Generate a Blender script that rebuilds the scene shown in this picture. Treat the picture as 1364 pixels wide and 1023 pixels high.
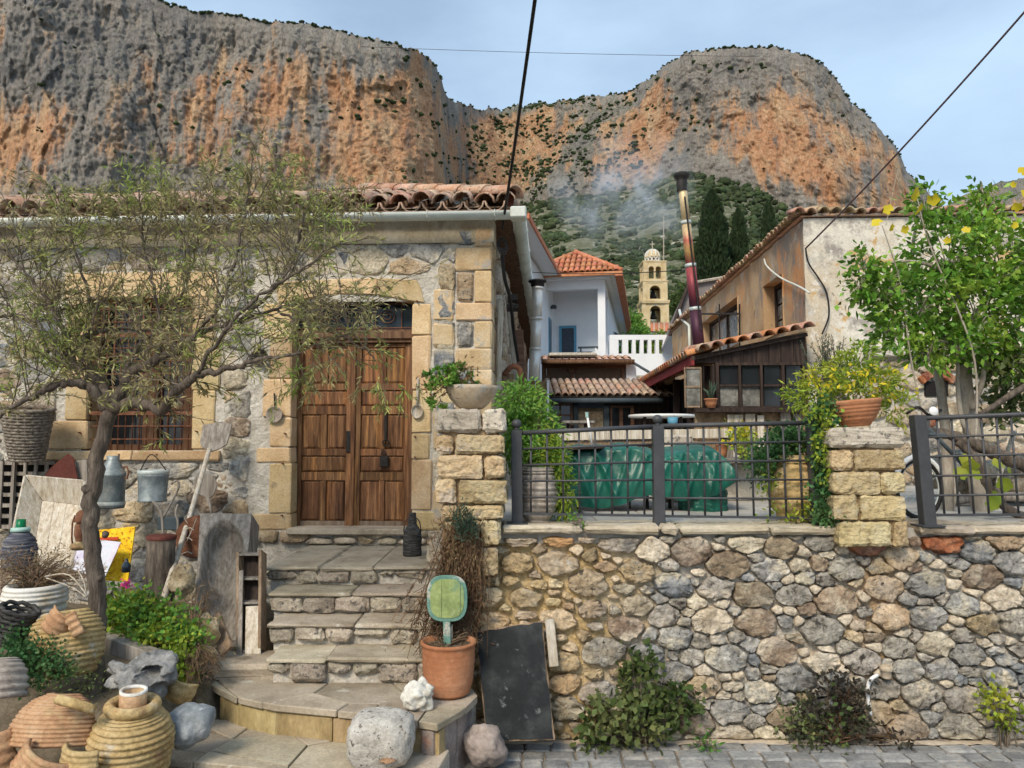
import bpy, bmesh, math, random
import numpy as np
from mathutils import Vector, Matrix, noise
R = math.radians
rng = np.random.default_rng(7)
random.seed(7)
sc = bpy.context.scene
col = sc.collection
for _o in list(bpy.data.objects):
    bpy.data.objects.remove(_o)

# ------------------------------------------------------------------ camera, sky, sun, exposure
EYE = 1.92
PITCH = R(4.49)
FPX = 1000.0
cam_d = bpy.data.cameras.new('camera')
cam = bpy.data.objects.new('camera', cam_d)
col.objects.link(cam)
cam.location = (0, 0, EYE)
cam.rotation_euler = (R(90) + PITCH, 0, 0)
cam_d.sensor_fit = 'HORIZONTAL'
cam_d.sensor_width = 36
cam_d.lens = 36 * FPX / 1364
cam_d.clip_start = 0.05
cam_d.clip_end = 6000
sc.camera = cam

SUN_EL, SUN_AZ = R(42), R(205)          # azimuth clockwise from +Y: behind the camera, to the left
world = bpy.data.worlds.new('World')
sc.world = world
world.use_nodes = True
wn = world.node_tree
wn.nodes.clear()
w_out = wn.nodes.new('ShaderNodeOutputWorld')
w_bg = wn.nodes.new('ShaderNodeBackground')
w_sky = wn.nodes.new('ShaderNodeTexSky')
w_sky.sky_type = 'NISHITA'
w_sky.sun_disc = False
w_sky.sun_elevation = SUN_EL
w_sky.sun_rotation = SUN_AZ
w_sky.air_density = 1.3
w_sky.dust_density = 2.0
w_sky.ozone_density = 1.6
w_tc = wn.nodes.new('ShaderNodeTexCoord')
w_map = wn.nodes.new('ShaderNodeMapping')
w_map.inputs['Scale'].default_value = (2.2, 2.2, 5.5)
w_noise = wn.nodes.new('ShaderNodeTexNoise')
w_noise.inputs['Scale'].default_value = 1.5
w_noise.inputs['Detail'].default_value = 5
w_noise.inputs['Roughness'].default_value = 0.5
w_ramp = wn.nodes.new('ShaderNodeValToRGB')
w_ramp.color_ramp.elements[0].position = 0.30
w_ramp.color_ramp.elements[0].color = (.42, .42, .42, 1)
w_ramp.color_ramp.elements[1].position = 0.72
w_ramp.color_ramp.elements[1].color = (.9, .9, .9, 1)
w_mix = wn.nodes.new('ShaderNodeMixRGB')
w_mix.inputs[2].default_value = (4.5, 6.0, 7.7, 1)       # thin high cloud
wn.links.new(w_tc.outputs['Generated'], w_map.inputs[0])
wn.links.new(w_map.outputs[0], w_noise.inputs['Vector'])
wn.links.new(w_noise.outputs['Fac'], w_ramp.inputs[0])
wn.links.new(w_ramp.outputs[0], w_mix.inputs[0])
wn.links.new(w_sky.outputs[0], w_mix.inputs[1])
wn.links.new(w_mix.outputs[0], w_bg.inputs[0])
w_bg.inputs[1].default_value = 0.066
wn.links.new(w_bg.outputs[0], w_out.inputs[0])

sun_d = bpy.data.lights.new('sun', 'SUN')
sun_d.energy = 1.5
sun_d.angle = R(18)
sun_d.color = (1.0, .88, .71)
sun = bpy.data.objects.new('sun', sun_d)
col.objects.link(sun)
_sd = Vector((math.sin(SUN_AZ) * math.cos(SUN_EL), math.cos(SUN_AZ) * math.cos(SUN_EL), math.sin(SUN_EL)))
sun.rotation_euler = _sd.to_track_quat('Z', 'Y').to_euler()
sun.location = (0, 0, 30)

sc.view_settings.view_transform = 'Standard'
sc.view_settings.look = 'None'
sc.view_settings.gamma = 1.0
sc.view_settings.exposure = 1.12
sc.view_settings.use_curve_mapping = False
sc.render.engine = 'CYCLES'
sc.cycles.max_bounces = 5
sc.cycles.diffuse_bounces = 3
sc.cycles.use_adaptive_sampling = True
sc.cycles.adaptive_threshold = 0.04
sc.cycles.transparent_max_bounces = 8
sc.cycles.volume_bounces = 1
sc.cycles.volume_step_rate = 2.0

# ------------------------------------------------------------------ projection helpers (photograph pixel -> place)
CP, SP = math.cos(PITCH), math.sin(PITCH)
def ray(px, py):
    u = (px - 682) / FPX
    v = (511.5 - py) / FPX
    return Vector((u, CP - v * SP, SP + v * CP))
def P(px, py, Y):
    d = ray(px, py)
    t = Y / d.y
    return Vector((d.x * t, Y, EYE + d.z * t))
def PZ(px, py, z):
    d = ray(px, py)
    t = (z - EYE) / d.z
    return Vector((d.x * t, d.y * t, z))

class Frame:
    """upright plane frame: u along the face, w going away, z up"""
    def __init__(s, ox, oy, ang):
        s.o = Vector((ox, oy, 0)); s.a = Vector((math.cos(ang), -math.sin(ang), 0)); s.b = Vector((math.sin(ang), math.cos(ang), 0))
    def w(s, u, w, z):
        p = s.o + s.a * u + s.b * w
        return Vector((p.x, p.y, z))
    def px(s, px, py, w=0):
        """pixel -> (u, z) on the plane at depth w"""
        d = ray(px, py)
        o = s.o + s.b * w
        t = o.dot(s.b) / d.dot(s.b)
        p = d * t
        return (p - s.o).dot(s.a), EYE + d.z * t
    def xf(s, v):
        return s.w(v[0], v[1], v[2])

# ------------------------------------------------------------------ mesh builder
class MB:
    def __init__(s):
        s.v = []; s.f = []
    def add(s, vs, fs):
        n = len(s.v)
        s.v.extend([tuple(q) for q in vs])
        s.f.extend([tuple(i + n for i in q) for q in fs])
        return s
    def box(s, c, d, rot=None):
        x, y, z = d[0] / 2, d[1] / 2, d[2] / 2
        vs = [Vector((sx * x, sy * y, sz * z)) for sx in (-1, 1) for sy in (-1, 1) for sz in (-1, 1)]
        if rot is not None: vs = [rot @ q for q in vs]
        c = Vector(c)
        return s.add([q + c for q in vs], [(0, 1, 3, 2), (4, 6, 7, 5), (0, 4, 5, 1), (2, 3, 7, 6), (0, 2, 6, 4), (1, 5, 7, 3)])
    def bx(s, x0, x1, y0, y1, z0, z1):
        return s.box(((x0 + x1) / 2, (y0 + y1) / 2, (z0 + z1) / 2), (abs(x1 - x0), abs(y1 - y0), abs(z1 - z0)))
    def cbox(s, c, d, ch=.02, jit=0., rot=None, seed=0):
        """box with chamfered, slightly uneven edges"""
        h = [q / 2 for q in d]
        ch = min(ch, min(h) * .8)
        vs = []; idx = {}
        rr = random.Random(seed * 7919 + 13)
        for sx in (-1, 1):
            for sy in (-1, 1):
                for sz in (-1, 1):
                    for k in range(3):
                        p = [sx * h[0], sy * h[1], sz * h[2]]
                        for j in range(3):
                            if j != k: p[j] -= (sx, sy, sz)[j] * ch
                        p = Vector(p)
                        if jit: p += Vector((rr.uniform(-jit, jit), rr.uniform(-jit, jit), rr.uniform(-jit, jit)))
                        if rot is not None: p = rot @ p
                        idx[(sx, sy, sz, k)] = len(vs); vs.append(p + Vector(c))
        fs = []
        def g(sg, k): return idx[(sg[0], sg[1], sg[2], k)]
        for k in range(3):
            i, j = (k + 1) % 3, (k + 2) % 3
            for sk in (-1, 1):
                q = []
                for (si, sj) in ((-1, -1), (1, -1), (1, 1), (-1, 1)):
                    sg = [0, 0, 0]; sg[k] = sk; sg[i] = si; sg[j] = sj; q.append(g(sg, k))
                fs.append(q if sk > 0 else q[::-1])
        for k in range(3):                       # edges running along axis k
            i, j = (k + 1) % 3, (k + 2) % 3
            for si in (-1, 1):
                for sj in (-1, 1):
                    a = [0, 0, 0]; a[i] = si; a[j] = sj; a[k] = -1
                    b = list(a); b[k] = 1
                    q = [g(a, i), g(b, i), g(b, j), g(a, j)]
                    fs.append(q[::-1] if si * sj > 0 else q)
        for sx in (-1, 1):
            for sy in (-1, 1):
                for sz in (-1, 1):
                    q = [g((sx, sy, sz), 0), g((sx, sy, sz), 1), g((sx, sy, sz), 2)]
                    fs.append(q if sx * sy * sz > 0 else q[::-1])
        return s.add(vs, fs)
    def tube(s, pts, rad, n=8, cap=True):
        pts = [Vector(p) for p in pts]
        if not hasattr(rad, '__len__'): rad = [rad] * len(pts)
        up = None; base = len(s.v); vs = []; fs = []
        for i, p in enumerate(pts):
            t = (pts[min(i + 1, len(pts) - 1)] - pts[max(i - 1, 0)])
            if t.length < 1e-9: t = Vector((0, 0, 1))
            t.normalize()
            if up is None:
                up = t.orthogonal().normalized()
            else:
                up = (up - t * up.dot(t))
                up = up.normalized() if up.length > 1e-6 else t.orthogonal().normalized()
            sd = t.cross(up)
            for k in range(n):
                a = 2 * math.pi * k / n
                vs.append(p + (up * math.cos(a) + sd * math.sin(a)) * rad[i])
        for i in range(len(pts) - 1):
            for k in range(n):
                a, b = i * n + k, i * n + (k + 1) % n
                fs.append((a, b, b + n, a + n))
        if cap:
            fs.append(tuple(range(n))[::-1]); fs.append(tuple(range((len(pts) - 1) * n, len(pts) * n)))
        return s.add(vs, fs)
    def lathe(s, prof, n=24, o=(0, 0, 0), rot=None, a0=0., a1=2 * math.pi, wob=0., seed=0):
        full = abs(a1 - a0 - 2 * math.pi) < 1e-6
        m = n if full else n + 1
        vs = []; fs = []
        o = Vector(o)
        for (r, z) in prof:
            for k in range(m):
                a = a0 + (a1 - a0) * k / n
                rr = r * (1 + wob * math.sin(2 * a + seed) + wob * .6 * math.sin(3 * a + seed * 2 + z * 3))
                p = Vector((rr * math.cos(a), rr * math.sin(a), z))
                if rot is not None: p = rot @ p
                vs.append(p + o)
        for i in range(len(prof) - 1):
            for k in range(n):
                b = (k + 1) % m if full else k + 1
                fs.append((i * m + k, i * m + b, (i + 1) * m + b, (i + 1) * m + k))
        return s.add(vs, fs)
    def prism(s, poly, dvec):
        """planar polygon (3d points) pushed along dvec"""
        n = len(poly); dv = Vector(dvec)
        vs = [Vector(p) for p in poly] + [Vector(p) + dv for p in poly]
        fs = [tuple(range(n))[::-1], tuple(range(n, 2 * n))] + [(i, (i + 1) % n, (i + 1) % n + n, i + n) for i in range(n)]
        return s.add(vs, fs)
    def grid(s, pts2d):
        h = len(pts2d); w = len(pts2d[0])
        vs = [p for row in pts2d for p in row]
        fs = [(i * w + j, i * w + j + 1, (i + 1) * w + j + 1, (i + 1) * w + j) for i in range(h - 1) for j in range(w - 1)]
        return s.add(vs, fs)
    def build(s, name, mat, parent=None, smooth=False, bevel=0., xf=None, seg=1, fixn=True):
        vs = s.v
        if xf is not None: vs = [tuple(xf(q)) for q in vs]
        me = bpy.data.meshes.new(name)
        me.from_pydata([tuple(q) for q in vs], [], s.f)
        if bevel or fixn:
            bm = bmesh.new(); bm.from_mesh(me)
            if bevel:
                bmesh.ops.bevel(bm, geom=bm.edges[:], offset=bevel, segments=seg, affect='EDGES', profile=.6, clamp_overlap=True)
            if fixn: bmesh.ops.recalc_face_normals(bm, faces=bm.faces[:])
            bm.to_mesh(me); bm.free()
        if smooth:
            me.polygons.foreach_set('use_smooth', [True] * len(me.polygons))
            if smooth == 'auto':
                pass
        if mat is not None: me.materials.append(mat)
        ob = bpy.data.objects.new(name, me)
        col.objects.link(ob)
        if parent is not None: adopt(ob, parent)
        return ob

def adopt(ob, parent):
    ob.parent = parent
    if parent.type == 'EMPTY':
        ob.matrix_parent_inverse = Matrix.Translation(-parent.location)
def tag(o, label=None, cat=None, group=None, kind=None):
    if label: o['label'] = label
    if cat: o['category'] = cat
    if group: o['group'] = group
    if kind: o['kind'] = kind
    return o
def thing(name, label, cat, loc=(0, 0, 0), group=None):
    o = bpy.data.objects.new(name, None)
    o.location = Vector(loc); o.empty_display_size = .1
    col.objects.link(o)
    return tag(o, label, cat, group)
def dup(root, loc, label, rotz=0, scale=1.):
    r = root.copy(); col.objects.link(r); r.location = Vector(loc); r['label'] = label
    r.rotation_euler = (0, 0, rotz)
    r.scale = scale if hasattr(scale, '__len__') else (scale,) * 3
    for ch in list(root.children):
        c = ch.copy(); col.objects.link(c); c.parent = r; c.matrix_parent_inverse = ch.matrix_parent_inverse.copy()
        for g in list(ch.children):
            d = g.copy(); col.objects.link(d); d.parent = c
    return r
def np_mesh(name, V, F, mat, parent=None, smooth=False):
    """V (n,3) float, F (m,k) int arrays"""
    me = bpy.data.meshes.new(name)
    V = np.asarray(V, dtype=np.float32); F = np.asarray(F, dtype=np.int32)
    k = F.shape[1]
    me.vertices.add(len(V)); me.vertices.foreach_set('co', V.ravel())
    me.loops.add(F.size); me.loops.foreach_set('vertex_index', F.ravel())
    me.polygons.add(len(F)); me.polygons.foreach_set('loop_start', np.arange(len(F), dtype=np.int32) * k)
    me.update(calc_edges=True)
    if smooth: me.polygons.foreach_set('use_smooth', [True] * len(F))
    me.materials.append(mat)
    ob = bpy.data.objects.new(name, me); col.objects.link(ob)
    if parent is not None: adopt(ob, parent)
    return ob
def spline(pts, n):
    """Catmull-Rom through 3d points"""
    pts = [Vector(p) for p in pts]
    out = []
    L = len(pts)
    for i in range(n):
        t = i / (n - 1) * (L - 1)
        k = min(int(t), L - 2); f = t - k
        p0, p1, p2, p3 = pts[max(k - 1, 0)], pts[k], pts[k + 1], pts[min(k + 2, L - 1)]
        out.append(.5 * ((2 * p1) + (p2 - p0) * f + (2 * p0 - 5 * p1 + 4 * p2 - p3) * f * f + (3 * p1 - p0 - 3 * p2 + p3) * f ** 3))
    return out
def lerp(a, b, t): return a + (b - a) * t
def interp(x, pts): return float(np.interp(x, [p[0] for p in pts], [p[1] for p in pts]))
def rotz(a): return Matrix.Rotation(a, 3, 'Z')
def rotx(a): return Matrix.Rotation(a, 3, 'X')
def roty(a): return Matrix.Rotation(a, 3, 'Y')

def rock(name, c, size, mat, parent=None, seed=0, sub=3, rough=.22, freq=1.3, rot=None, flat=0.):
    bm = bmesh.new()
    bmesh.ops.create_icosphere(bm, subdivisions=sub, radius=1)
    off = Vector((seed * 3.1, seed * 1.7, seed * 5.3))
    for v in bm.verts:
        d = v.co.normalized()
        n1 = noise.noise(d * freq + off) * rough * 1.6 + noise.noise(d * freq * 2.7 + off) * rough * .6 + noise.noise(d * freq * 7 + off) * rough * .2
        p = d * (1 + n1)
        q = Vector((math.copysign(abs(p.x) ** (1 - flat), p.x), math.copysign(abs(p.y) ** (1 - flat), p.y), math.copysign(abs(p.z) ** (1 - flat), p.z)))
        q = Vector((q.x * size[0], q.y * size[1], q.z * size[2]))
        if rot is not None: q = rot @ q
        v.co = q + Vector(c)
    me = bpy.data.meshes.new(name); bm.to_mesh(me); bm.free()
    me.polygons.foreach_set('use_smooth', [True] * len(me.polygons))
    me.materials.append(mat)
    ob = bpy.data.objects.new(name, me); col.objects.link(ob)
    if parent is not None: adopt(ob, parent)
    return ob

# ------------------------------------------------------------------ leaves
def leaf_cloud(pos, length, width, updir=None, spread=1., droop=0., seed=0, fold=.25):
    """six-point leaves at pos (n,3); returns V,F arrays. updir: preferred leaf direction (n,3) or None"""
    g = np.random.default_rng(seed)
    n = len(pos)
    d = g.normal(size=(n, 3))
    d /= np.linalg.norm(d, axis=1)[:, None]
    if updir is not None:
        d = np.asarray(updir) + d * spread
    d[:, 2] -= droop
    d /= np.linalg.norm(d, axis=1)[:, None] + 1e-9
    q = g.normal(size=(n, 3))
    s = np.cross(d, q); s /= np.linalg.norm(s, axis=1)[:, None] + 1e-9
    nn = np.cross(s, d)
    L = length * g.uniform(.65, 1.3, size=(n, 1)); W = width * g.uniform(.7, 1.25, size=(n, 1)) / 2
    p = np.asarray(pos)
    up = nn * W * fold
    v0 = p; v1 = p + d * L * .45 + s * W + up; v2 = p + d * L; v3 = p + d * L * .45 - s * W + up
    V = np.stack([v0, v1, v2, v3], 1).reshape(-1, 3)
    b = np.arange(n)[:, None] * 4
    F = np.concatenate([b + np.array([[0, 1, 2]]), b + np.array([[0, 2, 3]])], 1).reshape(-1, 3)
    return V, F
def blob_points(n, c, r, seed=0, shell=.55):
    g = np.random.default_rng(seed)
    d = g.normal(size=(n, 3)); d /= np.linalg.norm(d, axis=1)[:, None]
    rad = g.uniform(shell ** 3, 1, size=(n, 1)) ** (1 / 3)
    return np.asarray(c) + d * rad * np.asarray(r)
# ------------------------------------------------------------------ materials
def mk(name, cols, scale=4., detail=6, rough=.85, bump=.3, bscale=None, stretch=(1, 1, 1), rnd=0., hrnd=0., spec=.25, metal=0.,
       fine=.25, fscale=40., spots=None, lo=.32, hi=.68, bdist=.02, nrough=.6, island=0., crack=0., trans=0., extra=None):
    m = bpy.data.materials.new(name); m.use_nodes = True
    nt = m.node_tree; N = nt.nodes; L = nt.links
    bs = N['Principled BSDF']
    tc = N.new('ShaderNodeTexCoord'); mp = N.new('ShaderNodeMapping'); mp.inputs['Scale'].default_value = stretch
    if rnd:                                     # every piece gets its own stretch of the texture
        oi0 = N.new('ShaderNodeObjectInfo'); vm = N.new('ShaderNodeVectorMath'); vm.operation = 'MULTIPLY_ADD'
        vm.inputs[1].default_value = (37, 23, 51); L.new(oi0.outputs['Random'], vm.inputs[0]); L.new(tc.outputs['Object'], vm.inputs[2])
        L.new(vm.outputs[0], mp.inputs[0])
    else:
        L.new(tc.outputs['Object'], mp.inputs[0])
    n1 = N.new('ShaderNodeTexNoise'); n1.inputs['Scale'].default_value = scale; n1.inputs['Detail'].default_value = detail; n1.inputs['Roughness'].default_value = nrough
    L.new(mp.outputs[0], n1.inputs['Vector'])
    rp = N.new('ShaderNodeValToRGB'); cr = rp.color_ramp
    k = len(cols)
    for i, c in enumerate(cols):
        pos = lo + (hi - lo) * i / max(k - 1, 1)
        e = cr.elements[i] if i < 2 else cr.elements.new(pos)
        e.position = pos; e.color = (*c, 1)
    if k == 1:
        cr.elements[1].color = (*cols[0], 1)
    L.new(n1.outputs['Fac'], rp.inputs[0])
    c_out = rp.outputs[0]
    if extra: c_out = extra(N, L, tc, c_out)
    if spots:                                   # (colour, scale, threshold, softness)
        for sp in (spots if isinstance(spots, list) else [spots]):
            n3 = N.new('ShaderNodeTexNoise'); n3.inputs['Scale'].default_value = sp[1]; n3.inputs['Detail'].default_value = 5; n3.inputs['Roughness'].default_value = .65
            L.new((mp if len(sp) < 5 else tc).outputs[0 if len(sp) < 5 else 'Object'], n3.inputs['Vector'])
            mr = N.new('ShaderNodeMapRange'); mr.inputs[1].default_value = sp[2]; mr.inputs[2].default_value = sp[2] + sp[3]
            L.new(n3.outputs['Fac'], mr.inputs[0])
            mx = N.new('ShaderNodeMixRGB'); mx.inputs[2].default_value = (*sp[0], 1)
            L.new(mr.outputs[0], mx.inputs[0]); L.new(c_out, mx.inputs[1]); c_out = mx.outputs[0]
    n2 = N.new('ShaderNodeTexNoise'); n2.inputs['Scale'].default_value = fscale; n2.inputs['Detail'].default_value = 4; n2.inputs['Roughness'].default_value = .7
    L.new(mp.outputs[0], n2.inputs['Vector'])
    if fine:
        mr = N.new('ShaderNodeMapRange'); mr.inputs[1].default_value = .25; mr.inputs[2].default_value = .75
        mr.inputs[3].default_value = 1 - fine; mr.inputs[4].default_value = 1 + fine
        L.new(n2.outputs['Fac'], mr.inputs[0])
        mu = N.new('ShaderNodeMixRGB'); mu.blend_type = 'MULTIPLY'; mu.inputs[0].default_value = 1
        L.new(c_out, mu.inputs[1]); L.new(mr.outputs[0], mu.inputs[2]); c_out = mu.outputs[0]
    if rnd or hrnd or island:
        hs = N.new('ShaderNodeHueSaturation')
        if island:
            gi = N.new('ShaderNodeNewGeometry'); src = gi.outputs['Random Per Island']; amt = island
        else:
            oi = N.new('ShaderNodeObjectInfo'); src = oi.outputs['Random']; amt = rnd
        mr = N.new('ShaderNodeMapRange'); mr.inputs[3].default_value = 1 - amt; mr.inputs[4].default_value = 1 + amt
        L.new(src, mr.inputs[0]); L.new(mr.outputs[0], hs.inputs['Value'])
        if hrnd:
            ml = N.new('ShaderNodeMath'); ml.operation = 'MULTIPLY'; ml.inputs[1].default_value = 7.31
            fr = N.new('ShaderNodeMath'); fr.operation = 'FRACT'
            mh = N.new('ShaderNodeMapRange'); mh.inputs[3].default_value = .5 - hrnd; mh.inputs[4].default_value = .5 + hrnd
            L.new(src, ml.inputs[0]); L.new(ml.outputs[0], fr.inputs[0]); L.new(fr.outputs[0], mh.inputs[0]); L.new(mh.outputs[0], hs.inputs['Hue'])
        L.new(c_out, hs.inputs['Color']); c_out = hs.outputs[0]
    L.new(c_out, bs.inputs['Base Color'])
    bs.inputs['Roughness'].default_value = rough
    bs.inputs['Specular IOR Level'].default_value = spec
    bs.inputs['Metallic'].default_value = metal
    if bump:
        n4 = N.new('ShaderNodeTexNoise'); n4.inputs['Scale'].default_value = bscale or scale * 4; n4.inputs['Detail'].default_value = 5; n4.inputs['Roughness'].default_value = .65
        L.new(mp.outputs[0], n4.inputs['Vector'])
        bp = N.new('ShaderNodeBump'); bp.inputs['Strength'].default_value = bump; bp.inputs['Distance'].default_value = bdist
        L.new(n4.outputs['Fac'], bp.inputs['Height']); L.new(bp.outputs[0], bs.inputs['Normal'])
    if trans:
        out = N['Material Output']
        tr = N.new('ShaderNodeBsdfTranslucent'); ms = N.new('ShaderNodeMixShader'); ms.inputs[0].default_value = trans
        L.new(c_out, tr.inputs[0]); L.new(bs.outputs[0], ms.inputs[1]); L.new(tr.outputs[0], ms.inputs[2]); L.new(ms.outputs[0], out.inputs[0])
    return m
def leafm(name, cols, island=.35, hrnd=.02, rough=.55, scale=3.):
    return mk(name, cols, scale=scale, detail=3, rough=rough, bump=0, fine=0, island=island, hrnd=hrnd, trans=.3, spec=.3)

MAT = {}
# rubble stones
def wall_wash(N, L, tc, c):
    """lime wash, soil and old yellow render smeared over whole stretches of masonry, not stone by stone"""
    def nz(sc_, det=4):
        n = N.new('ShaderNodeTexNoise'); n.inputs['Scale'].default_value = sc_; n.inputs['Detail'].default_value = det; n.inputs['Roughness'].default_value = .65
        L.new(tc.outputs['Object'], n.inputs['Vector']); return n.outputs['Fac']
    def mr(x, a, b, c1):
        m = N.new('ShaderNodeMapRange'); m.inputs[1].default_value = a; m.inputs[2].default_value = b; m.inputs[4].default_value = c1; L.new(x, m.inputs[0]); return m.outputs[0]
    def mix(f, x, q):
        m = N.new('ShaderNodeMixRGB'); L.new(f, m.inputs[0]); L.new(x, m.inputs[1]); m.inputs[2].default_value = (*q, 1); return m.outputs[0]
    c = mix(mr(nz(2.6), .50, .64, .42), c, (.52, .475, .40))
    c = mix(mr(nz(3.9, 6), .56, .68, .6), c, (.085, .072, .058))
    sp = N.new('ShaderNodeSeparateXYZ'); L.new(tc.outputs['Object'], sp.inputs[0])
    a = N.new('ShaderNodeMath'); a.operation = 'MULTIPLY_ADD'; a.inputs[1].default_value = 2.4; L.new(nz(2.2), a.inputs[0]); L.new(sp.outputs['X'], a.inputs[2])
    b = N.new('ShaderNodeMath'); b.operation = 'MULTIPLY'; L.new(mr(a.outputs[0], 2.1, 1.5, .5), b.inputs[0]); L.new(mr(sp.outputs['Y'], 5.6, 5.5, 1.), b.inputs[1])
    return mix(b.outputs[0], c, (.52, .37, .185))
S = dict(extra=wall_wash, rnd=.2, hrnd=.01, bump=1., bscale=18, bdist=.03, fine=.5, fscale=38, scale=8)
smear = ((.50, .44, .34), 5, .52, .12)
pit = ((.05, .045, .035), 26, .60, .07)
MAT['s_grey'] = mk('grey limestone', [(.16, .155, .15), (.265, .26, .245), (.38, .37, .345)], spots=[((.48, .46, .42), 11, .58, .1), pit, smear], **S)
MAT['s_blue'] = mk('blue grey limestone', [(.12, .13, .14), (.205, .215, .225), (.31, .315, .31)], spots=[((.38, .38, .36), 13, .6, .08), smear], **S)
MAT['s_tan'] = mk('tan limestone', [(.27, .195, .115), (.42, .32, .20), (.54, .44, .30)], spots=[((.28, .26, .22), 9, .58, .12), pit], **S)
MAT['s_cream'] = mk('cream limestone', [(.40, .33, .23), (.52, .45, .34), (.62, .55, .43)], spots=[((.24, .2, .14), 14, .6, .1), ((.34, .25, .15), 5, .6, .1)], **S)
MAT['s_brown'] = mk('brown stone', [(.17, .125, .09), (.28, .21, .145), (.39, .31, .22)], spots=[((.09, .08, .065), 12, .58, .1), smear], **S)
MAT['s_rust'] = mk('rust red brick', [(.24, .075, .035), (.36, .13, .06), (.42, .2, .11)], spots=((.14, .06, .04), 16, .6, .1), **S)
MAT['s_pit'] = mk('pitted dark limestone', [(.18, .16, .135), (.31, .285, .245), (.44, .41, .36)], spots=[((.07, .06, .05), 15, .55, .08), smear], **S)
def mortar_extra(N, L, tc, c):
    """yellow lime mortar on one stretch of the wall, white lime mortar on the other"""
    sp = N.new('ShaderNodeSeparateXYZ'); L.new(tc.outputs['Object'], sp.inputs[0])
    nz = N.new('ShaderNodeTexNoise'); nz.inputs['Scale'].default_value = 2.2; nz.inputs['Detail'].default_value = 4
    L.new(tc.outputs['Object'], nz.inputs['Vector'])
    ad = N.new('ShaderNodeMath'); ad.operation = 'MULTIPLY_ADD'; ad.inputs[1].default_value = 1.6; ad.inputs[2].default_value = -.8
    L.new(nz.outputs['Fac'], ad.inputs[0])
    a2 = N.new('ShaderNodeMath'); L.new(ad.outputs[0], a2.inputs[0]); L.new(sp.outputs['X'], a2.inputs[1])
    mr = N.new('ShaderNodeMapRange'); mr.inputs[1].default_value = .55; mr.inputs[2].default_value = 1.15; L.new(a2.outputs[0], mr.inputs[0])
    mx = N.new('ShaderNodeMixRGB'); mx.inputs[2].default_value = (.58, .53, .455, 1)
    L.new(mr.outputs[0], mx.inputs[0]); L.new(c, mx.inputs[1])
    # rusty streak below the pillar
    m2 = N.new('ShaderNodeMath'); m2.operation = 'SUBTRACT'; m2.inputs[1].default_value = 2.42; L.new(sp.outputs['X'], m2.inputs[0])
    m3 = N.new('ShaderNodeMath'); m3.operation = 'ABSOLUTE'; L.new(m2.outputs[0], m3.inputs[0])
    m4 = N.new('ShaderNodeMapRange'); m4.inputs[1].default_value = .28; m4.inputs[2].default_value = .05; m4.inputs[4].default_value = .8; L.new(m3.outputs[0], m4.inputs[0])
    mz = N.new('ShaderNodeMixRGB'); mz.inputs[2].default_value = (.40, .25, .11, 1); L.new(m4.outputs[0], mz.inputs[0]); L.new(mx.outputs[0], mz.inputs[1])
    return mz.outputs[0]
MAT['mortar'] = mk('old lime mortar', [(.47, .33, .155), (.58, .43, .22), (.64, .51, .31)], scale=5, bump=1., bscale=28, bdist=.03, fine=.3, extra=mortar_extra,
                   spots=[((.2, .16, .11), 3.5, .62, .15), ((.13, .12, .10), 9, .66, .1)])
MAT['mortar_h'] = mk('grey lime mortar', [(.40, .36, .30), (.54, .50, .43), (.64, .60, .53)], scale=4, bump=1., bscale=20, bdist=.03, fine=.28,
                     spots=[((.26, .21, .15), 3, .6, .15), ((.66, .63, .57), 2.3, .6, .1)])
MAT['render'] = mk('cornice render', [(.33, .27, .18), (.42, .36, .26), (.48, .43, .34)], scale=3, stretch=(1, 1, .6), bump=.3, spots=((.20, .165, .12), 4, .6, .2))
D = dict(rnd=.2, hrnd=.012, bump=.6, bscale=30, bdist=.012, fine=.25, fscale=60, scale=5)
MAT['ochre'] = mk('ochre ashlar', [(.45, .315, .155), (.555, .41, .225), (.62, .49, .30)], spots=((.36, .27, .16), 8, .62, .12), **D)
MAT['quoin'] = mk('sandstone quoin', [(.44, .31, .16), (.53, .395, .225), (.58, .48, .33)], spots=[((.36, .34, .3), 6, .58, .1)], **D)
MAT['pillar'] = mk('pillar sandstone', [(.41, .30, .155), (.55, .43, .245), (.62, .53, .345)], spots=[((.30, .215, .115), 15, .57, .08), ((.50, .43, .33), 4, .55, .1)],
                   **{**D, 'bump': 1., 'bscale': 24, 'bdist': .03})
MAT['pcap'] = mk('lichened pillar cap', [(.34, .29, .23), (.46, .40, .33), (.53, .48, .41)], spots=[((.16, .14, .12), 22, .56, .06), ((.46, .40, .28), 5, .6, .1)],
                 **{**D, 'bump': .9})
MAT['slab'] = mk('worn step slab', [(.26, .215, .155), (.38, .325, .245), (.47, .41, .32)], spots=[((.52, .48, .4), 7, .63, .06), ((.17, .145, .10), 4, .6, .12)], **{**D, 'scale': 3, 'bump': .5})
MAT['riser'] = mk('step riser stone', [(.24, .205, .16), (.385, .335, .265), (.51, .455, .365)], spots=[((.11, .1, .09), 18, .55, .08), ((.48, .42, .30), 4, .6, .1)], **{**D, 'bump': 1., 'bdist': .025, 'fine': .4})
MAT['kerbstone'] = mk('yellowish riser slab', [(.25, .18, .085), (.38, .285, .145), (.46, .37, .22)], spots=[((.14, .11, .075), 5, .57, .12)], stretch=(1, 1, .45), **{**D, 'scale': 4})
MAT['coping'] = mk('coping slab', [(.32, .26, .18), (.45, .385, .285), (.52, .46, .37)], spots=[((.2, .17, .13), 7, .6, .1)], stretch=(.6, 1, 1), **{**D})
MAT['paver'] = mk('street paver', [(.17, .175, .175), (.25, .25, .245), (.34, .325, .295)], spots=((.36, .29, .2), 4, .62, .1), rnd=.3, hrnd=.01, scale=6, bump=.6, bscale=26, fine=.3)
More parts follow.
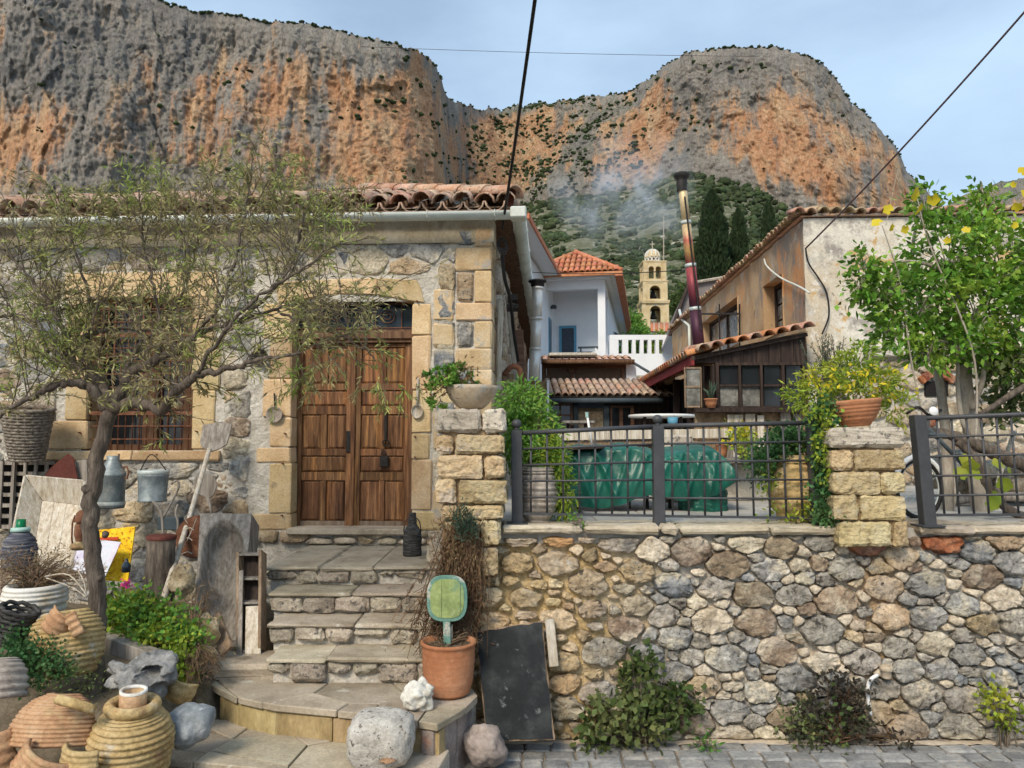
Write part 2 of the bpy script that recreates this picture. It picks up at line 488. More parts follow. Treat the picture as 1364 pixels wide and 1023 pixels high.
MAT['grout'] = mk('street bedding', [(.20, .16, .115), (.33, .28, .215)], scale=6, bump=.6)
MAT['dirt'] = mk('dry soil', [(.07, .055, .035), (.135, .105, .07), (.20, .165, .115)], scale=4, bump=1., bscale=22, fine=.35, spots=((.09, .1, .035), 3, .6, .1))
MAT['terrace'] = mk('terrace paving', [(.31, .29, .26), (.40, .38, .345), (.46, .44, .40)], scale=3, bump=.35, fine=.2, spots=((.24, .22, .2), 2, .6, .2))
# wood and metal
def wood(name, cols, stretch=(14, 14, .9), **k):
    a = dict(scale=2.2, stretch=stretch, bump=.55, bscale=5, bdist=.008, fine=.3, fscale=9, rough=.7, rnd=.1)
    a.update(k)
    return mk(name, cols, **a)
MAT['door'] = wood('weathered walnut door', [(.06, .026, .012), (.15, .072, .032), (.27, .145, .068)], rnd=.25, hrnd=.006, spots=[((.36, .165, .055), 1.1, .54, .16), ((.30, .22, .15), 1.9, .64, .1)], fine=.45)
MAT['doorlow'] = wood('grey weathered door foot', [(.13, .09, .06), (.21, .155, .11), (.29, .23, .17)])
MAT['jambwood'] = wood('door frame wood', [(.06, .03, .018), (.135, .07, .038), (.2, .12, .07)])
MAT['greywood'] = wood('silvered wood', [(.16, .135, .11), (.27, .24, .205), (.38, .345, .30)], spots=((.13, .095, .065), 1.3, .6, .15), bump=.8, bscale=4)
MAT['palewood'] = wood('pale trough wood', [(.33, .27, .19), (.52, .46, .37), (.62, .58, .51)], spots=((.28, .19, .10), 1.2, .6, .2))
MAT['brownwood'] = wood('brown board', [(.15, .10, .06), (.26, .18, .115), (.36, .27, .19)])
MAT['darkwood'] = wood('dark stained timber', [(.018, .012, .010), (.038, .024, .019), (.07, .046, .035)])
MAT['redwood'] = wood('red brown timber', [(.10, .048, .028), (.16, .083, .05), (.215, .125, .08)], stretch=(.9, 14, 14))
MAT['reed'] = mk('split reed screen', [(.07, .048, .034), (.17, .12, .085), (.24, .18, .13)], scale=2, stretch=(60, 60, 1), bump=.6, fine=.2)
MAT['iron'] = mk('charcoal painted iron', [(.045, .047, .052), (.062, .064, .07)], scale=12, rough=.5, bump=.08, fine=.12, spec=.4)
MAT['rust'] = mk('rusty iron', [(.10, .042, .025), (.17, .072, .04), (.23, .115, .07)], scale=16, rough=.9, bump=.5, bscale=60, fine=.3)
MAT['blackiron'] = mk('black iron', [(.012, .011, .011), (.03, .026, .023)], scale=20, rough=.6, bump=.3)
MAT['zinc'] = mk('galvanised zinc', [(.15, .18, .19), (.23, .265, .275), (.33, .36, .36)], scale=9, rough=.5, metal=.35, bump=.15, spots=((.36, .37, .35), 5, .6, .1))
MAT['zincp'] = mk('pale zinc rim', [(.42, .47, .46), (.52, .56, .54)], scale=9, rough=.5, metal=.2, bump=.1)
MAT['steel'] = mk('brushed flue steel', [(.52, .50, .45), (.64, .62, .57), (.74, .72, .68)], scale=4, rough=.33, metal=.35, bump=.08, stretch=(1, 1, .3), fine=.1)
def flue_extra(N, L, tc, c):
    sp = N.new('ShaderNodeSeparateXYZ'); L.new(tc.outputs['Object'], sp.inputs[0])
    nz = N.new('ShaderNodeTexNoise'); nz.inputs['Scale'].default_value = 2.; L.new(tc.outputs['Object'], nz.inputs['Vector'])
    ma = N.new('ShaderNodeMath'); ma.operation = 'MULTIPLY_ADD'; ma.inputs[1].default_value = .6; ma.inputs[2].default_value = -.3; L.new(nz.outputs['Fac'], ma.inputs[0])
    ad = N.new('ShaderNodeMath'); L.new(sp.outputs['Z'], ad.inputs[0]); L.new(ma.outputs[0], ad.inputs[1])
    mr = N.new('ShaderNodeMapRange'); mr.inputs[1].default_value = 3.1; mr.inputs[2].default_value = 5.6; L.new(ad.outputs[0], mr.inputs[0])
    rp = N.new('ShaderNodeValToRGB'); e = rp.color_ramp.elements
    e[0].position = 0; e[0].color = (.05, .02, .035, 1); e[1].position = 1; e[1].color = (.62, .50, .30, 1)
    for p, q in ((.28, (.07, .025, .045)), (.40, (.26, .05, .06)), (.50, (.40, .10, .09)), (.57, (.55, .36, .14)), (.63, (.36, .09, .07)), (.72, (.55, .42, .24))):
        z = e.new(p); z.color = (*q, 1)
    L.new(mr.outputs[0], rp.inputs[0]); return rp.outputs[0]
MAT['flue'] = mk('heat tinted flue steel', [(.3, .2, .2)], rough=.5, metal=.25, bump=.05, extra=flue_extra, fine=.2)
MAT['pvc'] = mk('pale green grey gutter', [(.50, .54, .49), (.60, .63, .575), (.66, .68, .63)], scale=3, rough=.5, bump=.06, fine=.08, spots=((.36, .36, .30), 5, .64, .1))
MAT['cable'] = mk('black cable', [(.012, .012, .013), (.02, .02, .02)], rough=.6, bump=0, fine=0)
MAT['wire'] = mk('brown wire', [(.07, .045, .05), (.10, .07, .075)], rough=.6, bump=0, fine=0)
# clay and roof tiles
T = dict(scale=5, bump=.5, bscale=30, rnd=.2, hrnd=.012, fine=.25)
MAT['tile'] = mk('weathered roof tile', [(.40, .20, .125), (.48, .28, .19), (.53, .39, .29)], spots=[((.34, .29, .23), 6, .52, .12), ((.09, .075, .06), 14, .6, .08)], **T)
MAT['tile_pale'] = mk('lichened pale tile', [(.33, .22, .15), (.44, .31, .225), (.52, .40, .31)], spots=((.2, .165, .13), 7, .57, .1), **T)
MAT['tile_red'] = mk('bright red roof tile', [(.40, .13, .06), (.48, .18, .09), (.52, .25, .15)], **{**T, 'scale': 3})
MAT['tile_orange'] = mk('orange roof tile', [(.44, .15, .065), (.55, .22, .10), (.55, .30, .17)], spots=((.25, .2, .15), 5, .62, .08), **T)
MAT['terracotta'] = mk('terracotta', [(.33, .13, .06), (.43, .19, .095), (.50, .27, .16)], scale=3, bump=.25, bscale=40, fine=.15, spots=((.45, .33, .24), 2.5, .62, .14))
MAT['jar_ochre'] = mk('ochre jar clay', [(.34, .22, .09), (.46, .33, .15), (.52, .40, .22)], scale=5, bump=.6, bscale=34, fine=.3, spots=[((.17, .13, .07), 6, .58, .1), ((.44, .24, .12), 3, .6, .1), ((.56, .51, .42), 3.4, .6, .08)])
MAT['jar_red'] = mk('pinkish jar clay', [(.36, .19, .10), (.47, .28, .155), (.54, .37, .23)], scale=5, bump=.5, bscale=34, fine=.25, spots=((.45, .36, .2), 4, .56, .15))
MAT['jar_grey'] = mk('grey jar clay', [(.27, .225, .19), (.40, .35, .30), (.50, .45, .40)], scale=5, bump=.5, fine=.25, spots=((.2, .16, .13), 8, .6, .1))
MAT['jar_white'] = mk('whitewashed jar', [(.50, .46, .39), (.66, .64, .58), (.74, .73, .69)], scale=4, bump=.3, fine=.15, spots=((.40, .29, .15), 3, .56, .12))
MAT['wicker'] = mk('old wicker', [(.11, .09, .07), (.21, .18, .145), (.33, .29, .24)], scale=30, bump=.4, fine=.3)
MAT['stonebowl'] = mk('stone mortar', [(.36, .27, .18), (.47, .38, .275), (.52, .46, .38)], scale=5, bump=.3, fine=.2, spots=((.34, .34, .32), 4, .57, .1))
# plaster
MAT['white'] = mk('white house paint', [(.74, .76, .79), (.80, .81, .83)], scale=2, bump=.06, fine=.04, rough=.8)
MAT['whitewall'] = mk('peeling white plaster', [(.47, .42, .34), (.64, .60, .51), (.72, .69, .61)], scale=1.5, bump=.5, bscale=12, fine=.22,
                      spots=[((.50, .40, .27), .9, .46, .2), ((.33, .30, .265), 1.5, .53, .07), ((.54, .36, .17), 2.4, .57, .04), ((.27, .21, .15), 4.5, .62, .04), ((.66, .62, .55), 7, .56, .06)], lo=.25)
MAT['ochrewall'] = mk('stained ochre plaster', [(.30, .185, .10), (.44, .295, .165), (.50, .38, .245)], scale=1.2, bump=.5, bscale=10, fine=.16, stretch=(1, 1, .6),
                      spots=[((.24, .20, .165), 1.1, .53, .08), ((.50, .25, .11), 1.7, .55, .08), ((.44, .38, .30), 2.3, .58, .06), ((.18, .13, .09), 3.8, .64, .05)], lo=.25)
MAT['brownwall'] = mk('brown board wall', [(.20, .125, .06), (.27, .18, .095)], scale=3, bump=.15)
MAT['sidewall'] = mk('flaking side wall', [(.14, .085, .045), (.30, .205, .12), (.42, .32, .21)], scale=3, stretch=(1, 1, .5), bump=1., bscale=9, bdist=.05, spots=((.07, .05, .035), 4, .58, .08), fine=.35)
MAT['slate'] = mk('slate blue paint', [(.055, .075, .09), (.085, .105, .12)], scale=6, bump=.1)
MAT['blue'] = mk('sky blue paint', [(.085, .26, .38), (.125, .32, .45)], scale=6, bump=.05, fine=.08, rough=.5)
MAT['darkdoor'] = mk('dark blue door', [(.05, .06, .08), (.08, .09, .11)], scale=6, bump=.05)
MAT['roofgrey'] = mk('grey roof board', [(.17, .15, .145), (.23, .205, .195)], scale=2, bump=.1)
MAT['redfascia'] = mk('dark red fascia paint', [(.16, .022, .025), (.24, .04, .04)], scale=5, bump=.1)
MAT['tower'] = mk('tower stone', [(.46, .34, .18), (.58, .46, .27), (.64, .54, .36)], scale=1.2, bump=.3, bscale=8, fine=.12, spots=((.55, .5, .42), 1, .6, .1))
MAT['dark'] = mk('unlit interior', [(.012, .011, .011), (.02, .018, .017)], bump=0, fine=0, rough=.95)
def glass(name, c, rough=.08):
    m = mk(name, [c], bump=.05, bscale=3, fine=0, rough=rough, spec=.6); return m
MAT['glass'] = glass('dark window glass', (.018, .02, .024))
MAT['glassb'] = glass('blue grey pane', (.02, .035, .05))
MAT['glassp'] = mk('pale dusty pane', [(.06, .06, .055), (.14, .135, .12), (.30, .29, .26)], scale=5, bump=.05, fine=.2, rough=.2, spec=.6)
MAT['tarp'] = mk('green tarpaulin', [(.003, .07, .048), (.006, .10, .07), (.014, .14, .10)], scale=3, bump=.25, bscale=10, bdist=.03, rough=.4, spec=.5, fine=.1, spots=((.05, .19, .15), 3, .6, .2))
MAT['chalk'] = mk('chalkboard', [(.006, .008, .009), (.015, .018, .02), (.055, .062, .06)], scale=2.6, bump=.15, fine=.25, rough=.75, lo=.36, hi=.72, spots=[((.12, .13, .13), 14, .62, .06), ((.30, .21, .11), 7, .70, .04)])
MAT['plastic_w'] = mk('white plastic', [(.72, .73, .72), (.78, .78, .77)], bump=0, fine=.05, rough=.4)
MAT['yellow'] = mk('yellow picture', [(.70, .38, .01), (.80, .50, .015), (.75, .60, .05)], scale=22, bump=.1, spots=[((.45, .17, .01), 34, .55, .05), ((.42, .5, .48), 6, .62, .06)], fine=.2)
MAT['picture'] = mk('printed picture', [(.50, .44, .62), (.60, .60, .68), (.46, .56, .66)], scale=9, bump=0, spots=[((.22, .19, .17), 11, .56, .04), ((.60, .30, .48), 12, .6, .05)], fine=.1, rough=.4)
MAT['redline'] = mk('red paint', [(.45, .05, .02), (.52, .08, .03)], bump=0)
MAT['greenp'] = mk('green paddle paint', [(.20, .26, .10), (.29, .36, .14), (.36, .42, .20)], scale=6, bump=.3, spots=[((.13, .25, .18), 3.5, .52, .12), ((.46, .44, .36), 9, .6, .06)])
MAT['greenp2'] = mk('teal green paint', [(.11, .23, .19), (.17, .30, .25)], scale=8, bump=.3, spots=((.46, .44, .38), 8, .53, .06))
MAT['bottle'] = mk('green plastic neck', [(.0, .13, .045), (.005, .19, .07)], bump=0, rough=.3, fine=.05)
MAT['mint'] = mk('mint plastic', [(.32, .50, .45), (.4, .58, .52)], bump=0, rough=.4, fine=.05)
MAT['straw'] = mk('dark woven straw', [(.035, .04, .06), (.075, .08, .105), (.32, .32, .34)], scale=4, stretch=(1, 1, 16), bump=.4, fine=.2)
MAT['blackweave'] = mk('blackened wicker', [(.02, .02, .02), (.055, .053, .05), (.12, .115, .11)], scale=5, stretch=(3, 3, 18), bump=.5, fine=.3)
MAT['darkred'] = mk('oxide red sheet', [(.085, .022, .016), (.125, .036, .025)], scale=5, bump=.1, rough=.6)
MAT['whiterock'] = mk('white quartz', [(.48, .44, .36), (.68, .66, .60), (.76, .75, .72)], scale=9, bump=.7, bscale=14, spots=((.08, .07, .055), 6, .60, .06), fine=.25)
MAT['roundrock'] = mk('speckled round stone', [(.36, .34, .30), (.48, .455, .41), (.55, .53, .48)], scale=14, bump=.5, spots=((.12, .105, .09), 30, .58, .05), fine=.3, fscale=70)
MAT['greyrock'] = mk('grey boulder', [(.13, .15, .165), (.23, .255, .27), (.38, .40, .41)], scale=7, bump=.5, fine=.3, spots=((.44, .46, .46), 10, .64, .06))
MAT['gnarlrock'] = mk('gnarled limestone', [(.10, .105, .105), (.22, .22, .215), (.34, .335, .32)], scale=7, bump=1., bscale=16, bdist=.03, fine=.35)
MAT['brownrock'] = mk('reddish grey rock', [(.16, .13, .115), (.27, .225, .20), (.37, .31, .275)], scale=6, bump=.5, fine=.3, spots=((.42, .18, .10), 3, .62, .12))
# plants
MAT['bark'] = mk('grey brown bark', [(.06, .048, .038), (.125, .10, .08), (.205, .17, .135)], scale=9, stretch=(3, 3, .5), bump=1., bscale=12, bdist=.025, fine=.35)
MAT['twig'] = mk('thin twig bark', [(.11, .088, .066), (.20, .165, .125)], scale=9, bump=0, fine=.2)
MAT['palebark'] = mk('pale smooth bark', [(.26, .22, .17), (.36, .31, .25), (.43, .385, .32)], scale=7, stretch=(2, 2, .6), bump=.5, fine=.25, spots=((.18, .14, .1), 4, .6, .1))
MAT['l_olive'] = leafm('narrow olive leaf', [(.27, .22, .11), (.37, .32, .16), (.31, .34, .10), (.26, .37, .08)], island=.45, hrnd=.015, scale=2.2)
MAT['l_citrus'] = leafm('glossy green leaf', [(.085, .19, .025), (.16, .31, .038), (.31, .46, .065)], rough=.4, island=.5)
MAT['l_yellow'] = leafm('yellow leaf', [(.62, .50, .02), (.70, .58, .04)], island=.15, hrnd=.008)
MAT['l_lime'] = leafm('lime green leaf', [(.15, .25, .028), (.27, .36, .04), (.38, .40, .05)], island=.3)
MAT['l_fresh'] = leafm('fresh green leaf', [(.075, .19, .03), (.14, .29, .045), (.22, .37, .06)])
MAT['l_deep'] = leafm('deep green leaf', [(.035, .10, .03), (.06, .155, .05), (.11, .21, .07)])
MAT['l_ivy'] = leafm('dusty ivy leaf', [(.06, .10, .028), (.11, .15, .045), (.19, .21, .08)])
MAT['l_dark'] = leafm('dark withered leaf', [(.035, .03, .025), (.07, .06, .045), (.06, .09, .035)])
MAT['l_rose'] = leafm('rosemary leaf', [(.05, .085, .055), (.085, .13, .085)])
MAT['dry'] = leafm('dry stems', [(.16, .105, .06), (.26, .185, .115), (.34, .26, .17)], rough=.9)
MAT['vine_dry'] = leafm('dead vine stems', [(.075, .045, .026), (.145, .088, .05), (.24, .16, .09)], rough=.9)
MAT['pink'] = leafm('pink petal', [(.70, .04, .32), (.8, .08, .42)], island=.15)
MAT['l_cypress'] = leafm('cypress scale', [(.018, .035, .014), (.03, .055, .02), (.045, .075, .028)], rough=.8)
MAT['l_pine'] = leafm('hillside pine', [(.06, .10, .03), (.10, .145, .04), (.13, .17, .06)], rough=.8, scale=.4)
# ------------------------------------------------------------------ mountains
SKYL = [(-400, -150), (-250, -110), (-100, -70), (0, -32), (120, -25), (180, -12), (200, 3), (230, 12), (262, 17), (300, 20), (345, 27), (390, 31), (440, 39), (480, 49),
        (520, 58), (552, 65), (562, 75), (577, 84), (585, 105), (592, 128), (605, 136), (640, 144), (670, 147), (690, 142), (720, 138), (760, 134),
        (800, 128), (840, 122), (868, 106), (900, 83), (930, 69), (960, 65), (1000, 62), (1040, 62), (1080, 69), (1110, 83), (1133, 110), (1148, 138),
        (1163, 148), (1180, 165), (1195, 181), (1208, 200), (1216, 216), (1220, 230), (1236, 242), (1256, 264), (1270, 285), (1300, 330), (1340, 400)]
CBASE = [(-400, 300), (400, 300), (600, 300), (680, 285), (720, 268), (780, 262), (850, 250), (900, 232), (940, 232), (1000, 250), (1060, 285), (1100, 300), (1200, 320), (1300, 380), (1340, 420)]
CDIST = [(-400, 400), (300, 420), (540, 440), (575, 470), (620, 600), (700, 640), (800, 600), (870, 560), (930, 520), (1100, 500), (1180, 520), (1230, 570), (1340, 620)]
def slope_pt(px, t):
    """hillside: t 0 near the village, 1 at the cliff foot"""
    D = interp(px, CDIST); pb = interp(px, CBASE)
    Y = math.exp(lerp(math.log(46), math.log(D), t))
    py = lerp(470, pb, t ** 1.35)
    return P(px, py, Y)
def fbm(p, o=4):
    return noise.fractal(p, .9, 2.1, o)
COL = [x * 2.5 - 380 for x in range(int(1720 / 2.5))]; NR = 220
V = []; hf = []; veg = []
for px in COL:
    D = interp(px, CDIST)
    sk = interp(px, SKYL) + 3.6 * noise.noise(Vector((px * .05, 1.3, 0))) + 3.6 * noise.noise(Vector((px * .17, 4.3, 0))) + 2.8 * noise.noise(Vector((px * .43, 7.3, 0)))
    bs = interp(px, CBASE)
    lean = 26 + 90 * math.exp(-((px - 700) / 90) ** 2) + 50 * math.exp(-((px - 850) / 50) ** 2)
    ztop = P(px, sk, D + lean).z; zb = P(px, bs, D).z - 12
    xdir = (px - 682) / FPX
    for r in range(NR + 6):
        t = r / (NR - 1)
        if t <= 1:
            z = lerp(zb, ztop, t); y0 = D + lean * (t ** 1.5)
            e = min(1, (1 - t) * 9, t * 12 + .2)
            q = Vector((xdir * D * .014, y0 * .010, z * .0085))
            q2 = Vector((xdir * D * .055, y0 * .01, z * .014))
            q3 = Vector((xdir * D * .20, 3.3, z * .055))
            n1 = noise.noise(q + Vector((3, 0, 9))); n2 = fbm(q2, 3); n3 = fbm(q3, 4)
            ledge = noise.noise(Vector((xdir * D * .012, 0, z * .11)))
            wq = Vector((xdir * D, 0, z)) + Vector((n1 * 9 + n2 * 5, 0, n2 * 6 + n3 * 3))
            c1 = noise.voronoi(Vector((wq.x * .030, .5, wq.z * .013)))[1][0]; c2 = noise.voronoi(Vector((wq.x * .085, 3.5, wq.z * .034)))[1][0]; c3 = noise.voronoi(Vector((wq.x * .21, 6.5, wq.z * .10)))[1][0]
            b1 = noise.noise(c1 * 7.3); b2 = noise.noise(c2 * 5.7 + Vector((4, 0, 0))); b3 = noise.noise(c3 * 6.1 + Vector((9, 0, 0))); b4 = noise.noise(noise.voronoi(Vector((wq.x * .5, 8.5, wq.z * .27)))[1][0] * 5.3)
            strata = noise.noise(Vector((xdir * D * .02, 7, z * .33 + n1 * 2)))
            fine_ = noise.noise(Vector((xdir * D * .5, 1.1, z * .4)))
            dy = (n1 * 20 + n2 * 4.5 - abs(n3) * 2.4 + b1 * 5.5 + b2 * 2.8 + b3 * 2.4 + b4 * 1.3 + ledge * 1.2 + strata * .7 + fine_ * 1.3) * e
            y = y0 - dy
        else:
            k = r - NR + 1
            z = ztop - .8 * k * k; y = D + lean + 9 * k
        # true column: keep the bearing
        V.append((xdir * y / (CP) * 1.0, y, z)); hf.append(min(t, 1)); veg.append(max(0, 1 - abs(px - 730) / 170.))
W_ = NR + 6
nC = len(COL)
ii, jj = np.meshgrid(np.arange(nC - 1), np.arange(W_ - 1), indexing='ij')
a = (ii * W_ + jj).ravel()
F = np.stack([a, a + W_, a + W_ + 1, a + 1], 1)

def cliff_extra(N, L, tc, c):
    at = N.new('ShaderNodeAttribute'); at.attribute_name = 'hf'
    av = N.new('ShaderNodeAttribute'); av.attribute_name = 'scrub'
    def nz(scale, st, det=6, ro=.62):
        mp = N.new('ShaderNodeMapping'); mp.inputs['Scale'].default_value = st; L.new(tc.outputs['Object'], mp.inputs[0])
        n = N.new('ShaderNodeTexNoise'); n.inputs['Scale'].default_value = scale; n.inputs['Detail'].default_value = det; n.inputs['Roughness'].default_value = ro
        L.new(mp.outputs[0], n.inputs['Vector']); return n.outputs['Fac']
    def mr(x, a, b, c0=0., c1=1.):
        m = N.new('ShaderNodeMapRange'); m.inputs[1].default_value = a; m.inputs[2].default_value = b; m.inputs[3].default_value = c0; m.inputs[4].default_value = c1
        L.new(x, m.inputs[0]); return m.outputs[0]
    def math_(op, x, y):
        m = N.new('ShaderNodeMath'); m.operation = op
        for i, q in enumerate((x, y)):
            if isinstance(q, (int, float)): m.inputs[i].default_value = q
            else: L.new(q, m.inputs[i])
        return m.outputs[0]
    def mix(f, x, colr):
        m = N.new('ShaderNodeMixRGB'); L.new(f, m.inputs[0]); L.new(x, m.inputs[1])
        if isinstance(colr, tuple): m.inputs[2].default_value = (*colr, 1)
        else: L.new(colr, m.inputs[2])
        return m.outputs[0]
    big = nz(.011, (1, 1, .8), 5); streak = nz(.11, (1, .3, .10), 7, .7); med = nz(.05, (1, 1, .6), 8, .7); fin = nz(.35, (1, 1, .5), 6, .75); vf = nz(1.1, (1, .5, .35), 3, .8); vs_ = nz(.5, (1, .3, .07), 4, .75)
    # rock tone
    c = mix(mr(med, .36, .64), c, (.27, .24, .205))
    # orange walls: mid height, big patches broken by vertical streaks
    mid = mr(at.outputs['Fac'], .12, .34)
    mid = math_('MULTIPLY', mid, mr(at.outputs['Fac'], .97, .72))
    o = math_('ADD', math_('MULTIPLY', big, 1.25), math_('MULTIPLY', streak, .75))
    o = math_('ADD', o, math_('MULTIPLY', mid, .20))
    om = mr(math_('ADD', o, math_('MULTIPLY', vs_, .25)), 1.215, 1.31)
    oc = N.new('ShaderNodeValToRGB'); e = oc.color_ramp.elements
    e[0].position = .34; e[0].color = (.38, .165, .085, 1); e[1].position = .66; e[1].color = (.54, .40, .25, 1)
    z = e.new(.5); z.color = (.47, .26, .14, 1)
    L.new(math_('ADD', math_('MULTIPLY', med, .5), math_('MULTIPLY', streak, .5)), oc.inputs[0])
    c = mix(om, c, oc.outputs[0])
    # pale drips, dark drips; dark specks put crack shade into the colour
    c = mix(mr(streak, .60, .72, 0, .55), c, (.43, .33, .22))
    c = mix(mr(streak, .42, .32, 0, .7), c, (.095, .088, .084))
    c = mix(mr(big, .44, .34, 0, .55), c, (.13, .128, .13))
    c = mix(mr(fin, .60, .70, 0, .75), c, (.085, .075, .068))
    c = mix(mr(fin, .42, .34, 0, .35), c, (.38, .32, .25))
    c = mix(mr(vf, .58, .66, 0, .5), c, (.10, .09, .082)); c = mix(mr(vf, .43, .36, 0, .35), c, (.42, .35, .27))
    # scrub in the saddle and on ledges facing up
    gm = N.new('ShaderNodeNewGeometry'); sp = N.new('ShaderNodeSeparateXYZ'); L.new(gm.outputs['Normal'], sp.inputs[0])
    up = math_('ADD', mr(sp.outputs['Z'], .35, .75), math_('MULTIPLY', av.outputs['Fac'], .25))
    v = math_('MULTIPLY', up, mr(fin, .42, .56))
    c = mix(math_('MULTIPLY', v, .85), c, (.07, .085, .045))
    return c
MAT['cliff'] = mk('limestone cliff', [(.16, .15, .137), (.225, .21, .19), (.285, .262, .23)], scale=.06, detail=8, bump=1., bscale=.6, bdist=1.8, fine=.4, fscale=.8, stretch=(1, 1, .45), extra=cliff_extra, rough=.95)
cliff = np_mesh('cliff', V, F, MAT['cliff'], smooth=False)
cliff['kind'] = 'structure'
for nm, arr in (('hf', hf), ('scrub', veg)):
    cliff.data.attributes.new(nm, 'FLOAT', 'POINT').data.foreach_set('value', np.array(arr, dtype=np.float32))

# far ridge beyond the right-hand cliff
RID = [(1150, 300), (1230, 292), (1268, 274), (1290, 262), (1320, 251), (1345, 243), (1364, 240), (1450, 225), (1600, 235), (1750, 250)]
V = []; hf = []
RC = list(range(1100, 1750, 4))
for px in RC:
    sk = interp(px, RID) + 2.5 * noise.noise(Vector((px * .06, 8, 0))) + 2 * noise.noise(Vector((px * .2, 2, 0)))
    for r in range(70):
        t = r / 60
        D = 860
        z0 = P(px, 420, D).z; z1 = P(px, sk, D + 120).z
        y = D + 120 * min(t, 1) - 14 * fbm(Vector((px * .03, t * 3, 2)), 4)
        z = lerp(z0, z1, min(t, 1)) if t <= 1 else z1 - 3 * (r - 60)
        if t > 1: y += 20 * (r - 60)
        V.append(((px - 682) / FPX * y / CP, y, z)); hf.append(min(t, 1) * .8)
ii, jj = np.meshgrid(np.arange(len(RC) - 1), np.arange(69), indexing='ij')
a = (ii * 70 + jj).ravel(); F = np.stack([a, a + 70, a + 71, a + 1], 1)
ridge = np_mesh('far_hill', V, F, MAT['cliff'], smooth=False)
ridge['kind'] = 'structure'
ridge.data.attributes.new('hf', 'FLOAT', 'POINT').data.foreach_set('value', np.array(hf, dtype=np.float32))
ridge.data.attributes.new('scrub', 'FLOAT', 'POINT').data.foreach_set('value', np.full(len(hf), .9, dtype=np.float32))

# hillside below the cliffs
MAT['hill'] = mk('scrubby hillside', [(.065, .08, .035), (.11, .115, .06), (.2, .19, .145)], scale=.12, detail=8, bump=1., bscale=.5, bdist=.8, fine=.35, fscale=.8,
                 spots=((.36, .335, .29), .2, .585, .05), rough=.95, nrough=.7)
V = []
HC = list(range(-900, 2300, 10)); HT = 90
for px in HC:
    for r in range(HT):
        t = r / (HT - 1) * 1.03
        p = slope_pt(min(max(px, -380), 1330), t)
        y = p.y; x = (px - 682) / FPX * y / CP
        V.append((x, y, p.z + fbm(Vector((x * .05, y * .05, 0)), 4) * 2.2 * min(1, t * 4) - (4 if t > 1 else 0)))
ii, jj = np.meshgrid(np.arange(len(HC) - 1), np.arange(HT - 1), indexing='ij')
a = (ii * HT + jj).ravel(); F = np.stack([a, a + HT, a + HT + 1, a + 1], 1)
hill = np_mesh('hillside', V, F, MAT['hill'], smooth=True); hill['kind'] = 'structure'

# village ground, one sheet from behind the camera to the hillside and out to the sides
mb = MB()
mb.grid([[(-900, y, z), (-60, y, z), (-12, y, z), (-.3, y, z), (12, y, z), (60, y, z), (900, y, z)] for y, z in
         ((-400, -.03), (-20, -.03), (5.2, -.03), (5.4, -.02), (9, .2), (18, 1.3), (30, 3.6), (46.5, 7.7), (60, 7.5))])
mb.build('ground', MAT['dirt'])['kind'] = 'structure'

# scrub: thousands of bushes nobody could count
def ico_template(sub, seed):
    bm = bmesh.new(); bmesh.ops.create_icosphere(bm, subdivisions=sub, radius=1)
    o = Vector((seed * 5.1, 0, 0))
    vs = np.array([(v.co * (1 + .55 * noise.noise(v.co * 1.7 + o) + .35 * noise.noise(v.co * 4.3 + o)))[:] for v in bm.verts], dtype=np.float32)
    fs = np.array([[v.index for v in f.verts] for f in bm.faces], dtype=np.int32); bm.free()
    return vs, fs
def scatter(name, pts, sizes, mat, seed, sub=2, kind='stuff', squash=.8):
    g = np.random.default_rng(seed)
    T = [ico_template(sub, k + seed) for k in range(8)]
    VV = []; FF = []; n = 0
    for i, (p, s) in enumerate(zip(pts, sizes)):
        vs, fs = T[i % 8]
        an = g.uniform(0, 6.28); ca, sa = math.cos(an), math.sin(an)
        sx = s * g.uniform(.8, 1.3)
        v = np.stack([(vs[:, 0] * ca - vs[:, 1] * sa) * sx, (vs[:, 0] * sa + vs[:, 1] * ca) * sx, vs[:, 2] * s * squash * g.uniform(.8, 1.2)], 1) + np.array(p)
        VV.append(v); FF.append(fs + n); n += len(v)
    ob = np_mesh(name, np.concatenate(VV), np.concatenate(FF), mat)
    ob['kind'] = kind
    return ob
MAT['scrub'] = mk('maquis scrub', [(.022, .038, .016), (.042, .062, .024), (.075, .09, .04)], scale=.5, detail=5, bump=1., bscale=1.6, bdist=.5, fine=.5, fscale=2.2, island=.4, hrnd=.02, rough=.95)
g = np.random.default_rng(3)
pts = []; siz = []
while len(pts) < 9000:
    px = g.uniform(560, 1340); t = g.uniform(.05, 1.0) ** .8
    p = slope_pt(px, t)
    dens = noise.noise(Vector((p.x * .02, p.y * .02, 0))) + .5 * noise.noise(Vector((p.x * .08, p.y * .08, 4)))
    if dens < -.3 and g.uniform() < .8: continue
    s = p.y * g.uniform(.0020, .0052) * (1.0 if g.uniform() < .92 else 1.5)
    pts.append((p.x, p.y, p.z + s * .3)); siz.append(s)
o = scatter('hillside_shrubs', pts, siz, MAT['scrub'], 5)
tag(o, 'dark green scrub covering the slope under the cliffs', 'shrubs', kind='stuff')
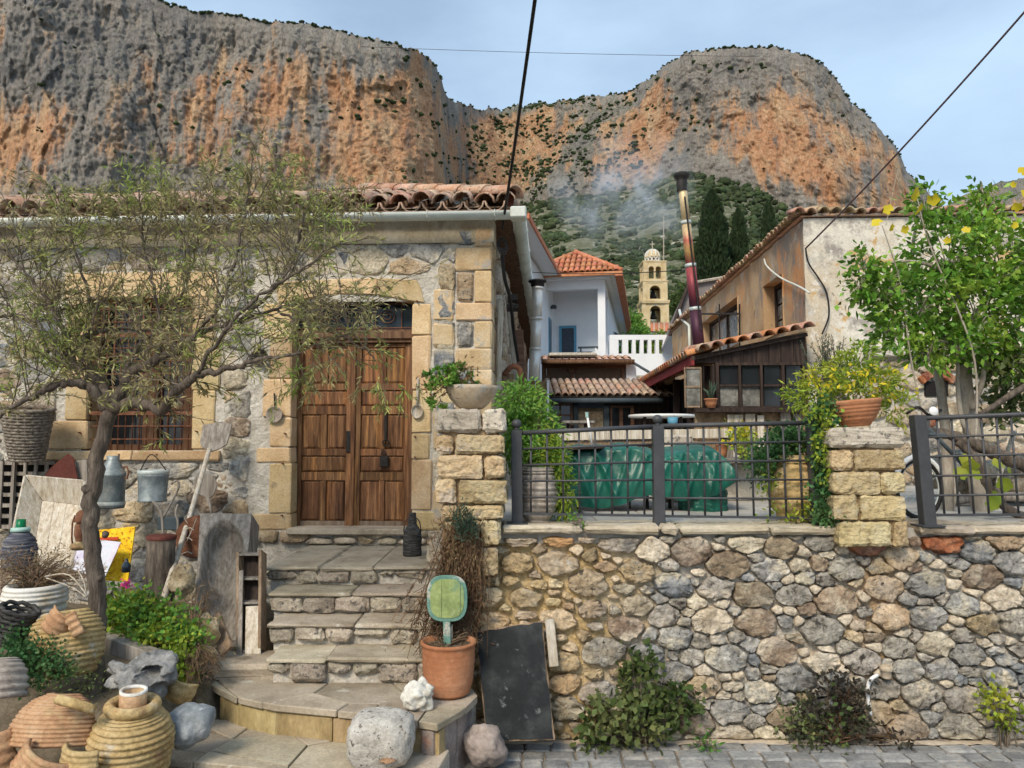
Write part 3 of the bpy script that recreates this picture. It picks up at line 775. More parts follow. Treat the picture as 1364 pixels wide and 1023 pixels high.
# scrub on ledges and along the skyline
CV = np.array([v for v in cliff.data.vertices.data.vertices[0].co]) if False else None
co = np.empty(len(cliff.data.vertices) * 3, dtype=np.float32); cliff.data.vertices.foreach_get('co', co); co = co.reshape(-1, 3)
pts = []; siz = []
cc = co.reshape(nC, W_, 3)
while len(pts) < 2300:
    i = int(g.integers(0, nC - 1)); px = COL[i]
    u = g.uniform()
    if u < .16:
        r = NR - 2; s = g.uniform(.4, 1.1) * (1 if g.uniform() < .8 else 1.7)
    elif u < .72:                                 # saddle and its flanks
        px = g.normal(720, 80); i = int(np.clip((px + 380) // 2.5, 0, nC - 2)); r = int(g.uniform(.0, .97) * NR); s = g.uniform(.5, 2.2) ** 1.2 * .8
        if noise.noise(Vector((i * .09, r * .05, 8))) < -.02: continue
    else:
        px = 850 + g.normal(0, 60) if g.uniform() < .4 else g.uniform(0, 1200)
        i = int(np.clip((px + 380) // 2.5, 0, nC - 2)); r = int(g.uniform(.05, .95) * NR); s = g.uniform(.5, 1.7)
        if noise.noise(Vector((i * .02, r * .05, 3))) < .22: continue
    p = cc[i, r]
    pts.append((p[0], p[1] - .2 * s, p[2] + s * .15)); siz.append(s)
o = scatter('cliff_shrubs', pts, siz, MAT['scrub'], 9, squash=.65)
tag(o, 'small dark bushes clinging to the cliff ledges and skyline', 'shrubs', kind='stuff')
# ------------------------------------------------------------------ rubble masonry
def roughen(o, strength=.026, lev=3, scale=.055):
    md = o.modifiers.new('s', 'SUBSURF'); md.subdivision_type = 'SIMPLE'; md.levels = md.render_levels = lev
    nm = 'rough_stone_%d' % int(scale * 1000)
    tx = bpy.data.textures.get(nm) or bpy.data.textures.new(nm, 'CLOUDS')
    tx.noise_scale = scale; tx.noise_depth = 3
    dm = o.modifiers.new('d', 'DISPLACE'); dm.texture = tx; dm.texture_coords = 'GLOBAL'; dm.strength = strength; dm.mid_level = .5
    return o
def clip(poly, nx, nz, d):
    """keep nx*x+nz*z <= d"""
    out = []
    for i in range(len(poly)):
        a, b = poly[i], poly[(i + 1) % len(poly)]
        da = nx * a[0] + nz * a[1] - d; db = nx * b[0] + nz * b[1] - d
        if da <= 0: out.append(a)
        if (da < 0 < db) or (db < 0 < da):
            t = da / (da - db); out.append((a[0] + (b[0] - a[0]) * t, a[1] + (b[1] - a[1]) * t))
    return out
def pack(u0, u1, z0, z1, rmin, rmax, aspect, seed, excl=(), tries=9000, bias=2.):
    rr = random.Random(seed)
    S = []
    cell = rmax * 2; grid = {}
    for k in range(tries):
        f = 1 - k / tries
        r = rmin + (rmax - rmin) * (rr.random() ** bias) if k > tries * .15 else rmin + (rmax - rmin) * rr.uniform(.6, 1)
        x = rr.uniform(u0, u1) / aspect; z = rr.uniform(z0, z1)
        if any(e[0] < x * aspect < e[1] and e[2] < z < e[3] for e in excl): continue
        gx, gz = int(x // cell), int(z // cell)
        ok = True
        for i in range(gx - 1, gx + 2):
            for j in range(gz - 1, gz + 2):
                for (a, b, c) in grid.get((i, j), ()):
                    if (a - x) ** 2 + (b - z) ** 2 < (r + c) ** 2 * .92: ok = False
        if ok:
            grid.setdefault((gx, gz), []).append((x, z, r)); S.append((x, z, r))
    out = []
    for i, (x, z, r) in enumerate(S):
        poly = [(u0 / aspect, z0), (u1 / aspect, z0), (u1 / aspect, z1), (u0 / aspect, z1)]
        near = sorted(((a - x) ** 2 + (b - z) ** 2, a, b, c) for j, (a, b, c) in enumerate(S) if j != i and abs(a - x) < 5 * rmax and abs(b - z) < 5 * rmax)[:22]
        for d2, a, b, c in near:
            nx, nz = a - x, b - z; dd = math.sqrt(d2)
            t = (d2 + r * r - c * c) / (2 * dd)
            poly = clip(poly, nx / dd, nz / dd, (nx * x + nz * z) / dd + t)
            if len(poly) < 3: break
        if len(poly) < 3: continue
        # no cell may stray far from its stone: leave mortar there instead
        k = 0; an = rr.uniform(0, 6.28)
        while k < 6:
            an += rr.uniform(.75, 1.5); c_, s_ = math.cos(an), math.sin(an); k += 1
            poly = clip(poly, c_, s_, c_ * x + s_ * z + r * rr.uniform(1.15, 2.1))
            if len(poly) < 3: break
        if len(poly) < 3: continue
        poly = [(p[0] * aspect, p[1]) for p in poly]; X = x * aspect
        for e in excl:
            opts = [(e[0] - X, -1), (X - e[1], 1), (e[2] - z, -2), (z - e[3], 2)]
            m, sd = max(opts)
            if m < 0: continue
            if sd == -1: poly = clip(poly, 1, 0, e[0])
            elif sd == 1: poly = clip(poly, -1, 0, -e[1])
            elif sd == -2: poly = clip(poly, 0, 1, e[2])
            else: poly = clip(poly, 0, -1, -e[3])
        if len(poly) >= 3: out.append((poly, X, z, r))
    return out
def stone(poly, gap, prot, seed, n=13, crag=.34):
    """an uneven field stone filling the cell; local coords (u, w, z), w<0 towards the viewer"""
    rr = random.Random(seed)
    A = 0; cx = cz = 0
    for i in range(len(poly)):
        a, b = poly[i], poly[(i + 1) % len(poly)]
        k = a[0] * b[1] - b[0] * a[1]; A += k; cx += (a[0] + b[0]) * k; cz += (a[1] + b[1]) * k
    if abs(A) < 1e-7: return None
    cx /= 3 * A; cz /= 3 * A
    w = max(p[0] for p in poly) - min(p[0] for p in poly); h = max(p[1] for p in poly) - min(p[1] for p in poly)
    if min(w, h) < gap * 3: return None
    poly = [(cx + (p[0] - cx) * (1 - 2 * gap / w), cz + (p[1] - cz) * (1 - 2 * gap / h)) for p in poly]
    # angular outline: every corner broken once, edges slightly bent
    q = []
    for i, p in enumerate(poly):
        if not q or math.dist(p, q[-1]) > .012: q.append(p)
    if len(q) > 2 and math.dist(q[0], q[-1]) < .012: q.pop()
    if len(q) < 3: return None
    pts = []
    for i, p in enumerate(q):
        a, b = q[i - 1], q[(i + 1) % len(q)]
        e = rr.uniform(.10, .26); f = rr.uniform(.10, .26); g_ = rr.uniform(.42, .58); j = rr.uniform(-.035, .02)
        pts.append((p[0] + (a[0] - p[0]) * e, p[1] + (a[1] - p[1]) * e)); pts.append((p[0] + (b[0] - p[0]) * f, p[1] + (b[1] - p[1]) * f))
        mx, mz = p[0] + (b[0] - p[0]) * g_, p[1] + (b[1] - p[1]) * g_
        if math.dist(p, b) > .05: pts.append((mx + (mx - cx) * j * 2, mz + (mz - cz) * j * 2))
    n = len(pts)
    mb = MB(); vs = []; fs = []
    tu, tz = rr.uniform(-.35, .35), rr.uniform(-.35, .35)          # tilt of the face
    for (sc_, dep) in ((1.0, .03), (.95, -.72), (.78, -1.)):
        for (x, z) in pts:
            j = rr.uniform(-1, 1)
            dx, dz = (x - cx) * sc_, (z - cz) * sc_
            if dep > 0: y = dep
            else: y = dep * prot + j * prot * crag + (tu * dx / w + tz * dz / h) * prot * 1.2
            vs.append((cx + dx * (1 + (.01 if dep > 0 else .06) * j), y, cz + dz * (1 + (.01 if dep > 0 else .06) * rr.uniform(-1, 1))))
    for r_ in range(2):
        for k in range(n):
            fs.append((r_ * n + k, r_ * n + (k + 1) % n, (r_ + 1) * n + (k + 1) % n, (r_ + 1) * n + k))
    fs.append(tuple(range(2 * n, 3 * n)))
    mb.add(vs, fs)
    return mb
def masonry(frame, cells, parent, pick, gap, prot, seed, limit=300, stuffname='small_stones', w=0., rough=0.):
    rr = random.Random(seed)
    cells = sorted(cells, key=lambda c: -c[3])
    rest = MB()
    for i, (poly, x, z, r) in enumerate(cells):
        mb = stone(poly, (gap(x, z) if callable(gap) else gap) * rr.uniform(.5, 1.6), prot * rr.uniform(.6, 1.35) * (.5 + r * 6), seed * 1000 + i)
        if mb is None: continue
        if w: mb.v = [(a, b + w, c) for a, b, c in mb.v]
        if i < limit:
            o = mb.build('stone', MAT[pick(x, z, rr)], parent, smooth=True, xf=frame.xf, fixn=False)
            if rough: roughen(o, rough, 2, .055)
        else: rest.add(mb.v, mb.f)
    if rest.v:
        o = rest.build(stuffname, MAT['s_cream'], parent, smooth=True, xf=frame.xf, fixn=False); o['kind'] = 'stuff'
def face_grid(u0, u1, z0, z1, step, holes=(), amp=.012, freq=9., w=0., seed=0, oct=3, low=0.):
    """uneven bedding face with openings"""
    mb = MB()
    us = sorted(set([u0, u1] + [h[i] for h in holes for i in (0, 1) if u0 < h[i] < u1] + list(np.arange(u0, u1, step))))
    zs = sorted(set([z0, z1] + [h[i] for h in holes for i in (2, 3) if z0 < h[i] < z1] + list(np.arange(z0, z1, step))))
    idx = {}
    for i, u in enumerate(us):
        for j, z in enumerate(zs):
            n = noise.fractal(Vector((u * freq, seed, z * freq)), .8, 2.2, oct)
            idx[i, j] = len(mb.v); mb.v.append((u, w - amp * n - (low * noise.noise(Vector((u * 2.3, seed + 3, z * 2.6))) if low else 0), z))
    for i in range(len(us) - 1):
        for j in range(len(zs) - 1):
            cu, cz = (us[i] + us[i + 1]) / 2, (zs[j] + zs[j + 1]) / 2
            if any(h[0] < cu < h[1] and h[2] < cz < h[3] for h in holes): continue
            mb.f.append((idx[i, j], idx[i + 1, j], idx[i + 1, j + 1], idx[i, j + 1]))
    return mb

def tile_mesh(name, rad, length, mat, thick=.014, taper=.85, n=6, arc=math.pi):
    """half-round roof tile along +y, convex up, butt end at y=0"""
    mb = MB(); vs = []
    for (y, f) in ((0, 1.), (length, taper)):
        for rr_ in (rad, rad - thick):
            for k in range(n + 1):
                a = math.pi / 2 - arc / 2 + arc * k / n
                vs.append((math.cos(a) * rr_ * f, y, math.sin(a) * rr_ * f))
    m = n + 1
    fs = []
    for k in range(n):
        fs += [(k, k + 1, 2 * m + k + 1, 2 * m + k), (m + k + 1, m + k, 3 * m + k, 3 * m + k + 1), (k + 1, k, m + k, m + k + 1), (2 * m + k, 2 * m + k + 1, 3 * m + k + 1, 3 * m + k)]
    fs += [(0, 2 * m, 3 * m, m), (n, m + n, 3 * m + n, 2 * m + n)]
    mb.add(vs, fs)
    me = bpy.data.meshes.new(name); me.from_pydata(mb.v, [], mb.f)
    me.polygons.foreach_set('use_smooth', [True] * len(me.polygons)); me.materials.append(mat)
    return me
def inst(me, name, parent, M4):
    o = bpy.data.objects.new(name, me); col.objects.link(o)
    adopt(o, parent); o.matrix_basis = M4
    return o
def fmat(fr, u, w, z, slope=0., extra=None):
    """local tile axes (x across, y up the slope) -> world"""
    M = Matrix(((fr.a.x, fr.b.x, 0, 0), (fr.a.y, fr.b.y, 0, 0), (0, 0, 1, 0), (0, 0, 0, 1)))
    p = fr.w(u, w, z)
    M = Matrix.Translation(p) @ M @ Matrix.Rotation(slope, 4, 'X')
    return M @ extra if extra is not None else M

# ------------------------------------------------------------------ old stone house
c0 = P(655, 500, 7.0)
H = Frame(c0.x, 7.0, .05)
hx = H.xf
house = thing('stone_house', 'old rubble stone house with weathered double door and tiled roof', 'house', H.w(-2.5, 0, .4))
def hp(px, py, w=0): return H.px(px, py, w)
def hrect(x0, y0, x1, y1, w=0):
    u0, z1 = hp((x0), y0, w); u1, z0 = hp(x1, y1, w)
    return u0, u1, z0, z1
EAVE = hp(400, 297)[1]
UL = -6.2
door_r = hrect(389, 403, 549, 704); win_r = hrect(118, 398, 258, 600)
ZTOP = hp(560, 323)[1]
mort = face_grid(UL, 0, .2, ZTOP, .03, [door_r, win_r], amp=.012, freq=7, w=-.010, oct=4, low=.016)
hw = mort.build('wall', MAT['mortar_h'], house, smooth=True, xf=hx)
# rubble between the dressed stones
ex = [hrect(340, 368, 580, 706), hrect(84, 362, 296, 616), (hp(607, 400)[0], .1, .2, ZTOP), hrect(330, 700, 590, 760)]
cells = pack(UL, 0, .3, ZTOP - .02, .042, .115, 1.7, 11, ex, tries=14000, bias=1.6)
def pick_h(x, z, rr):
    t = rr.random()
    return 's_grey' if t < .30 else 's_cream' if t < .50 else 's_blue' if t < .62 else 's_tan' if t < .80 else 's_pit' if t < .93 else 's_brown'
masonry(H, cells, hw, pick_h, .002, .028, 3, limit=300, rough=.022)
# small strip between door jamb and quoins
def block(px0, py0, px1, py1, mat, parent, w0=-.03, w1=.3, ch=.012, jit=.005, seed=0, name='ashlar_block', gap=.004):
    u0, u1, z0, z1 = hrect(px0, py0, px1, py1)
    mb = MB(); mb.cbox(((u0 + u1) / 2, (w0 + w1) / 2, (z0 + z1) / 2), (u1 - u0 - 2 * gap, w1 - w0, z1 - z0 - 2 * gap), ch, jit, seed=seed)
    return mb.build(name, mat, parent, xf=hx)
qs = [304, 330, 361, 404, 428, 465, 492, 527, 560, 600, 650, 700]
for i in range(len(qs) - 1):
    y0, y1 = qs[i], qs[i + 1]
    if i % 2: block(607, y0, 656, y1, MAT['quoin'], hw, w0=-.036, w1=.34, seed=i, name='quoin')
    else:
        block(632, y0, 656, y1, MAT['quoin'], hw, w0=-.036, w1=.5, seed=i, name='quoin')
        block(609, y0 + 2, 631, y1 - 2, MAT[('s_blue', 's_grey', 's_tan')[i % 3]], hw, w0=-.034, w1=.1, ch=.02, jit=.008, seed=40 + i, name='stone')
for i, (x0, y0, x1, y1, m) in enumerate([(577, 385, 606, 428, 'quoin'), (577, 430, 606, 462, 'quoin'), (577, 464, 606, 500, 's_blue'), (577, 502, 606, 540, 'quoin'), (577, 542, 606, 600, 'quoin'), (577, 602, 606, 650, 's_cream'), (577, 652, 606, 700, 'quoin')]):
    block(x0, y0, x1, y1, MAT[m], hw, w0=-.032, w1=.1, ch=.02, jit=.008, seed=80 + i, name='stone')
# cornice band under the eave
mb = face_grid(UL, .02, ZTOP - .015, EAVE + .02, .12, amp=.006, freq=5, w=-.035, seed=4)
mb.build('cornice', MAT['render'], house, smooth=True, xf=hx)
mb = MB(); mb.bx(UL, .02, -.03, .25, ZTOP - .012, EAVE + .015); mb.build('cornice_core', MAT['render'], house, xf=hx)

# door surround
for i, (y0, y1, xl) in enumerate([(405, 452, 352), (452, 505, 360), (505, 556, 351), (556, 596, 360), (596, 617, 343), (617, 684, 360), (684, 706, 336)]):
    block(xl, y0, 389, y1, MAT['ochre'], hw, w0=-.03, w1=.34, seed=100 + i, name='jamb_stone')
for i, (y0, y1, xr) in enumerate([(405, 447, 575), (447, 520, 574), (520, 577, 575), (577, 612, 573), (612, 680, 576), (680, 706, 588)]):
    block(549, y0, xr, y1, MAT['ochre'], hw, w0=-.03, w1=.34, seed=120 + i, name='jamb_stone')
def vouss(pts, mat, seed):
    poly = []
    for (x, y) in pts:
        u, z = hp(x, y); poly.append((u, -.034, z))
    mb = MB(); mb.prism(poly, (0, .36, 0)); return mb.build('lintel_stone', mat, hw, xf=hx, bevel=.009)
vouss([(372, 404), (389, 402), (438, 393.5), (436, 373), (368, 377)], MAT['ochre'], 1)
vouss([(439, 393.5), (468, 392), (502, 393.5), (503, 371), (437, 373)], MAT['ochre'], 2)
vouss([(503, 393.5), (549, 402), (566, 404), (562, 386), (556, 374), (504, 371)], MAT['ochre'], 3)
# threshold and foundation course under the door
mb = MB(); u0, u1, z0, z1 = hrect(386, 702, 552, 708, .0); mb.cbox(((u0 + u1) / 2, .1, z1 - .03), (u1 - u0, .42, .06), .012, .004)
mb.build('threshold', MAT['slab'], house, xf=hx)

# the double door, set back in the reveal
DW = .15
door = MB()
u0, u1, z0, z1 = hrect(389, 455, 549, 703, DW)
uL, zT = hp(389, 455, DW); uR, zB = hp(549, 703, DW); uM = hp(470.5, 600, DW)[0]
dr = MB()
dr.bx(uL - .02, uL + .05, DW - .03, DW + .09, zB, zT); dr.bx(uR - .03, uR + .04, DW - .03, DW + .09, zB, zT)
dr.build('door_frame', MAT['jambwood'], house, xf=hx, bevel=.004)
u_a, z_a = hp(389, 441, DW); u_b, z_b = hp(549, 457, DW)
mb = MB(); mb.bx(uL - .02, uR + .04, DW - .05, DW + .09, z_b, z_a); mb.bx(uL - .02, uR + .04, DW - .075, DW - .05, z_b + .035, z_a - .02)
mb.build('transom', MAT['jambwood'], house, xf=hx, bevel=.005)
def door_leaf(xa, xb, label):
    ua, ub = hp(xa, 600, DW)[0], hp(xb, 600, DW)[0]
    zt, zb = hp(xa, 458, DW)[1], hp(xa, 702, DW)[1]
    def zy(y): return hp(470, y, DW)[1]
    leaf = MB(); leaf.bx(ua + .002, ub - .002, DW + .015, DW + .045, zb + .006, zt)
    lf = leaf.build('door_leaf', MAT['door'], house, xf=hx)
    W = ub - ua; st = W * .115; md = (ua + ub) / 2
    rows = [(463, 511, 2), (520, 541, 1), (552, 598, 2), (607, 629, 1), (640, 694, 2)]
    # stiles, then rails and muntins between them, all proud of the leaf
    for (a, b) in ((ua + .003, ua + st), (ub - st, ub - .003)):
        mb = MB(); mb.bx(a, b, DW - .012, DW + .02, zb + .006, zt); mb.build('stile', MAT['door'], lf, xf=hx, bevel=.003)
    edges = [458] + [v for r in rows for v in r[:2]] + [701]
    for i in range(0, len(edges), 2):
        mb = MB(); mb.bx(ua + st + .001, ub - st - .001, DW - .010, DW + .02, zy(edges[i + 1]), zy(edges[i]))
        mb.build('rail', MAT['doorlow' if i == len(edges) - 2 else 'door'], lf, xf=hx, bevel=.003)
    for (y0, y1, n) in rows:
        z1, z0 = zy(y0), zy(y1)
        if n == 2:
            mb = MB(); mb.bx(md - st * .42, md + st * .42, DW - .009, DW + .02, z0 + .001, z1 - .001); mb.build('muntin', MAT['door'], lf, xf=hx, bevel=.003)
            spans = [(ua + st + .002, md - st * .42 - .002), (md + st * .42 + .002, ub - st - .002)]
        else: spans = [(ua + st + .002, ub - st - .002)]
        for (a, b) in spans:
            q = MB(); s_ = .022
            q.add([(a, DW + .012, z0), (b, DW + .012, z0), (b, DW + .012, z1), (a, DW + .012, z1), (a + s_, DW - .004, z0 + s_), (b - s_, DW - .004, z0 + s_), (b - s_, DW - .004, z1 - s_), (a + s_, DW - .004, z1 - s_)],
                  [(4, 5, 6, 7), (0, 1, 5, 4), (1, 2, 6, 5), (2, 3, 7, 6), (3, 0, 4, 7)])
            q.build('panel', MAT['door'], lf, xf=hx)
    return lf
lf1 = door_leaf(393, 470, ''); lf2 = door_leaf(471.5, 547, '')
mb = MB(); u, z = hp(473, 460, DW); u2, z2 = hp(473, 700, DW)
mb.bx(u - .022, u + .018, DW - .035, DW - .013, z2, z); mb.build('cover_strip', MAT['door'], lf2, xf=hx, bevel=.006)
def hbox(px0, py0, px1, py1, w0, w1, name, mat, parent, bevel=.003):
    a, z1 = hp(px0, py0, w0); b, z0 = hp(px1, py1, w0)
    mb = MB(); mb.bx(a, b, w0, w1, z0, z1); return mb.build(name, mat, parent, xf=hx, bevel=bevel)
hbox(461, 574, 467, 602, DW - .03, DW - .012, 'lock_plate', MAT['blackiron'], lf1)
hbox(512, 548, 515, 585, DW - .025, DW - .012, 'hasp', MAT['blackiron'], lf2)
hbox(505.5, 607, 516.5, 622, DW - .055, DW - .02, 'padlock', MAT['blackiron'], lf2, .006)
mb = MB(); u, z = hp(511, 606, DW - .035)
mb.tube([(u + .022 * math.cos(a), DW - .037, z + .035 * math.sin(a)) for a in np.linspace(0, math.pi, 9)], .006, 6); mb.build('shackle', MAT['blackiron'], lf2, xf=hx, smooth=True)
mb = MB(); u, z = hp(514, 590, DW - .03)
mb.tube([(u + .03 * math.cos(a), DW - .03, z + .03 * math.sin(a)) for a in np.linspace(0, 2 * math.pi, 15)], .007, 6, cap=False); mb.build('ring_handle', MAT['blackiron'], lf2, xf=hx, smooth=True)
# fanlight with wrought scrolls
FU0, FZ1 = hp(389, 400, DW); FU1, FZ0 = hp(549, 441, DW)
mb = MB(); mb.bx(FU0, FU1, DW + .03, DW + .05, FZ0, FZ1 + .05); fan = mb.build('fanlight', MAT['glassb'], house, xf=hx)
for i, c in enumerate((410, 445, 482, 517)):
    pts = []
    u, z = hp(c, 421, DW)
    for k in range(34):
        a = k / 33 * 4.2 * math.pi; r = .012 + .072 * k / 33
        sgn = -1 if i % 2 else 1
        pts.append((u + sgn * r * math.cos(a), DW - .005, z + r * math.sin(a) * .95))
    mb = MB(); mb.tube(pts, .005, 5); mb.build('iron_scroll', MAT['rust'], fan, xf=hx, smooth=True)
for yy in (406, 438):
    mb = MB(); u, z = hp(389, yy, DW); mb.tube([(FU0 - .01, DW - .004, z), (FU1 + .01, DW - .004, z)], .006, 6); mb.build('iron_bar', MAT['rust'], fan, xf=hx)
for xx in (428, 464, 500, 535):
    u, z = hp(xx, 402, DW); u, z2 = hp(xx, 440, DW)
    mb = MB(); mb.tube([(u, DW - .003, z), (u, DW - .003, z2)], .005, 6); mb.build('iron_bar', MAT['rust'], fan, xf=hx)

# window with rusty grille
for i, (y0, y1, xl) in enumerate([(396, 440, 92), (440, 500, 85), (500, 560, 90), (560, 599, 68)]):
    block(xl, y0, 118, y1, MAT['ochre'], hw, seed=150 + i, name='jamb_stone')
for i, (y0, y1, xr) in enumerate([(396, 450, 288), (450, 520, 294), (520, 599, 286)]):
    block(258, y0, xr, y1, MAT['ochre'], hw, seed=160 + i, name='jamb_stone')
block(88, 364, 292, 397, MAT['ochre'], hw, seed=170, name='lintel_stone')
block(62, 600, 180, 614, MAT['ochre'], hw, w0=-.06, w1=.3, seed=171, name='sill_stone'); block(180, 600, 296, 614, MAT['ochre'], hw, w0=-.06, w1=.3, seed=172, name='sill_stone')
WW = .2
a, zt = hp(116, 396, WW); b, zb = hp(260, 602, WW)
win = MB(); win.bx(a - .05, b + .05, WW + .04, WW + .06, zb - .05, zt + .05); win = win.build('window', MAT['glass'], house, xf=hx)
for (x0, x1) in ((116, 128), (196, 208), (250, 262)):
    hbox(x0, 394, x1, 604, WW - .02, WW + .039, 'frame_stile', MAT['jambwood'], win)
for (y0, y1) in ((394, 404), (470, 476), (540, 546), (592, 604)):
    for (x0, x1) in ((128.5, 195.5), (208.5, 249.5)):
        hbox(x0, y0, x1, y1, WW - .015, WW + .038, 'frame_rail', MAT['jambwood'], win)
for k in range(16):
    x = 118.5 + k * 9.25
    u, z1 = hp(x, 396, .03); u2, z0 = hp(x, 601, .03)
    mb = MB(); mb.tube([(u, .03, z0), (u, .03, z1)], .0062 if k % 4 else .0085, 6); mb.build('grille_bar', MAT['rust'], win, xf=hx, smooth=True)
for k in range(12):
    y = 585 - k * 17.4
    a, z = hp(117, y, .02); b, z = hp(259, y, .02)
    mb = MB()
    if k in (2, 8): mb.bx(a, b, .008, .02, z - .018, z + .018)
    else: mb.tube([(a, .02, z), (b, .02, z)], .006, 6)
    mb.build('grille_bar', MAT['rust'], win, xf=hx)

# side wall going back, with quoins at the corner only
mb = MB(); rows = []
for j in range(26):
    z = lerp(.2, EAVE + .05, j / 25); row = []
    for i in range(60):
        w = .02 + 12 * (i / 59) ** 1.6
        row.append((-.01 + .035 * noise.fractal(Vector((0, w * 3, z * 3)), .9, 2.1, 4), w, z))
    rows.append(row)
mb.grid(rows); mb.build('side_wall', MAT['sidewall'], house, smooth=True, xf=hx)
cells = pack(.55, 8, .6, EAVE - .1, .07, .15, 1.5, 31, (), tries=2500)
SF = Frame(H.w(-.01, 0, 0).x, H.w(-.01, 0, 0).y, -math.pi / 2 + .05)      # u runs away along the side wall, w points into the house
class _SF:
    def xf(s, v): return H.w(.012 - v[1], v[0], v[2])
masonry(_SF(), cells, house, lambda x, z, rr: 's_brown' if rr.random() < .6 else 's_tan', .02, .03, 8, limit=60, stuffname='side_wall_stones')
mb = MB(); mb.bx(UL, -.05, 11.98, 12.0, .2, EAVE); mb.build('back_wall', MAT['sidewall'], house, xf=hx)

# roof: hipped, barrel tiles
SL = R(21)
ov = .20                                         # overhang
EZ = EAVE + .06
rows = []
roof = MB()
def rz(w): return EZ + (w + ov) * math.tan(SL)
rid = 3.4
roof.add([(UL, -ov, EZ), (ov, -ov, EZ), (ov - rid - ov, rid, rz(rid)), (UL, rid, rz(rid)), (ov, 12.2, EZ), (ov - rid - ov, 12.2 - rid - ov, rz(rid)), (UL, 12.2, EZ)],
         [(0, 1, 2, 3), (1, 4, 5, 2), (4, 6, 3, 5)])
roof.build('roof', MAT['tile_pale'], house, xf=hx)
roofo = bpy.data.objects['roof']
TM = [tile_mesh('tile_a', .098, .46, MAT['tile']), tile_mesh('tile_b', .098, .46, MAT['tile_pale']), tile_mesh('tile_c', .094, .44, MAT['tile_pale'])]
PM = [tile_mesh('pan_tile', .098, .46, MAT['tile_pale'], taper=1.12)]
pitch = .196
rr = random.Random(5)
for r in range(4):
    for k in range(34):
        u = ov - .06 - k * pitch
        w = -ov - .05 + r * .36
        if u > ov - .06 - max(0, r * .36 - .1): continue
        z = EZ + (w + ov) * math.tan(SL)
        E = Matrix.Rotation(rr.uniform(-.04, .04), 4, 'Z') @ Matrix.Rotation(rr.uniform(-.06, .06), 4, 'Y')
        inst(rr.choice(TM), 'roof_tile', roofo, fmat(H, u + rr.uniform(-.008, .008), w + rr.uniform(-.03, .02), z + .055 + rr.uniform(-.006, .01), SL, E))
        inst(PM[0], 'pan_tile', roofo, fmat(H, u - pitch / 2, w + .03, z + .075, SL, Matrix.Rotation(math.pi, 4, 'Y')))
# hip ridge tiles at the corner
hd = Vector((-1, 1, math.tan(SL))).normalized()
HM = tile_mesh('hip_tile', .11, .44, MAT['tile'])
for k in range(7):
    p = Vector((ov + .03, -ov - .03, EZ + .09)) + Vector((-1, 1, math.tan(SL))) * (.27 * k)
    M = fmat(H, p.x, p.y, p.z, 0, Matrix.Rotation(math.pi / 4, 4, 'Z') @ Matrix.Rotation(math.atan(math.tan(SL) / math.sqrt(2)), 4, 'X'))
    inst(HM, 'hip_tile', roofo, M)
# side eave tile ends
for k in range(40):
    inst(rr.choice(TM), 'roof_tile', roofo, fmat(H, ov + .04, .12 + k * pitch, EZ + .045, 0, Matrix.Rotation(math.pi / 2, 4, 'Z') @ Matrix.Rotation(SL, 4, 'X')))
# a broken tile standing on the roof and the corner finial
mb = MB(); p0 = H.px(428, 258, -.1); 
mb.prism([(p0[0] - .045, .0, p0[1] - .04), (p0[0] + .05, .0, p0[1] - .04), (p0[0] + .02, .0, p0[1] + .03), (p0[0] - .035, .0, p0[1] + .09)], (0, .02, 0)); mb.build('broken_tile', MAT['tile_orange'], roofo, xf=hx)
p0 = H.px(678, 262, -.1)
mb = MB(); mb.prism([(p0[0] - .03, -.14, p0[1] - .12), (p0[0] + .04, -.14, p0[1] - .09), (p0[0] + .075, -.14, p0[1] + .09), (p0[0] + .02, -.14, p0[1] + .05)], (0, .03, 0)); mb.build('corner_tile', MAT['darkred'], roofo, xf=hx)

# soffit boards
mb = MB(); mb.bx(UL, ov - .01, -ov + .01, .0, EAVE + .021, EAVE + .045); mb.bx(.001, ov - .012, .005, 12, EAVE + .021, EAVE + .045); mb.build('soffit', MAT['jambwood'], house, xf=hx)
# gutter: half-round along the front, turning the corner and running back
def gutter(name, pts, rad, parent, n=8):
    mb = MB()
    for i in range(len(pts) - 1):
        a, b = Vector(pts[i]), Vector(pts[i + 1]); t = (b - a).normalized(); sd = t.cross(Vector((0, 0, 1))).normalized()
        ring = []
        for q in (a, b):
            for rr_ in (rad, rad * .9):
                for k in range(n + 1):
                    an = math.pi + math.pi * k / n
                    ring.append(q + sd * (rr_ * math.cos(an)) + Vector((0, 0, 1)) * (rr_ * math.sin(an)))
        m = n + 1; fs = []
        for k in range(n):
            fs += [(k, k + 1, 2 * m + k + 1, 2 * m + k), (m + k, m + k + 1, 3 * m + k + 1, 3 * m + k), (k, k + 1, m + k + 1, m + k), (2 * m + k, 2 * m + k + 1, 3 * m + k + 1, 3 * m + k)]
        fs += [(0, m, 3 * m, 2 * m), (n, m + n, 3 * m + n, 2 * m + n)]
        mb.add(ring, fs)
    return mb.build(name, MAT['pvc'], parent, smooth=True, xf=hx)
gz = hp(500, 290, -.26)[1] + .03
gutter('gutter', [(UL, -.265, gz), (.262, -.265, gz)], .066, house)
gutter('gutter', [(.262, -.268, gz - .001), (.262, 12, gz - .001)], .066, house)
mb = MB(); mb.bx(.19, .335, -.345, -.19, gz - .07, gz + .035); mb.build('gutter_corner', MAT['pvc'], house, xf=hx, bevel=.012)
for k in range(9):
    u = .05 - k * .62
    mb = MB(); mb.tube([(u, -.265 + .071 * math.cos(a), gz + .071 * math.sin(a)) for a in np.linspace(math.pi * .95, math.pi * 2.05, 9)], .006, 5); mb.build('gutter_bracket', MAT['pvc'], house, xf=hx)
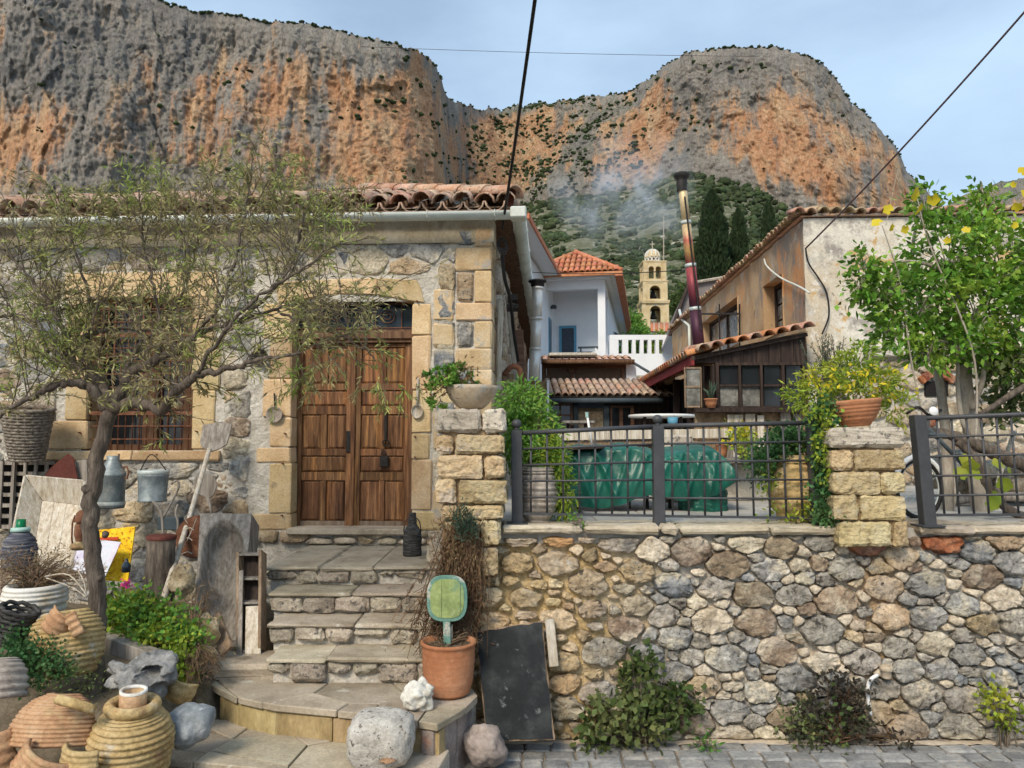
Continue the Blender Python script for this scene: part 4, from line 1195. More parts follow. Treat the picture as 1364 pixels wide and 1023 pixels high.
for k in range(10):
    w = .3 + k * .8
    mb = MB(); mb.tube([(.262 + .071 * math.cos(a), w, gz + .071 * math.sin(a)) for a in np.linspace(math.pi * .95, math.pi * 2.05, 9)], .006, 5); mb.build('gutter_bracket', MAT['pvc'], house, xf=hx)
# ------------------------------------------------------------------ street, yard, terrace
mb = MB(); mb.grid([[(x, y, 0) for x in np.linspace(-12, 14, 14)] for y in np.linspace(-6, 5.0, 8)])
street = mb.build('street', MAT['grout']); street['kind'] = 'structure'
rr = random.Random(21)
y = 4.93; row = 0
while y > 3.95:
    d = .125 + rr.uniform(-.012, .012); x = -.36 + rr.uniform(0, .1)
    while x < 4.6:
        w = rr.uniform(.12, .21)
        m = MB(); m.cbox((x + w / 2, y - d / 2 + .02 * math.sin(x * 2), .003 + rr.uniform(0, .006)), (w - .012, d - .012, .03), .01, .004, rotz(rr.uniform(-.05, .05)), seed=int(x * 1000) + row)
        m.build('paver', MAT['paver'], street); x += w
    y -= d; row += 1
mb = face_grid(-.3, 4.8, 4.915, 5.02, .05, amp=.01, freq=14)
mb.v = [(a, c + .02 * noise.noise(Vector((a * 4, 0, 0))), .016 + b) for a, b, c in mb.v]
mb.build('wall_foot_strip', MAT['coping'], street, smooth=True)

def yard_z(x, y):
    t = min(max((y - 3.95) / .75, 0), 1); t = t * t * (3 - 2 * t)
    k = min(max((x + 2.12) / .12, 0), 1) * min(max((4.62 - y) / .1, 0), 1); k = max(k, min(max((x + 1.92) / .1, 0), 1))
    return (.14 + .30 * t) * (1 - k) + .12 * k + (.03 - .02 * k) * noise.fractal(Vector((x * 3, y * 3, 0)), .9, 2.1, 4)
mb = MB(); mb.grid([[(x, y, yard_z(x, y)) for x in np.linspace(-7, -1.15, 90)] for y in np.linspace(3.3, 7.1, 60)])
yard = mb.build('yard_ground', MAT['dirt'], smooth=True); yard['kind'] = 'structure'
TZ = 1.36
mb = MB(); mb.bx(-.4, 9, 5.3, 11.5, TZ - .1, TZ); mb.bx(-.1, 9, 5.02, 5.3, TZ - .1, TZ - .001)
ter = mb.build('terrace', MAT['terrace']); ter['kind'] = 'structure'
tr = random.Random(9)
y = 5.32
while y < 9.3:
    d = tr.uniform(.34, .48); x = -.38
    while x < 6.5:
        w = tr.uniform(.4, .75)
        m = MB(); m.cbox((x + w / 2, y + d / 2, TZ + .004), (w - .012, d - .012, .02), .006, .002, seed=int(x * 99 + y * 7)); m.build('paving_slab', MAT['terrace'], ter); x += w
    y += d

# ------------------------------------------------------------------ retaining wall
RW = Frame(0, 5.0, 0)
WZ = P(900, 711, 5.0).z
rw = thing('retaining_wall', 'low rubble stone wall carrying the iron fence along the street', 'wall', (2, 5, 0))
core = MB(); core.bx(-.42, 6.0, 5.03, 5.32, -.02, WZ - .002); core.build('wall_core', MAT['mortar'], rw)
mb = face_grid(-.43, 6.0, -.02, WZ - .001, .02, amp=.018, freq=9, w=-.034, oct=4, low=.026); wf = mb.build('wall_face', MAT['mortar'], rw, smooth=True)
def pick_w(x, z, r_):
    t = r_.random()
    if z > WZ - .11 and t < .16: return 's_rust'
    if x < .75 + .3 * math.sin(z * 5):
        return 's_tan' if t < .34 else 's_cream' if t < .64 else 's_grey' if t < .80 else 's_brown' if t < .92 else 's_blue'
    if 2.2 < x < 2.7: return 's_brown' if t < .3 else 's_tan' if t < .6 else 's_grey' if t < .8 else 's_pit'
    return 's_grey' if t < .26 else 's_blue' if t < .46 else 's_pit' if t < .68 else 's_cream' if t < .80 else 's_brown' if t < .93 else 's_tan'
cells = pack(-.43, 4.3, .02, WZ - .012, .022, .092, 1.55, 5, (), tries=26000, bias=1.3)
masonry(RW, cells, wf, pick_w, lambda x, z: .012 if x < .9 else .004, .030, 6, limit=300, stuffname='pinning_stones', rough=.036)
# coping slabs
def rpx(x, y=706, Y=5.0): return P(x, y, Y).x
for i, (a, b) in enumerate([(668, 776), (777, 878), (879, 902), (903, 1022), (1023, 1121), (1218, 1291), (1292, 1400), (1401, 1520), (1521, 1640)]):
    m = MB(); m.cbox(((rpx(a) + rpx(b)) / 2, 5.13, (WZ + TZ + .018) / 2 + .004 * ((i * 7) % 3)), (rpx(b) - rpx(a) - .006, .38 + .02 * (i % 3), TZ + .018 - WZ), .016, .007, rotx(R(1.2 * ((i % 3) - 1))), seed=i + 3)
    roughen(m.build('coping_slab', MAT['coping'], rw), .02)
# drain pipe stub and white hose at the foot of the wall
m = MB(); q = P(1176, 890, 5.0); m.lathe([(.0, -.0), (.028, 0), (.03, .01), (.03, .045), (.04, .05), (.04, .075), (.03, .08), (.022, .08), (.022, .02), (0, .02)], 18, (q.x, 4.955, q.z - .05), None)
m.build('drain_stub', MAT['stonebowl'], rw, smooth=True)
hose = MB(); hose.tube(spline([P(1169, 899, 4.95), P(1160, 905, 4.93), P(1156, 915, 4.93), P(1156, 930, 4.93), P(1160, 953, 4.92)], 14), .012, 8)
tag(hose.build('hose', MAT['plastic_w'], smooth=True), 'short white plastic hose hanging from the drain in the stone wall', 'hose')

# ------------------------------------------------------------------ pillars
def pillar(label, rows, Y0, Y1, bowl=None):
    cx = P((rows[0][2][0] + rows[0][2][-1]) / 2, rows[-1][1], Y0)
    t = thing('gate_pillar', label, 'pillar', (cx.x, (Y0 + Y1) / 2, P(600, rows[-1][1], Y0).z), 'stone pillars on the street wall')
    for i, (ya, yb, xs) in enumerate(rows):
        for k in range(len(xs) - 1):
            a = P(xs[k], ya, Y0); b = P(xs[k + 1], yb, Y0); xl = P(xs[k], yb, Y0).x
            m = MB(); dep = Y1 - Y0 + (.02 if i % 2 else 0)
            m.cbox(((xl + b.x) / 2, Y0 + dep / 2, (a.z + b.z) / 2), (b.x - xl - .014, dep, a.z - b.z - .013), .016 if i else .024, .008, seed=i * 11 + k)
            o = m.build('cap_stone' if i == 0 else 'block', MAT['pcap' if i == 0 else 'pillar'], t)
            roughen(o, .026 if i else .022, 4 if i else 3, .04)
    m = MB(); a = P(rows[1][2][0] + 4, rows[0][0] + 6, Y0 + .03); b = P(rows[1][2][-1] - 4, rows[-1][1], Y0 + .03)
    m.bx(a.x + .03, b.x - .03, Y0 + .045, Y1 - .05, b.z, a.z); m.build('joint_core', MAT['sidewall'], t)
    return t
pillar('squat sandstone gate pillar beside the steps, a stone bowl on top', [(543, 578, (577, 642, 675)), (578, 606, (580, 604, 672)), (606, 638, (582, 645, 674)), (638, 673, (580, 608, 677)), (673, 693, (588, 612, 672)), (693, 728, (592, 640, 668)), (728, 770, (598, 630, 664))], 4.84, 5.34)
pillar('sandstone gate pillar between the fences carrying a terracotta bowl', [(568, 598, (1105, 1210)), (598, 628, (1109, 1138, 1208)), (628, 659, (1111, 1176, 1209)), (659, 695, (1112, 1146, 1211)), (695, 729, (1119, 1191, 1214))], 4.86, 5.32)

# ------------------------------------------------------------------ iron fences
def fence(label, posts, panels, Y, knob=True):
    t = thing('iron_fence', label, 'fence', (P(posts[0][0], 700, Y).x, Y, TZ), 'charcoal iron fences on the street wall')
    for (xt, yt, xb, yb, wpx) in posts:
        a, b = P(xt, yt, Y), P(xb, yb, Y); hw = wpx * Y / 2000
        m = MB(); m.add([(b.x - hw, Y - hw, b.z), (b.x + hw, Y - hw, b.z), (b.x + hw, Y + hw, b.z), (b.x - hw, Y + hw, b.z), (a.x - hw, Y - hw, a.z), (a.x + hw, Y - hw, a.z), (a.x + hw, Y + hw, a.z), (a.x - hw, Y + hw, a.z)],
                        [(0, 1, 2, 3), (4, 5, 6, 7), (0, 1, 5, 4), (1, 2, 6, 5), (2, 3, 7, 6), (3, 0, 4, 7)])
        po = m.build('post', MAT['iron'], t, bevel=.003)
        m = MB(); m.bx(b.x - hw * 1.9, b.x + hw * 1.9, Y - hw * 1.9, Y + hw * 1.9, b.z - .004, b.z + .006); m.build('base_plate', MAT['iron'], po)
        if knob:
            m = MB(); r = hw * .92; m.lathe([(0, 0), (r * .6, 0), (r * .5, .012)] + [(r * math.sin(q), .012 + r * .9 + -r * math.cos(q) * .95) for q in np.linspace(.5, math.pi - .02, 10)] + [(0, .012 + r * 1.9)], 14, (a.x, Y, a.z))
            m.build('ball_finial', MAT['iron'], po, smooth=True)
    for (x0, yt0, x1, yt1, yb0, yb1, nv, xb0, xb1) in panels:
        A0, A1, B0, B1 = P(x0, yt0, Y), P(x1, yt1, Y), P(xb0, yb0, Y), P(xb1, yb1, Y)
        m = MB(); m.tube([A0, A1], .0155, 10); m.build('top_rail', MAT['iron'], t, smooth=True)
        m = MB(); m.box((B0 + B1) / 2, ((B1 - B0).length, .02, .016), roty(-math.atan2(B1.z - B0.z, B1.x - B0.x))); m.build('bottom_rail', MAT['iron'], t)
        for k in range(1, 5):
            f = k / 5; m = MB(); m.tube([A0.lerp(B0, f) + Vector((0, -.006, 0)), A1.lerp(B1, f) + Vector((0, -.006, 0))], .0075, 7); m.build('cross_bar', MAT['iron'], t, smooth=True)
        for k in range(nv):
            f = (k + .8) / (nv + .6)
            m = MB(); m.tube([A0.lerp(A1, f) + Vector((0, .006, 0)), B0.lerp(B1, f) + Vector((0, .006, 0))], .0075, 7); m.build('upright_bar', MAT['iron'], t, smooth=True)
    return t
f1 = fence('long two-bay charcoal iron fence in front of the green tarpaulin', [(688, 573, 689, 697, 14.5), (876, 567, 878, 700, 14.5), (1082, 560, 1090, 693, 15)],
      [(690, 577, 874, 568, 684, 687, 8, 690, 876), (878, 567.5, 1081, 563, 687.5, 690, 9, 879, 1087)], 5.1)
m = MB(); q = P(1084, 585, 5.05); m.lathe([(0, 0), (.008, .0), (.008, .004), (0, .004)], 12, q, rotx(R(90))); m.build('yellow_sticker', MAT['l_yellow'], f1)
fence('charcoal iron fence with a leaning end post beyond the bowl pillar', [(1222, 553, 1236, 700, 16)], [(1232, 557, 1640, 541, 686, 684, 20, 1243, 1650)], 4.98, knob=False)

# ------------------------------------------------------------------ steps
st = thing('stone_staircase', 'worn stone steps with rubble risers leading up to the double door', 'steps', (-1.3, 5.0, .39))
SY = [5.8, 5.5, 5.2, 4.9]
SZ = [P(460, y, Y).z for y, Y in zip((755, 790, 832, 877), SY)] + [P(460, 912, 4.9).z]
SXL = [P(x, 800, Y).x for x, Y in zip((352, 357, 357, 357), SY)]
rr = random.Random(77)
W0_ = Frame(0, 0, 0)
for i in range(4):
    Yf, zt, zb = SY[i], SZ[i], SZ[i + 1]
    Yb = 7.12 if i == 0 else SY[i - 1] + .06
    m = MB(); m.bx(SXL[i] + .03, -.44, Yf + .05, Yb, zb - .05, zt - .02); m.build('step_core', MAT['mortar_h'], st)
    xr = -.44; th = .03
    x = SXL[i]; k = 0
    while x < xr - .02:
        w = min(rr.uniform(.13, .26), xr - x)
        if xr - x - w < .09: w = xr - x
        hh = (zt - th) - zb; lo_ = rr.choice((.0, .0, .02, .045))
        m = MB(); m.cbox((x + w / 2, Yf + .075, zb + lo_ + (hh - lo_) / 2 + .006), (w - .008, .15 + rr.uniform(-.025, .02), hh - lo_ - .004), .024, .011, seed=i * 31 + k); roughen(m.build('riser_stone', MAT['riser'], st, smooth=True), .03, 3, .07)
        x += w; k += 1
    x = SXL[i] - .01; k = 0
    while x < xr - .02:
        w = min(rr.uniform(.35, .62), xr - x)
        if xr - x - w < .2: w = xr - x
        m = MB(); m.cbox((x + w / 2, (Yf - .002 + Yb) / 2, zt - th / 2 + rr.uniform(-.004, .004)), (w - .004, Yb - Yf + .002, th), .012, .005, seed=i * 17 + k); roughen(m.build('tread_slab', MAT['slab'], st), .022)
        x += w; k += 1
# base course of rubble between landing and threshold
cells = pack(hp(333, 720)[0], hp(592, 720)[0], SZ[0] + .005, hp(460, 705)[1] - .002, .03, .07, 2., 51, (), tries=1500)
masonry(H, cells, house, lambda x, z, r_: 's_cream' if r_.random() < .45 else 's_blue' if r_.random() < .3 else 's_tan', .006, .05, 12, limit=60, stuffname='foundation_stones', w=-.02)
def flags(poly, z, th, n, seed, mat, name, parent, gap=.004):
    """flagstones filling a convex outline"""
    r_ = random.Random(seed)
    xs = [p[0] for p in poly]; ys = [p[1] for p in poly]
    S = []
    t = 0
    while len(S) < n and t < 4000:
        t += 1
        q = (r_.uniform(min(xs), max(xs)), r_.uniform(min(ys), max(ys)))
        if all(math.dist(q, s_) > .62 * math.sqrt((max(xs) - min(xs)) * (max(ys) - min(ys)) / n) for s_ in S): S.append(q)
    for i, s_ in enumerate(S):
        pl = list(poly)
        for j, o_ in enumerate(S):
            if i == j: continue
            nx, ny = o_[0] - s_[0], o_[1] - s_[1]; d = math.hypot(nx, ny); nx /= d; ny /= d
            pl = clip(pl, nx, ny, nx * (s_[0] + o_[0]) / 2 + ny * (s_[1] + o_[1]) / 2 - gap)
            if len(pl) < 3: break
        if len(pl) < 3: continue
        dz = r_.uniform(-.003, .004)
        m = MB(); m.prism([(p[0], p[1], z + dz) for p in pl], (0, 0, -th)); m.build(name, mat, parent, bevel=.006)
def riser_run(pts, z0, z1, seed, mat, parent, th=.08, inset=.025, lens=(.3, .5)):
    r_ = random.Random(seed)
    for i in range(len(pts) - 1):
        a = Vector((pts[i][0], pts[i][1], 0)); b = Vector((pts[i + 1][0], pts[i + 1][1], 0)); d = (b - a); L = d.length; d.normalize(); nrm = Vector((-d.y, d.x, 0))
        n = max(1, round(L / r_.uniform(*lens)))
        for k in range(n):
            p = a + d * (L * (k + .5) / n) + nrm * (inset + th / 2)
            m = MB(); m.cbox((p.x, p.y, (z0 + z1) / 2), (L / n - .005, th, z1 - z0 - .004), .008, .004, rotz(math.atan2(d.y, d.x)), seed=seed + k + i * 10); m.build('riser_slab', mat, parent)
z1 = SZ[4]
edge = [PZ(x, y, z1) for x, y in ((288, 917), (312, 928), (365, 939), (440, 947), (503, 952), (582, 965))]
rt = [PZ(x, y, z1) for x, y in ((614, 945), (636, 926))]
base_poly = [(p.x + rr.uniform(-.012, .012), p.y + rr.uniform(-.012, .012)) for p in edge + rt] + [(-.30, 5.0), (-2.0, 5.0)]
flags(base_poly, z1, .042, 9, 5, MAT['slab'], 'flagstone', st)
riser_run([(p.x, p.y) for p in edge], .2, z1 - .043, 60, MAT['kerbstone'], st)
riser_run([(p.x, p.y) for p in [edge[-1]] + rt], .0, z1 - .043, 80, MAT['brownrock'], st)
m = MB(); m.prism([(p[0] * .97 - .02, p[1] + .13, z1 - .045) for p in base_poly[:8]] + [(-.36, 5.1, z1 - .045), (-1.95, 5.1, z1 - .045)], (0, 0, -.3)); m.build('platform_core', MAT['mortar_h'], st)
z2 = P(300, 963, 4.74).z
e2 = [PZ(x, y, z2) for x, y in ((178, 1004), (230, 1012), (300, 1019), (440, 1032), (575, 1040))]
low_poly = [(p.x, p.y) for p in e2] + [(PZ(598, 1000, z2).x, PZ(598, 1000, z2).y), (-.42, 4.5), (-.9, 4.75), (-2.0, 4.8), (-2.15, 4.5)]
flags(low_poly, z2, .04, 10, 8, MAT['slab'], 'flagstone', st)
riser_run([(p.x, p.y) for p in e2], -.02, z2 - .041, 90, MAT['kerbstone'], st)
m = MB(); m.prism([(p[0], p[1] + .09, z2 - .042) for p in low_poly], (0, 0, -.25)); m.build('platform_core', MAT['mortar_h'], st)
# low slab beside the steps where the planks stand
m = MB(); a = P(315, 880, 5.05); m.cbox((a.x, 5.2, .43), (.55, .42, .09), .02, .012, rotz(.1), seed=5); m.build('side_slab', MAT['slab'], st)
m = MB(); m.cbox((P(585, 735, 5.9).x - .02, 6.0, SZ[0] + .09), (.14, .3, .18), .03, .015, seed=9); m.build('cheek_stone', MAT['s_cream'], st)
# ------------------------------------------------------------------ white house with blue doors (far, up the slope)
q = P(806, 476, 36)
WH = Frame(q.x, 36, R(10.4)); wx = WH.xf
wh = thing('white_house', 'white house with red hipped tile roof, blue doors and open porch', 'house', (q.x, 36, q.z - 1))
def wp(px, py, w=0): return WH.px(px, py, w)
fz = wp(760, 476)[1]; bz1 = wp(806, 384)[1]; ez = wp(815, 364, -.9)[1] - .1
uw = wp(728, 430)[0]                                     # face of the near wing
def wbox(u0, u1, w0, w1, z0, z1, name, mat, parent=wh, bevel=0.):
    m = MB(); m.bx(u0, u1, w0, w1, z0, z1); return m.build(name, MAT[mat], parent, xf=wx, bevel=bevel)
wbox(uw - .3, .0, 2.7, 2.9, fz - 3, ez, 'porch_back_wall', 'white')
wbox(uw - 6, uw, -9.5, 3, fz - 3, ez, 'wing', 'white')
wbox(-.15, .0, 2.9, 20, fz - 3, ez, 'side_wall', 'white'); wbox(-6, -.16, 19.8, 20, fz - 3, ez, 'rear_wall', 'white')
ua, ub = wp(796.5, 430)[0], wp(806.5, 430)[0]
wbox(ua, ub, -.02, .33, fz - .05, bz1, 'column', 'white'); wbox(uw + .002, .03, -.03, .34, bz1 + .002, ez, 'porch_beam', 'white'); wbox(ua, ub, .342, 2.69, bz1 + .004, ez - .002, 'side_beam', 'white')
wbox(uw + .002, .02, -.1, 2.69, fz - .3, fz - .052, 'porch_floor', 'white'); wbox(uw, .0, .0, 2.7, fz - 3, fz - .3, 'porch_base', 'white')
wbox(uw, .3, -.4, 2.8, ez + .002, ez + .1, 'ceiling', 'white')
# blue door and side door
def wdoor(x0, x1, y0, y1, w):
    a, zt = wp(x0, y0, w); b, zb = wp(x1, y1, w); t = .13
    d = wbox(a + t, b - t, w - .03, w + .02, zb, zt - t, 'door', 'darkdoor')
    for (u0, u1, z0, z1) in ((a, a + t - .002, zb, zt), (b - t + .002, b, zb, zt), (a + t, b - t, zt - t + .002, zt)):
        wbox(u0, u1, w - .09, w + .02, z0, z1, 'door_frame', 'blue', d)
wdoor(745, 768, 434.5, 472, 2.68)
z0, z1 = wp(733, 473, 1.)[1], wp(733, 424, 1.)[1]
d = wbox(uw - .02, uw + .05, .7, 1.6, z0, z1, 'side_door', 'blue'); wbox(uw + .045, uw + .07, .8, 1.5, z0 + .1, z1 - .1, 'door_pane', 'glassb', d)
m = MB(); a = wp(734, 409, 1.2); m.lathe([(0, 0), (.14, 0), (.17, .1), (.1, .2), (0, .22)], 12, (uw + .2, 1.2, a[1] - .1)); m.build('porch_lamp', MAT['glassb'], wh, xf=wx)
# wing window
a0, zt = WH.px(709, 400, -3); zb = WH.px(709, 440, -3)[1]
w_ = wbox(uw - .05, uw + .03, -4.3, -3.4, zb, zt, 'window', 'glass'); wbox(uw - .02, uw + .06, -4.42, -4.3, zb, zt, 'window_frame', 'blue', w_); wbox(uw - .02, uw + .06, -3.4, -3.28, zb, zt, 'window_frame', 'blue', w_)
# porch bench
m = MB(); a, zt = wp(770, 462, 1.5); b, _ = wp(797, 462, 1.5); m.bx(a, b, 1.4, 1.5, zt - .1, zt)
for u in (a + .1, b - .1): m.bx(u, u + .08, 1.4, 1.5, fz, zt - .1)
m.bx(a, b, 1.1, 1.4, fz + .35, fz + .4); bench = m.build('porch_bench', MAT['slate'], None, xf=wx); tag(bench, 'slim dark bench on the porch of the white house', 'bench')
# roofs with fascia
def hiproof(u0, u1, w0, w1, z, rise, name, parent, mat='tile_red'):
    h = (min(u1 - u0, w1 - w0)) / 2
    m = MB()
    if u1 - u0 < w1 - w0: r0, r1 = ((u0 + u1) / 2, w0 + h), ((u0 + u1) / 2, w1 - h)
    else: r0, r1 = (u0 + h, (w0 + w1) / 2), (u1 - h, (w0 + w1) / 2)
    vs = [(u0, w0, z), (u1, w0, z), (u1, w1, z), (u0, w1, z), (*r0, z + rise), (*r1, z + rise)]
    if u1 - u0 < w1 - w0: fs = [(0, 1, 4), (1, 2, 5, 4), (2, 3, 5), (3, 0, 4, 5)]
    else: fs = [(0, 1, 5, 4), (1, 2, 5), (2, 3, 4, 5), (3, 0, 4)]
    m.add(vs, fs + [(0, 1, 2, 3)])
    return m.build(name, MAT[mat], parent, xf=wx), vs
U0r, U1r, W0r, W1r = uw - 1.0, .85, -.85, 20.6
rf, rv = hiproof(U0r, U1r, W0r, W1r, ez + .2, 1.55, 'roof', wh)
def eave_fascia(u0, u1, w0, w1, name='fascia'):
    m = MB(); m.bx(u0, u1, w0, w1, ez + .04, ez + .2); m.build(name, MAT['tile_orange'], rf, xf=wx)
eave_fascia(U0r, U1r, W0r - .06, W0r + .1); m = MB(); m.bx(U1r - .30, U1r + .06, W0r - .055, W1r, ez - .02, ez + .2); m.build('fascia', MAT['tile_orange'], rf, xf=wx)
m = MB(); m.bx(U0r, U1r - .302, W0r + .102, W1r, ez + .102, ez + .19); m.build('soffit', MAT['white'], rf, xf=wx)
# tile courses on the front hip and the right slope: narrow half-round covers
WT = tile_mesh('small_tile', .13, .62, MAT['tile_red'], n=5)
hw_ = (U1r - U0r) / 2; sl = math.atan(1.55 / hw_)
for k in range(int((U1r - U0r) / .27)):
    u = U0r + .14 + k * .27
    run = hw_ - abs(u - (U0r + U1r) / 2)
    for r_ in range(int(run / .52) + 1):
        w = W0r - .05 + r_ * .52
        if r_ * .52 > run - .1: break
        inst(WT, 'roof_tile', rf, fmat(WH, u, w, ez + .2 + r_ * .52 * math.tan(sl), sl))
for s_ in (0, 1):
    a = Vector(rv[s_]); b = Vector(rv[4]); m = MB(); m.tube([a + Vector((0, 0, .05)), b + Vector((0, 0, .05))], .13, 8); m.build('hip_ridge', MAT['tile_orange'], rf, xf=wx, smooth=True)
wr, _ = hiproof(uw - 6.6, uw + .75, -10.5, W0r - .3, ez + .2, 1.5, 'wing_roof', wh)
m = MB(); m.bx(uw + .75, uw + .82, -10.5, W0r - .07, ez + .02, ez + .22); m.build('fascia', MAT['tile_orange'], wr, xf=wx)
m = MB(); m.bx(uw - 6, uw + .748, -10.4, W0r - .08, ez + .1, ez + .19); m.build('soffit', MAT['white'], wr, xf=wx)
# blue awning on the far side
m = MB(); m.add([(.02, 9, ez - 1.2), (1.25, 9, ez - 2.1), (1.25, 13, ez - 2.1), (.02, 13, ez - 1.2)], [(0, 1, 2, 3)]); m.add([(1.25, 9, ez - 2.1), (1.25, 13, ez - 2.1), (1.25, 13, ez - 2.4), (1.25, 9, ez - 2.4)], [(0, 1, 2, 3)])
m.build('awning', MAT['blue'], wh, xf=wx)

# ------------------------------------------------------------------ white balustrade wall
BY = 27.
bal = thing('balustrade', 'white concrete balustrade wall with slots, beside the white house', 'balustrade', P(855, 510, BY))
def bbox(x0, y0, x1, y1, name, par, d=.2, Y=BY):
    a = P(x0, y0, Y); b = P(x1, y1, Y); m = MB(); m.bx(a.x, b.x, Y, Y + d, b.z, a.z); return m.build(name, MAT['white'], par)
bbox(812, 446, 897, 452.5, 'top_rail', bal, .34); bbox(812, 471, 897, 520, 'base_wall', bal, .3)
for k, (x0, x1) in enumerate([(812, 824), (829, 837), (842, 847), (852.5, 857.5), (863, 868), (873, 878), (883, 897)]): bbox(x0, 452.6, x1, 470.9, 'baluster', bal, .22)
m = MB(); a = P(790, 463, 31); b = P(812, 478, 31); m.add([(a.x, 31, b.z), (a.x + .1, 31, a.z), (b.x, 31, b.z), (a.x, 33, b.z), (a.x + .1, 33, a.z), (b.x, 33, b.z)], [(0, 1, 2), (3, 5, 4), (0, 3, 4, 1), (1, 4, 5, 2), (0, 2, 5, 3)])
m.build('ramp_cheek', MAT['white'], bal)

# ------------------------------------------------------------------ bell tower
TY = 75.
q = P(873.5, 440, TY); BT = Frame(q.x, TY, .0); bx_ = BT.xf
bt = thing('bell_tower', 'ochre stone church bell tower with three arched tiers and small dome', 'bell tower', (q.x, TY, q.z))
def tz(y): return BT.px(873, y)[1]
def arch_face(hw_, z0, z1, ow, oz0, oz1, thick, n=8, two=False):
    """one side: plate with arched opening(s), in (u, z); front at w=-hw"""
    polys = []
    cs = [0.] if not two else [-ow * 1.28, ow * 1.28]
    spring = oz1 - ow
    xs = [-hw_] + [v for c in cs for v in (c - ow, c + ow)] + [hw_]
    for i in range(0, len(xs), 2): polys.append([(xs[i], z0), (xs[i + 1], z0), (xs[i + 1], z1), (xs[i], z1)])
    for c in cs:
        for k in range(n):
            a0, a1 = math.pi * (1 - k / n), math.pi * (1 - (k + 1) / n)
            p0 = (c + ow * math.cos(a0), spring + ow * math.sin(a0)); p1 = (c + ow * math.cos(a1), spring + ow * math.sin(a1))
            polys.append([p0, p1, (p1[0], z1), (p0[0], z1)])
        if oz0 > z0 + .01: polys.append([(c - ow, z0), (c + ow, z0), (c + ow, oz0), (c - ow, oz0)])
    m = MB()
    for pl in polys: m.prism([(p[0], -hw_, p[1]) for p in pl], (0, thick, 0))
    return m
tiers = [(437, 403, 17.2, 7.2, 433, 407, False), (400, 375.5, 15.7, 7.3, 398, 380, False), (373, 350, 14.6, 3.7, 371, 354.5, True)]
px2m = TY / 1000
for (yb, yt, hwp, owp, oyb, oyt, two) in tiers:
    for k in range(4):
        m = arch_face(hwp * px2m, tz(yb), tz(yt), owp * px2m, tz(oyb), tz(oyt), .38, two=two)
        R_ = rotz(k * math.pi / 2); sh = .0015 * k
        m.v = [tuple(R_ @ Vector(v) + Vector((0, hwp * px2m, 0))) for v in m.v]
        m.v = [(v[0] + (0 if k % 2 == 0 else sh), v[1] - sh, v[2]) for v in m.v]
        m.build('arch_wall', MAT['tower'], bt, xf=bx_)
    for s_ in (-1, 1):
        for w in (-.04, hwp * px2m * 2 - .26):
            m = MB(); c = s_ * (hwp * px2m - .13); m.bx(c - .19, c + .19, w - .03, w + .33, tz(yb) + .004, tz(yt) - .002); m.build('corner_pilaster', MAT['tower'], bt, xf=bx_)
for (y0, y1, hwp) in ((442, 437.05, 19), (404.2, 402.5, 18.6), (402.5, 400.05, 19.2), (376.6, 374.8, 16.8), (374.8, 373.05, 17.4), (350, 348.6, 15.6), (348.6, 347, 16.4)):
    m = MB(); h = hwp * px2m; m.bx(-h, h, 16 * px2m - h, 16 * px2m + h, tz(y0), tz(y1)); m.build('cornice', MAT['tower'], bt, xf=bx_)
cw = 16 * px2m
# lattice drum and ribbed dome
dz, dz2 = tz(347), tz(339.5)
rD = 10.3 * px2m
m = MB(); m.lathe([(rD * .86, dz), (rD * .86, dz2)], 16, (0, cw, 0)); m.build('drum', MAT['dark'], bt, xf=bx_)
for k in range(12):
    a = k * math.pi / 6; b = a + math.pi / 6
    for (u_, v_) in ((a, b), (b, a)):
        m = MB(); m.tube([(rD * math.cos(u_), cw + rD * math.sin(u_), dz), (rD * math.cos(v_), cw + rD * math.sin(v_), dz2)], .07, 5); m.build('lattice_bar', MAT['jar_white'], bt, xf=bx_)
m = MB(); m.lathe([(rD * 1.08, dz2 - .05), (rD * 1.08, dz2 + .08), (rD * .98, dz2 + .09)], 20, (0, cw, 0)); m.build('drum_ring', MAT['tower'], bt, xf=bx_)
dh = tz(328.5) - dz2 - .08
m = MB(); m.lathe([(rD * .9 * math.cos(t), dz2 + .08 + dh * .94 * math.sin(t)) for t in np.linspace(0, math.pi / 2 - .03, 9)], 20, (0, cw, 0)); m.build('dome', MAT['tower'], bt, xf=bx_, smooth=True)
for k in range(10):
    a = k * math.pi / 5
    m = MB(); m.tube([(rD * .97 * math.cos(t) * math.cos(a), cw + rD * .97 * math.cos(t) * math.sin(a), dz2 + .08 + dh * math.sin(t)) for t in np.linspace(0, math.pi / 2, 8)], .075, 5); m.build('dome_rib', MAT['jar_white'], bt, xf=bx_)
m = MB(); zt = tz(328.5); m.bx(-.04, .04, cw - .04, cw + .04, zt, tz(317)); m.bx(-.25, .25, cw - .035, cw + .035, tz(321.5), tz(320.5)); m.build('cross', MAT['pcap'], bt, xf=bx_)
for y, r_ in ((383, .42), (411, .42)):
    m = MB(); z = tz(y); m.lathe([(0, z), (r_ * .35, z - .02), (r_ * .5, z - .3), (r_ * .65, z - .6), (r_, z - .85), (r_ * .9, z - .85), (0, z - .5)], 14, (0, cw, 0)); m.build('bell', MAT['blackiron'], bt, xf=bx_, smooth=True)
    m = MB(); m.bx(-1.1, 1.1, cw - .08, cw + .08, z, z + .14); m.build('bell_beam', MAT['darkwood'], bt, xf=bx_)
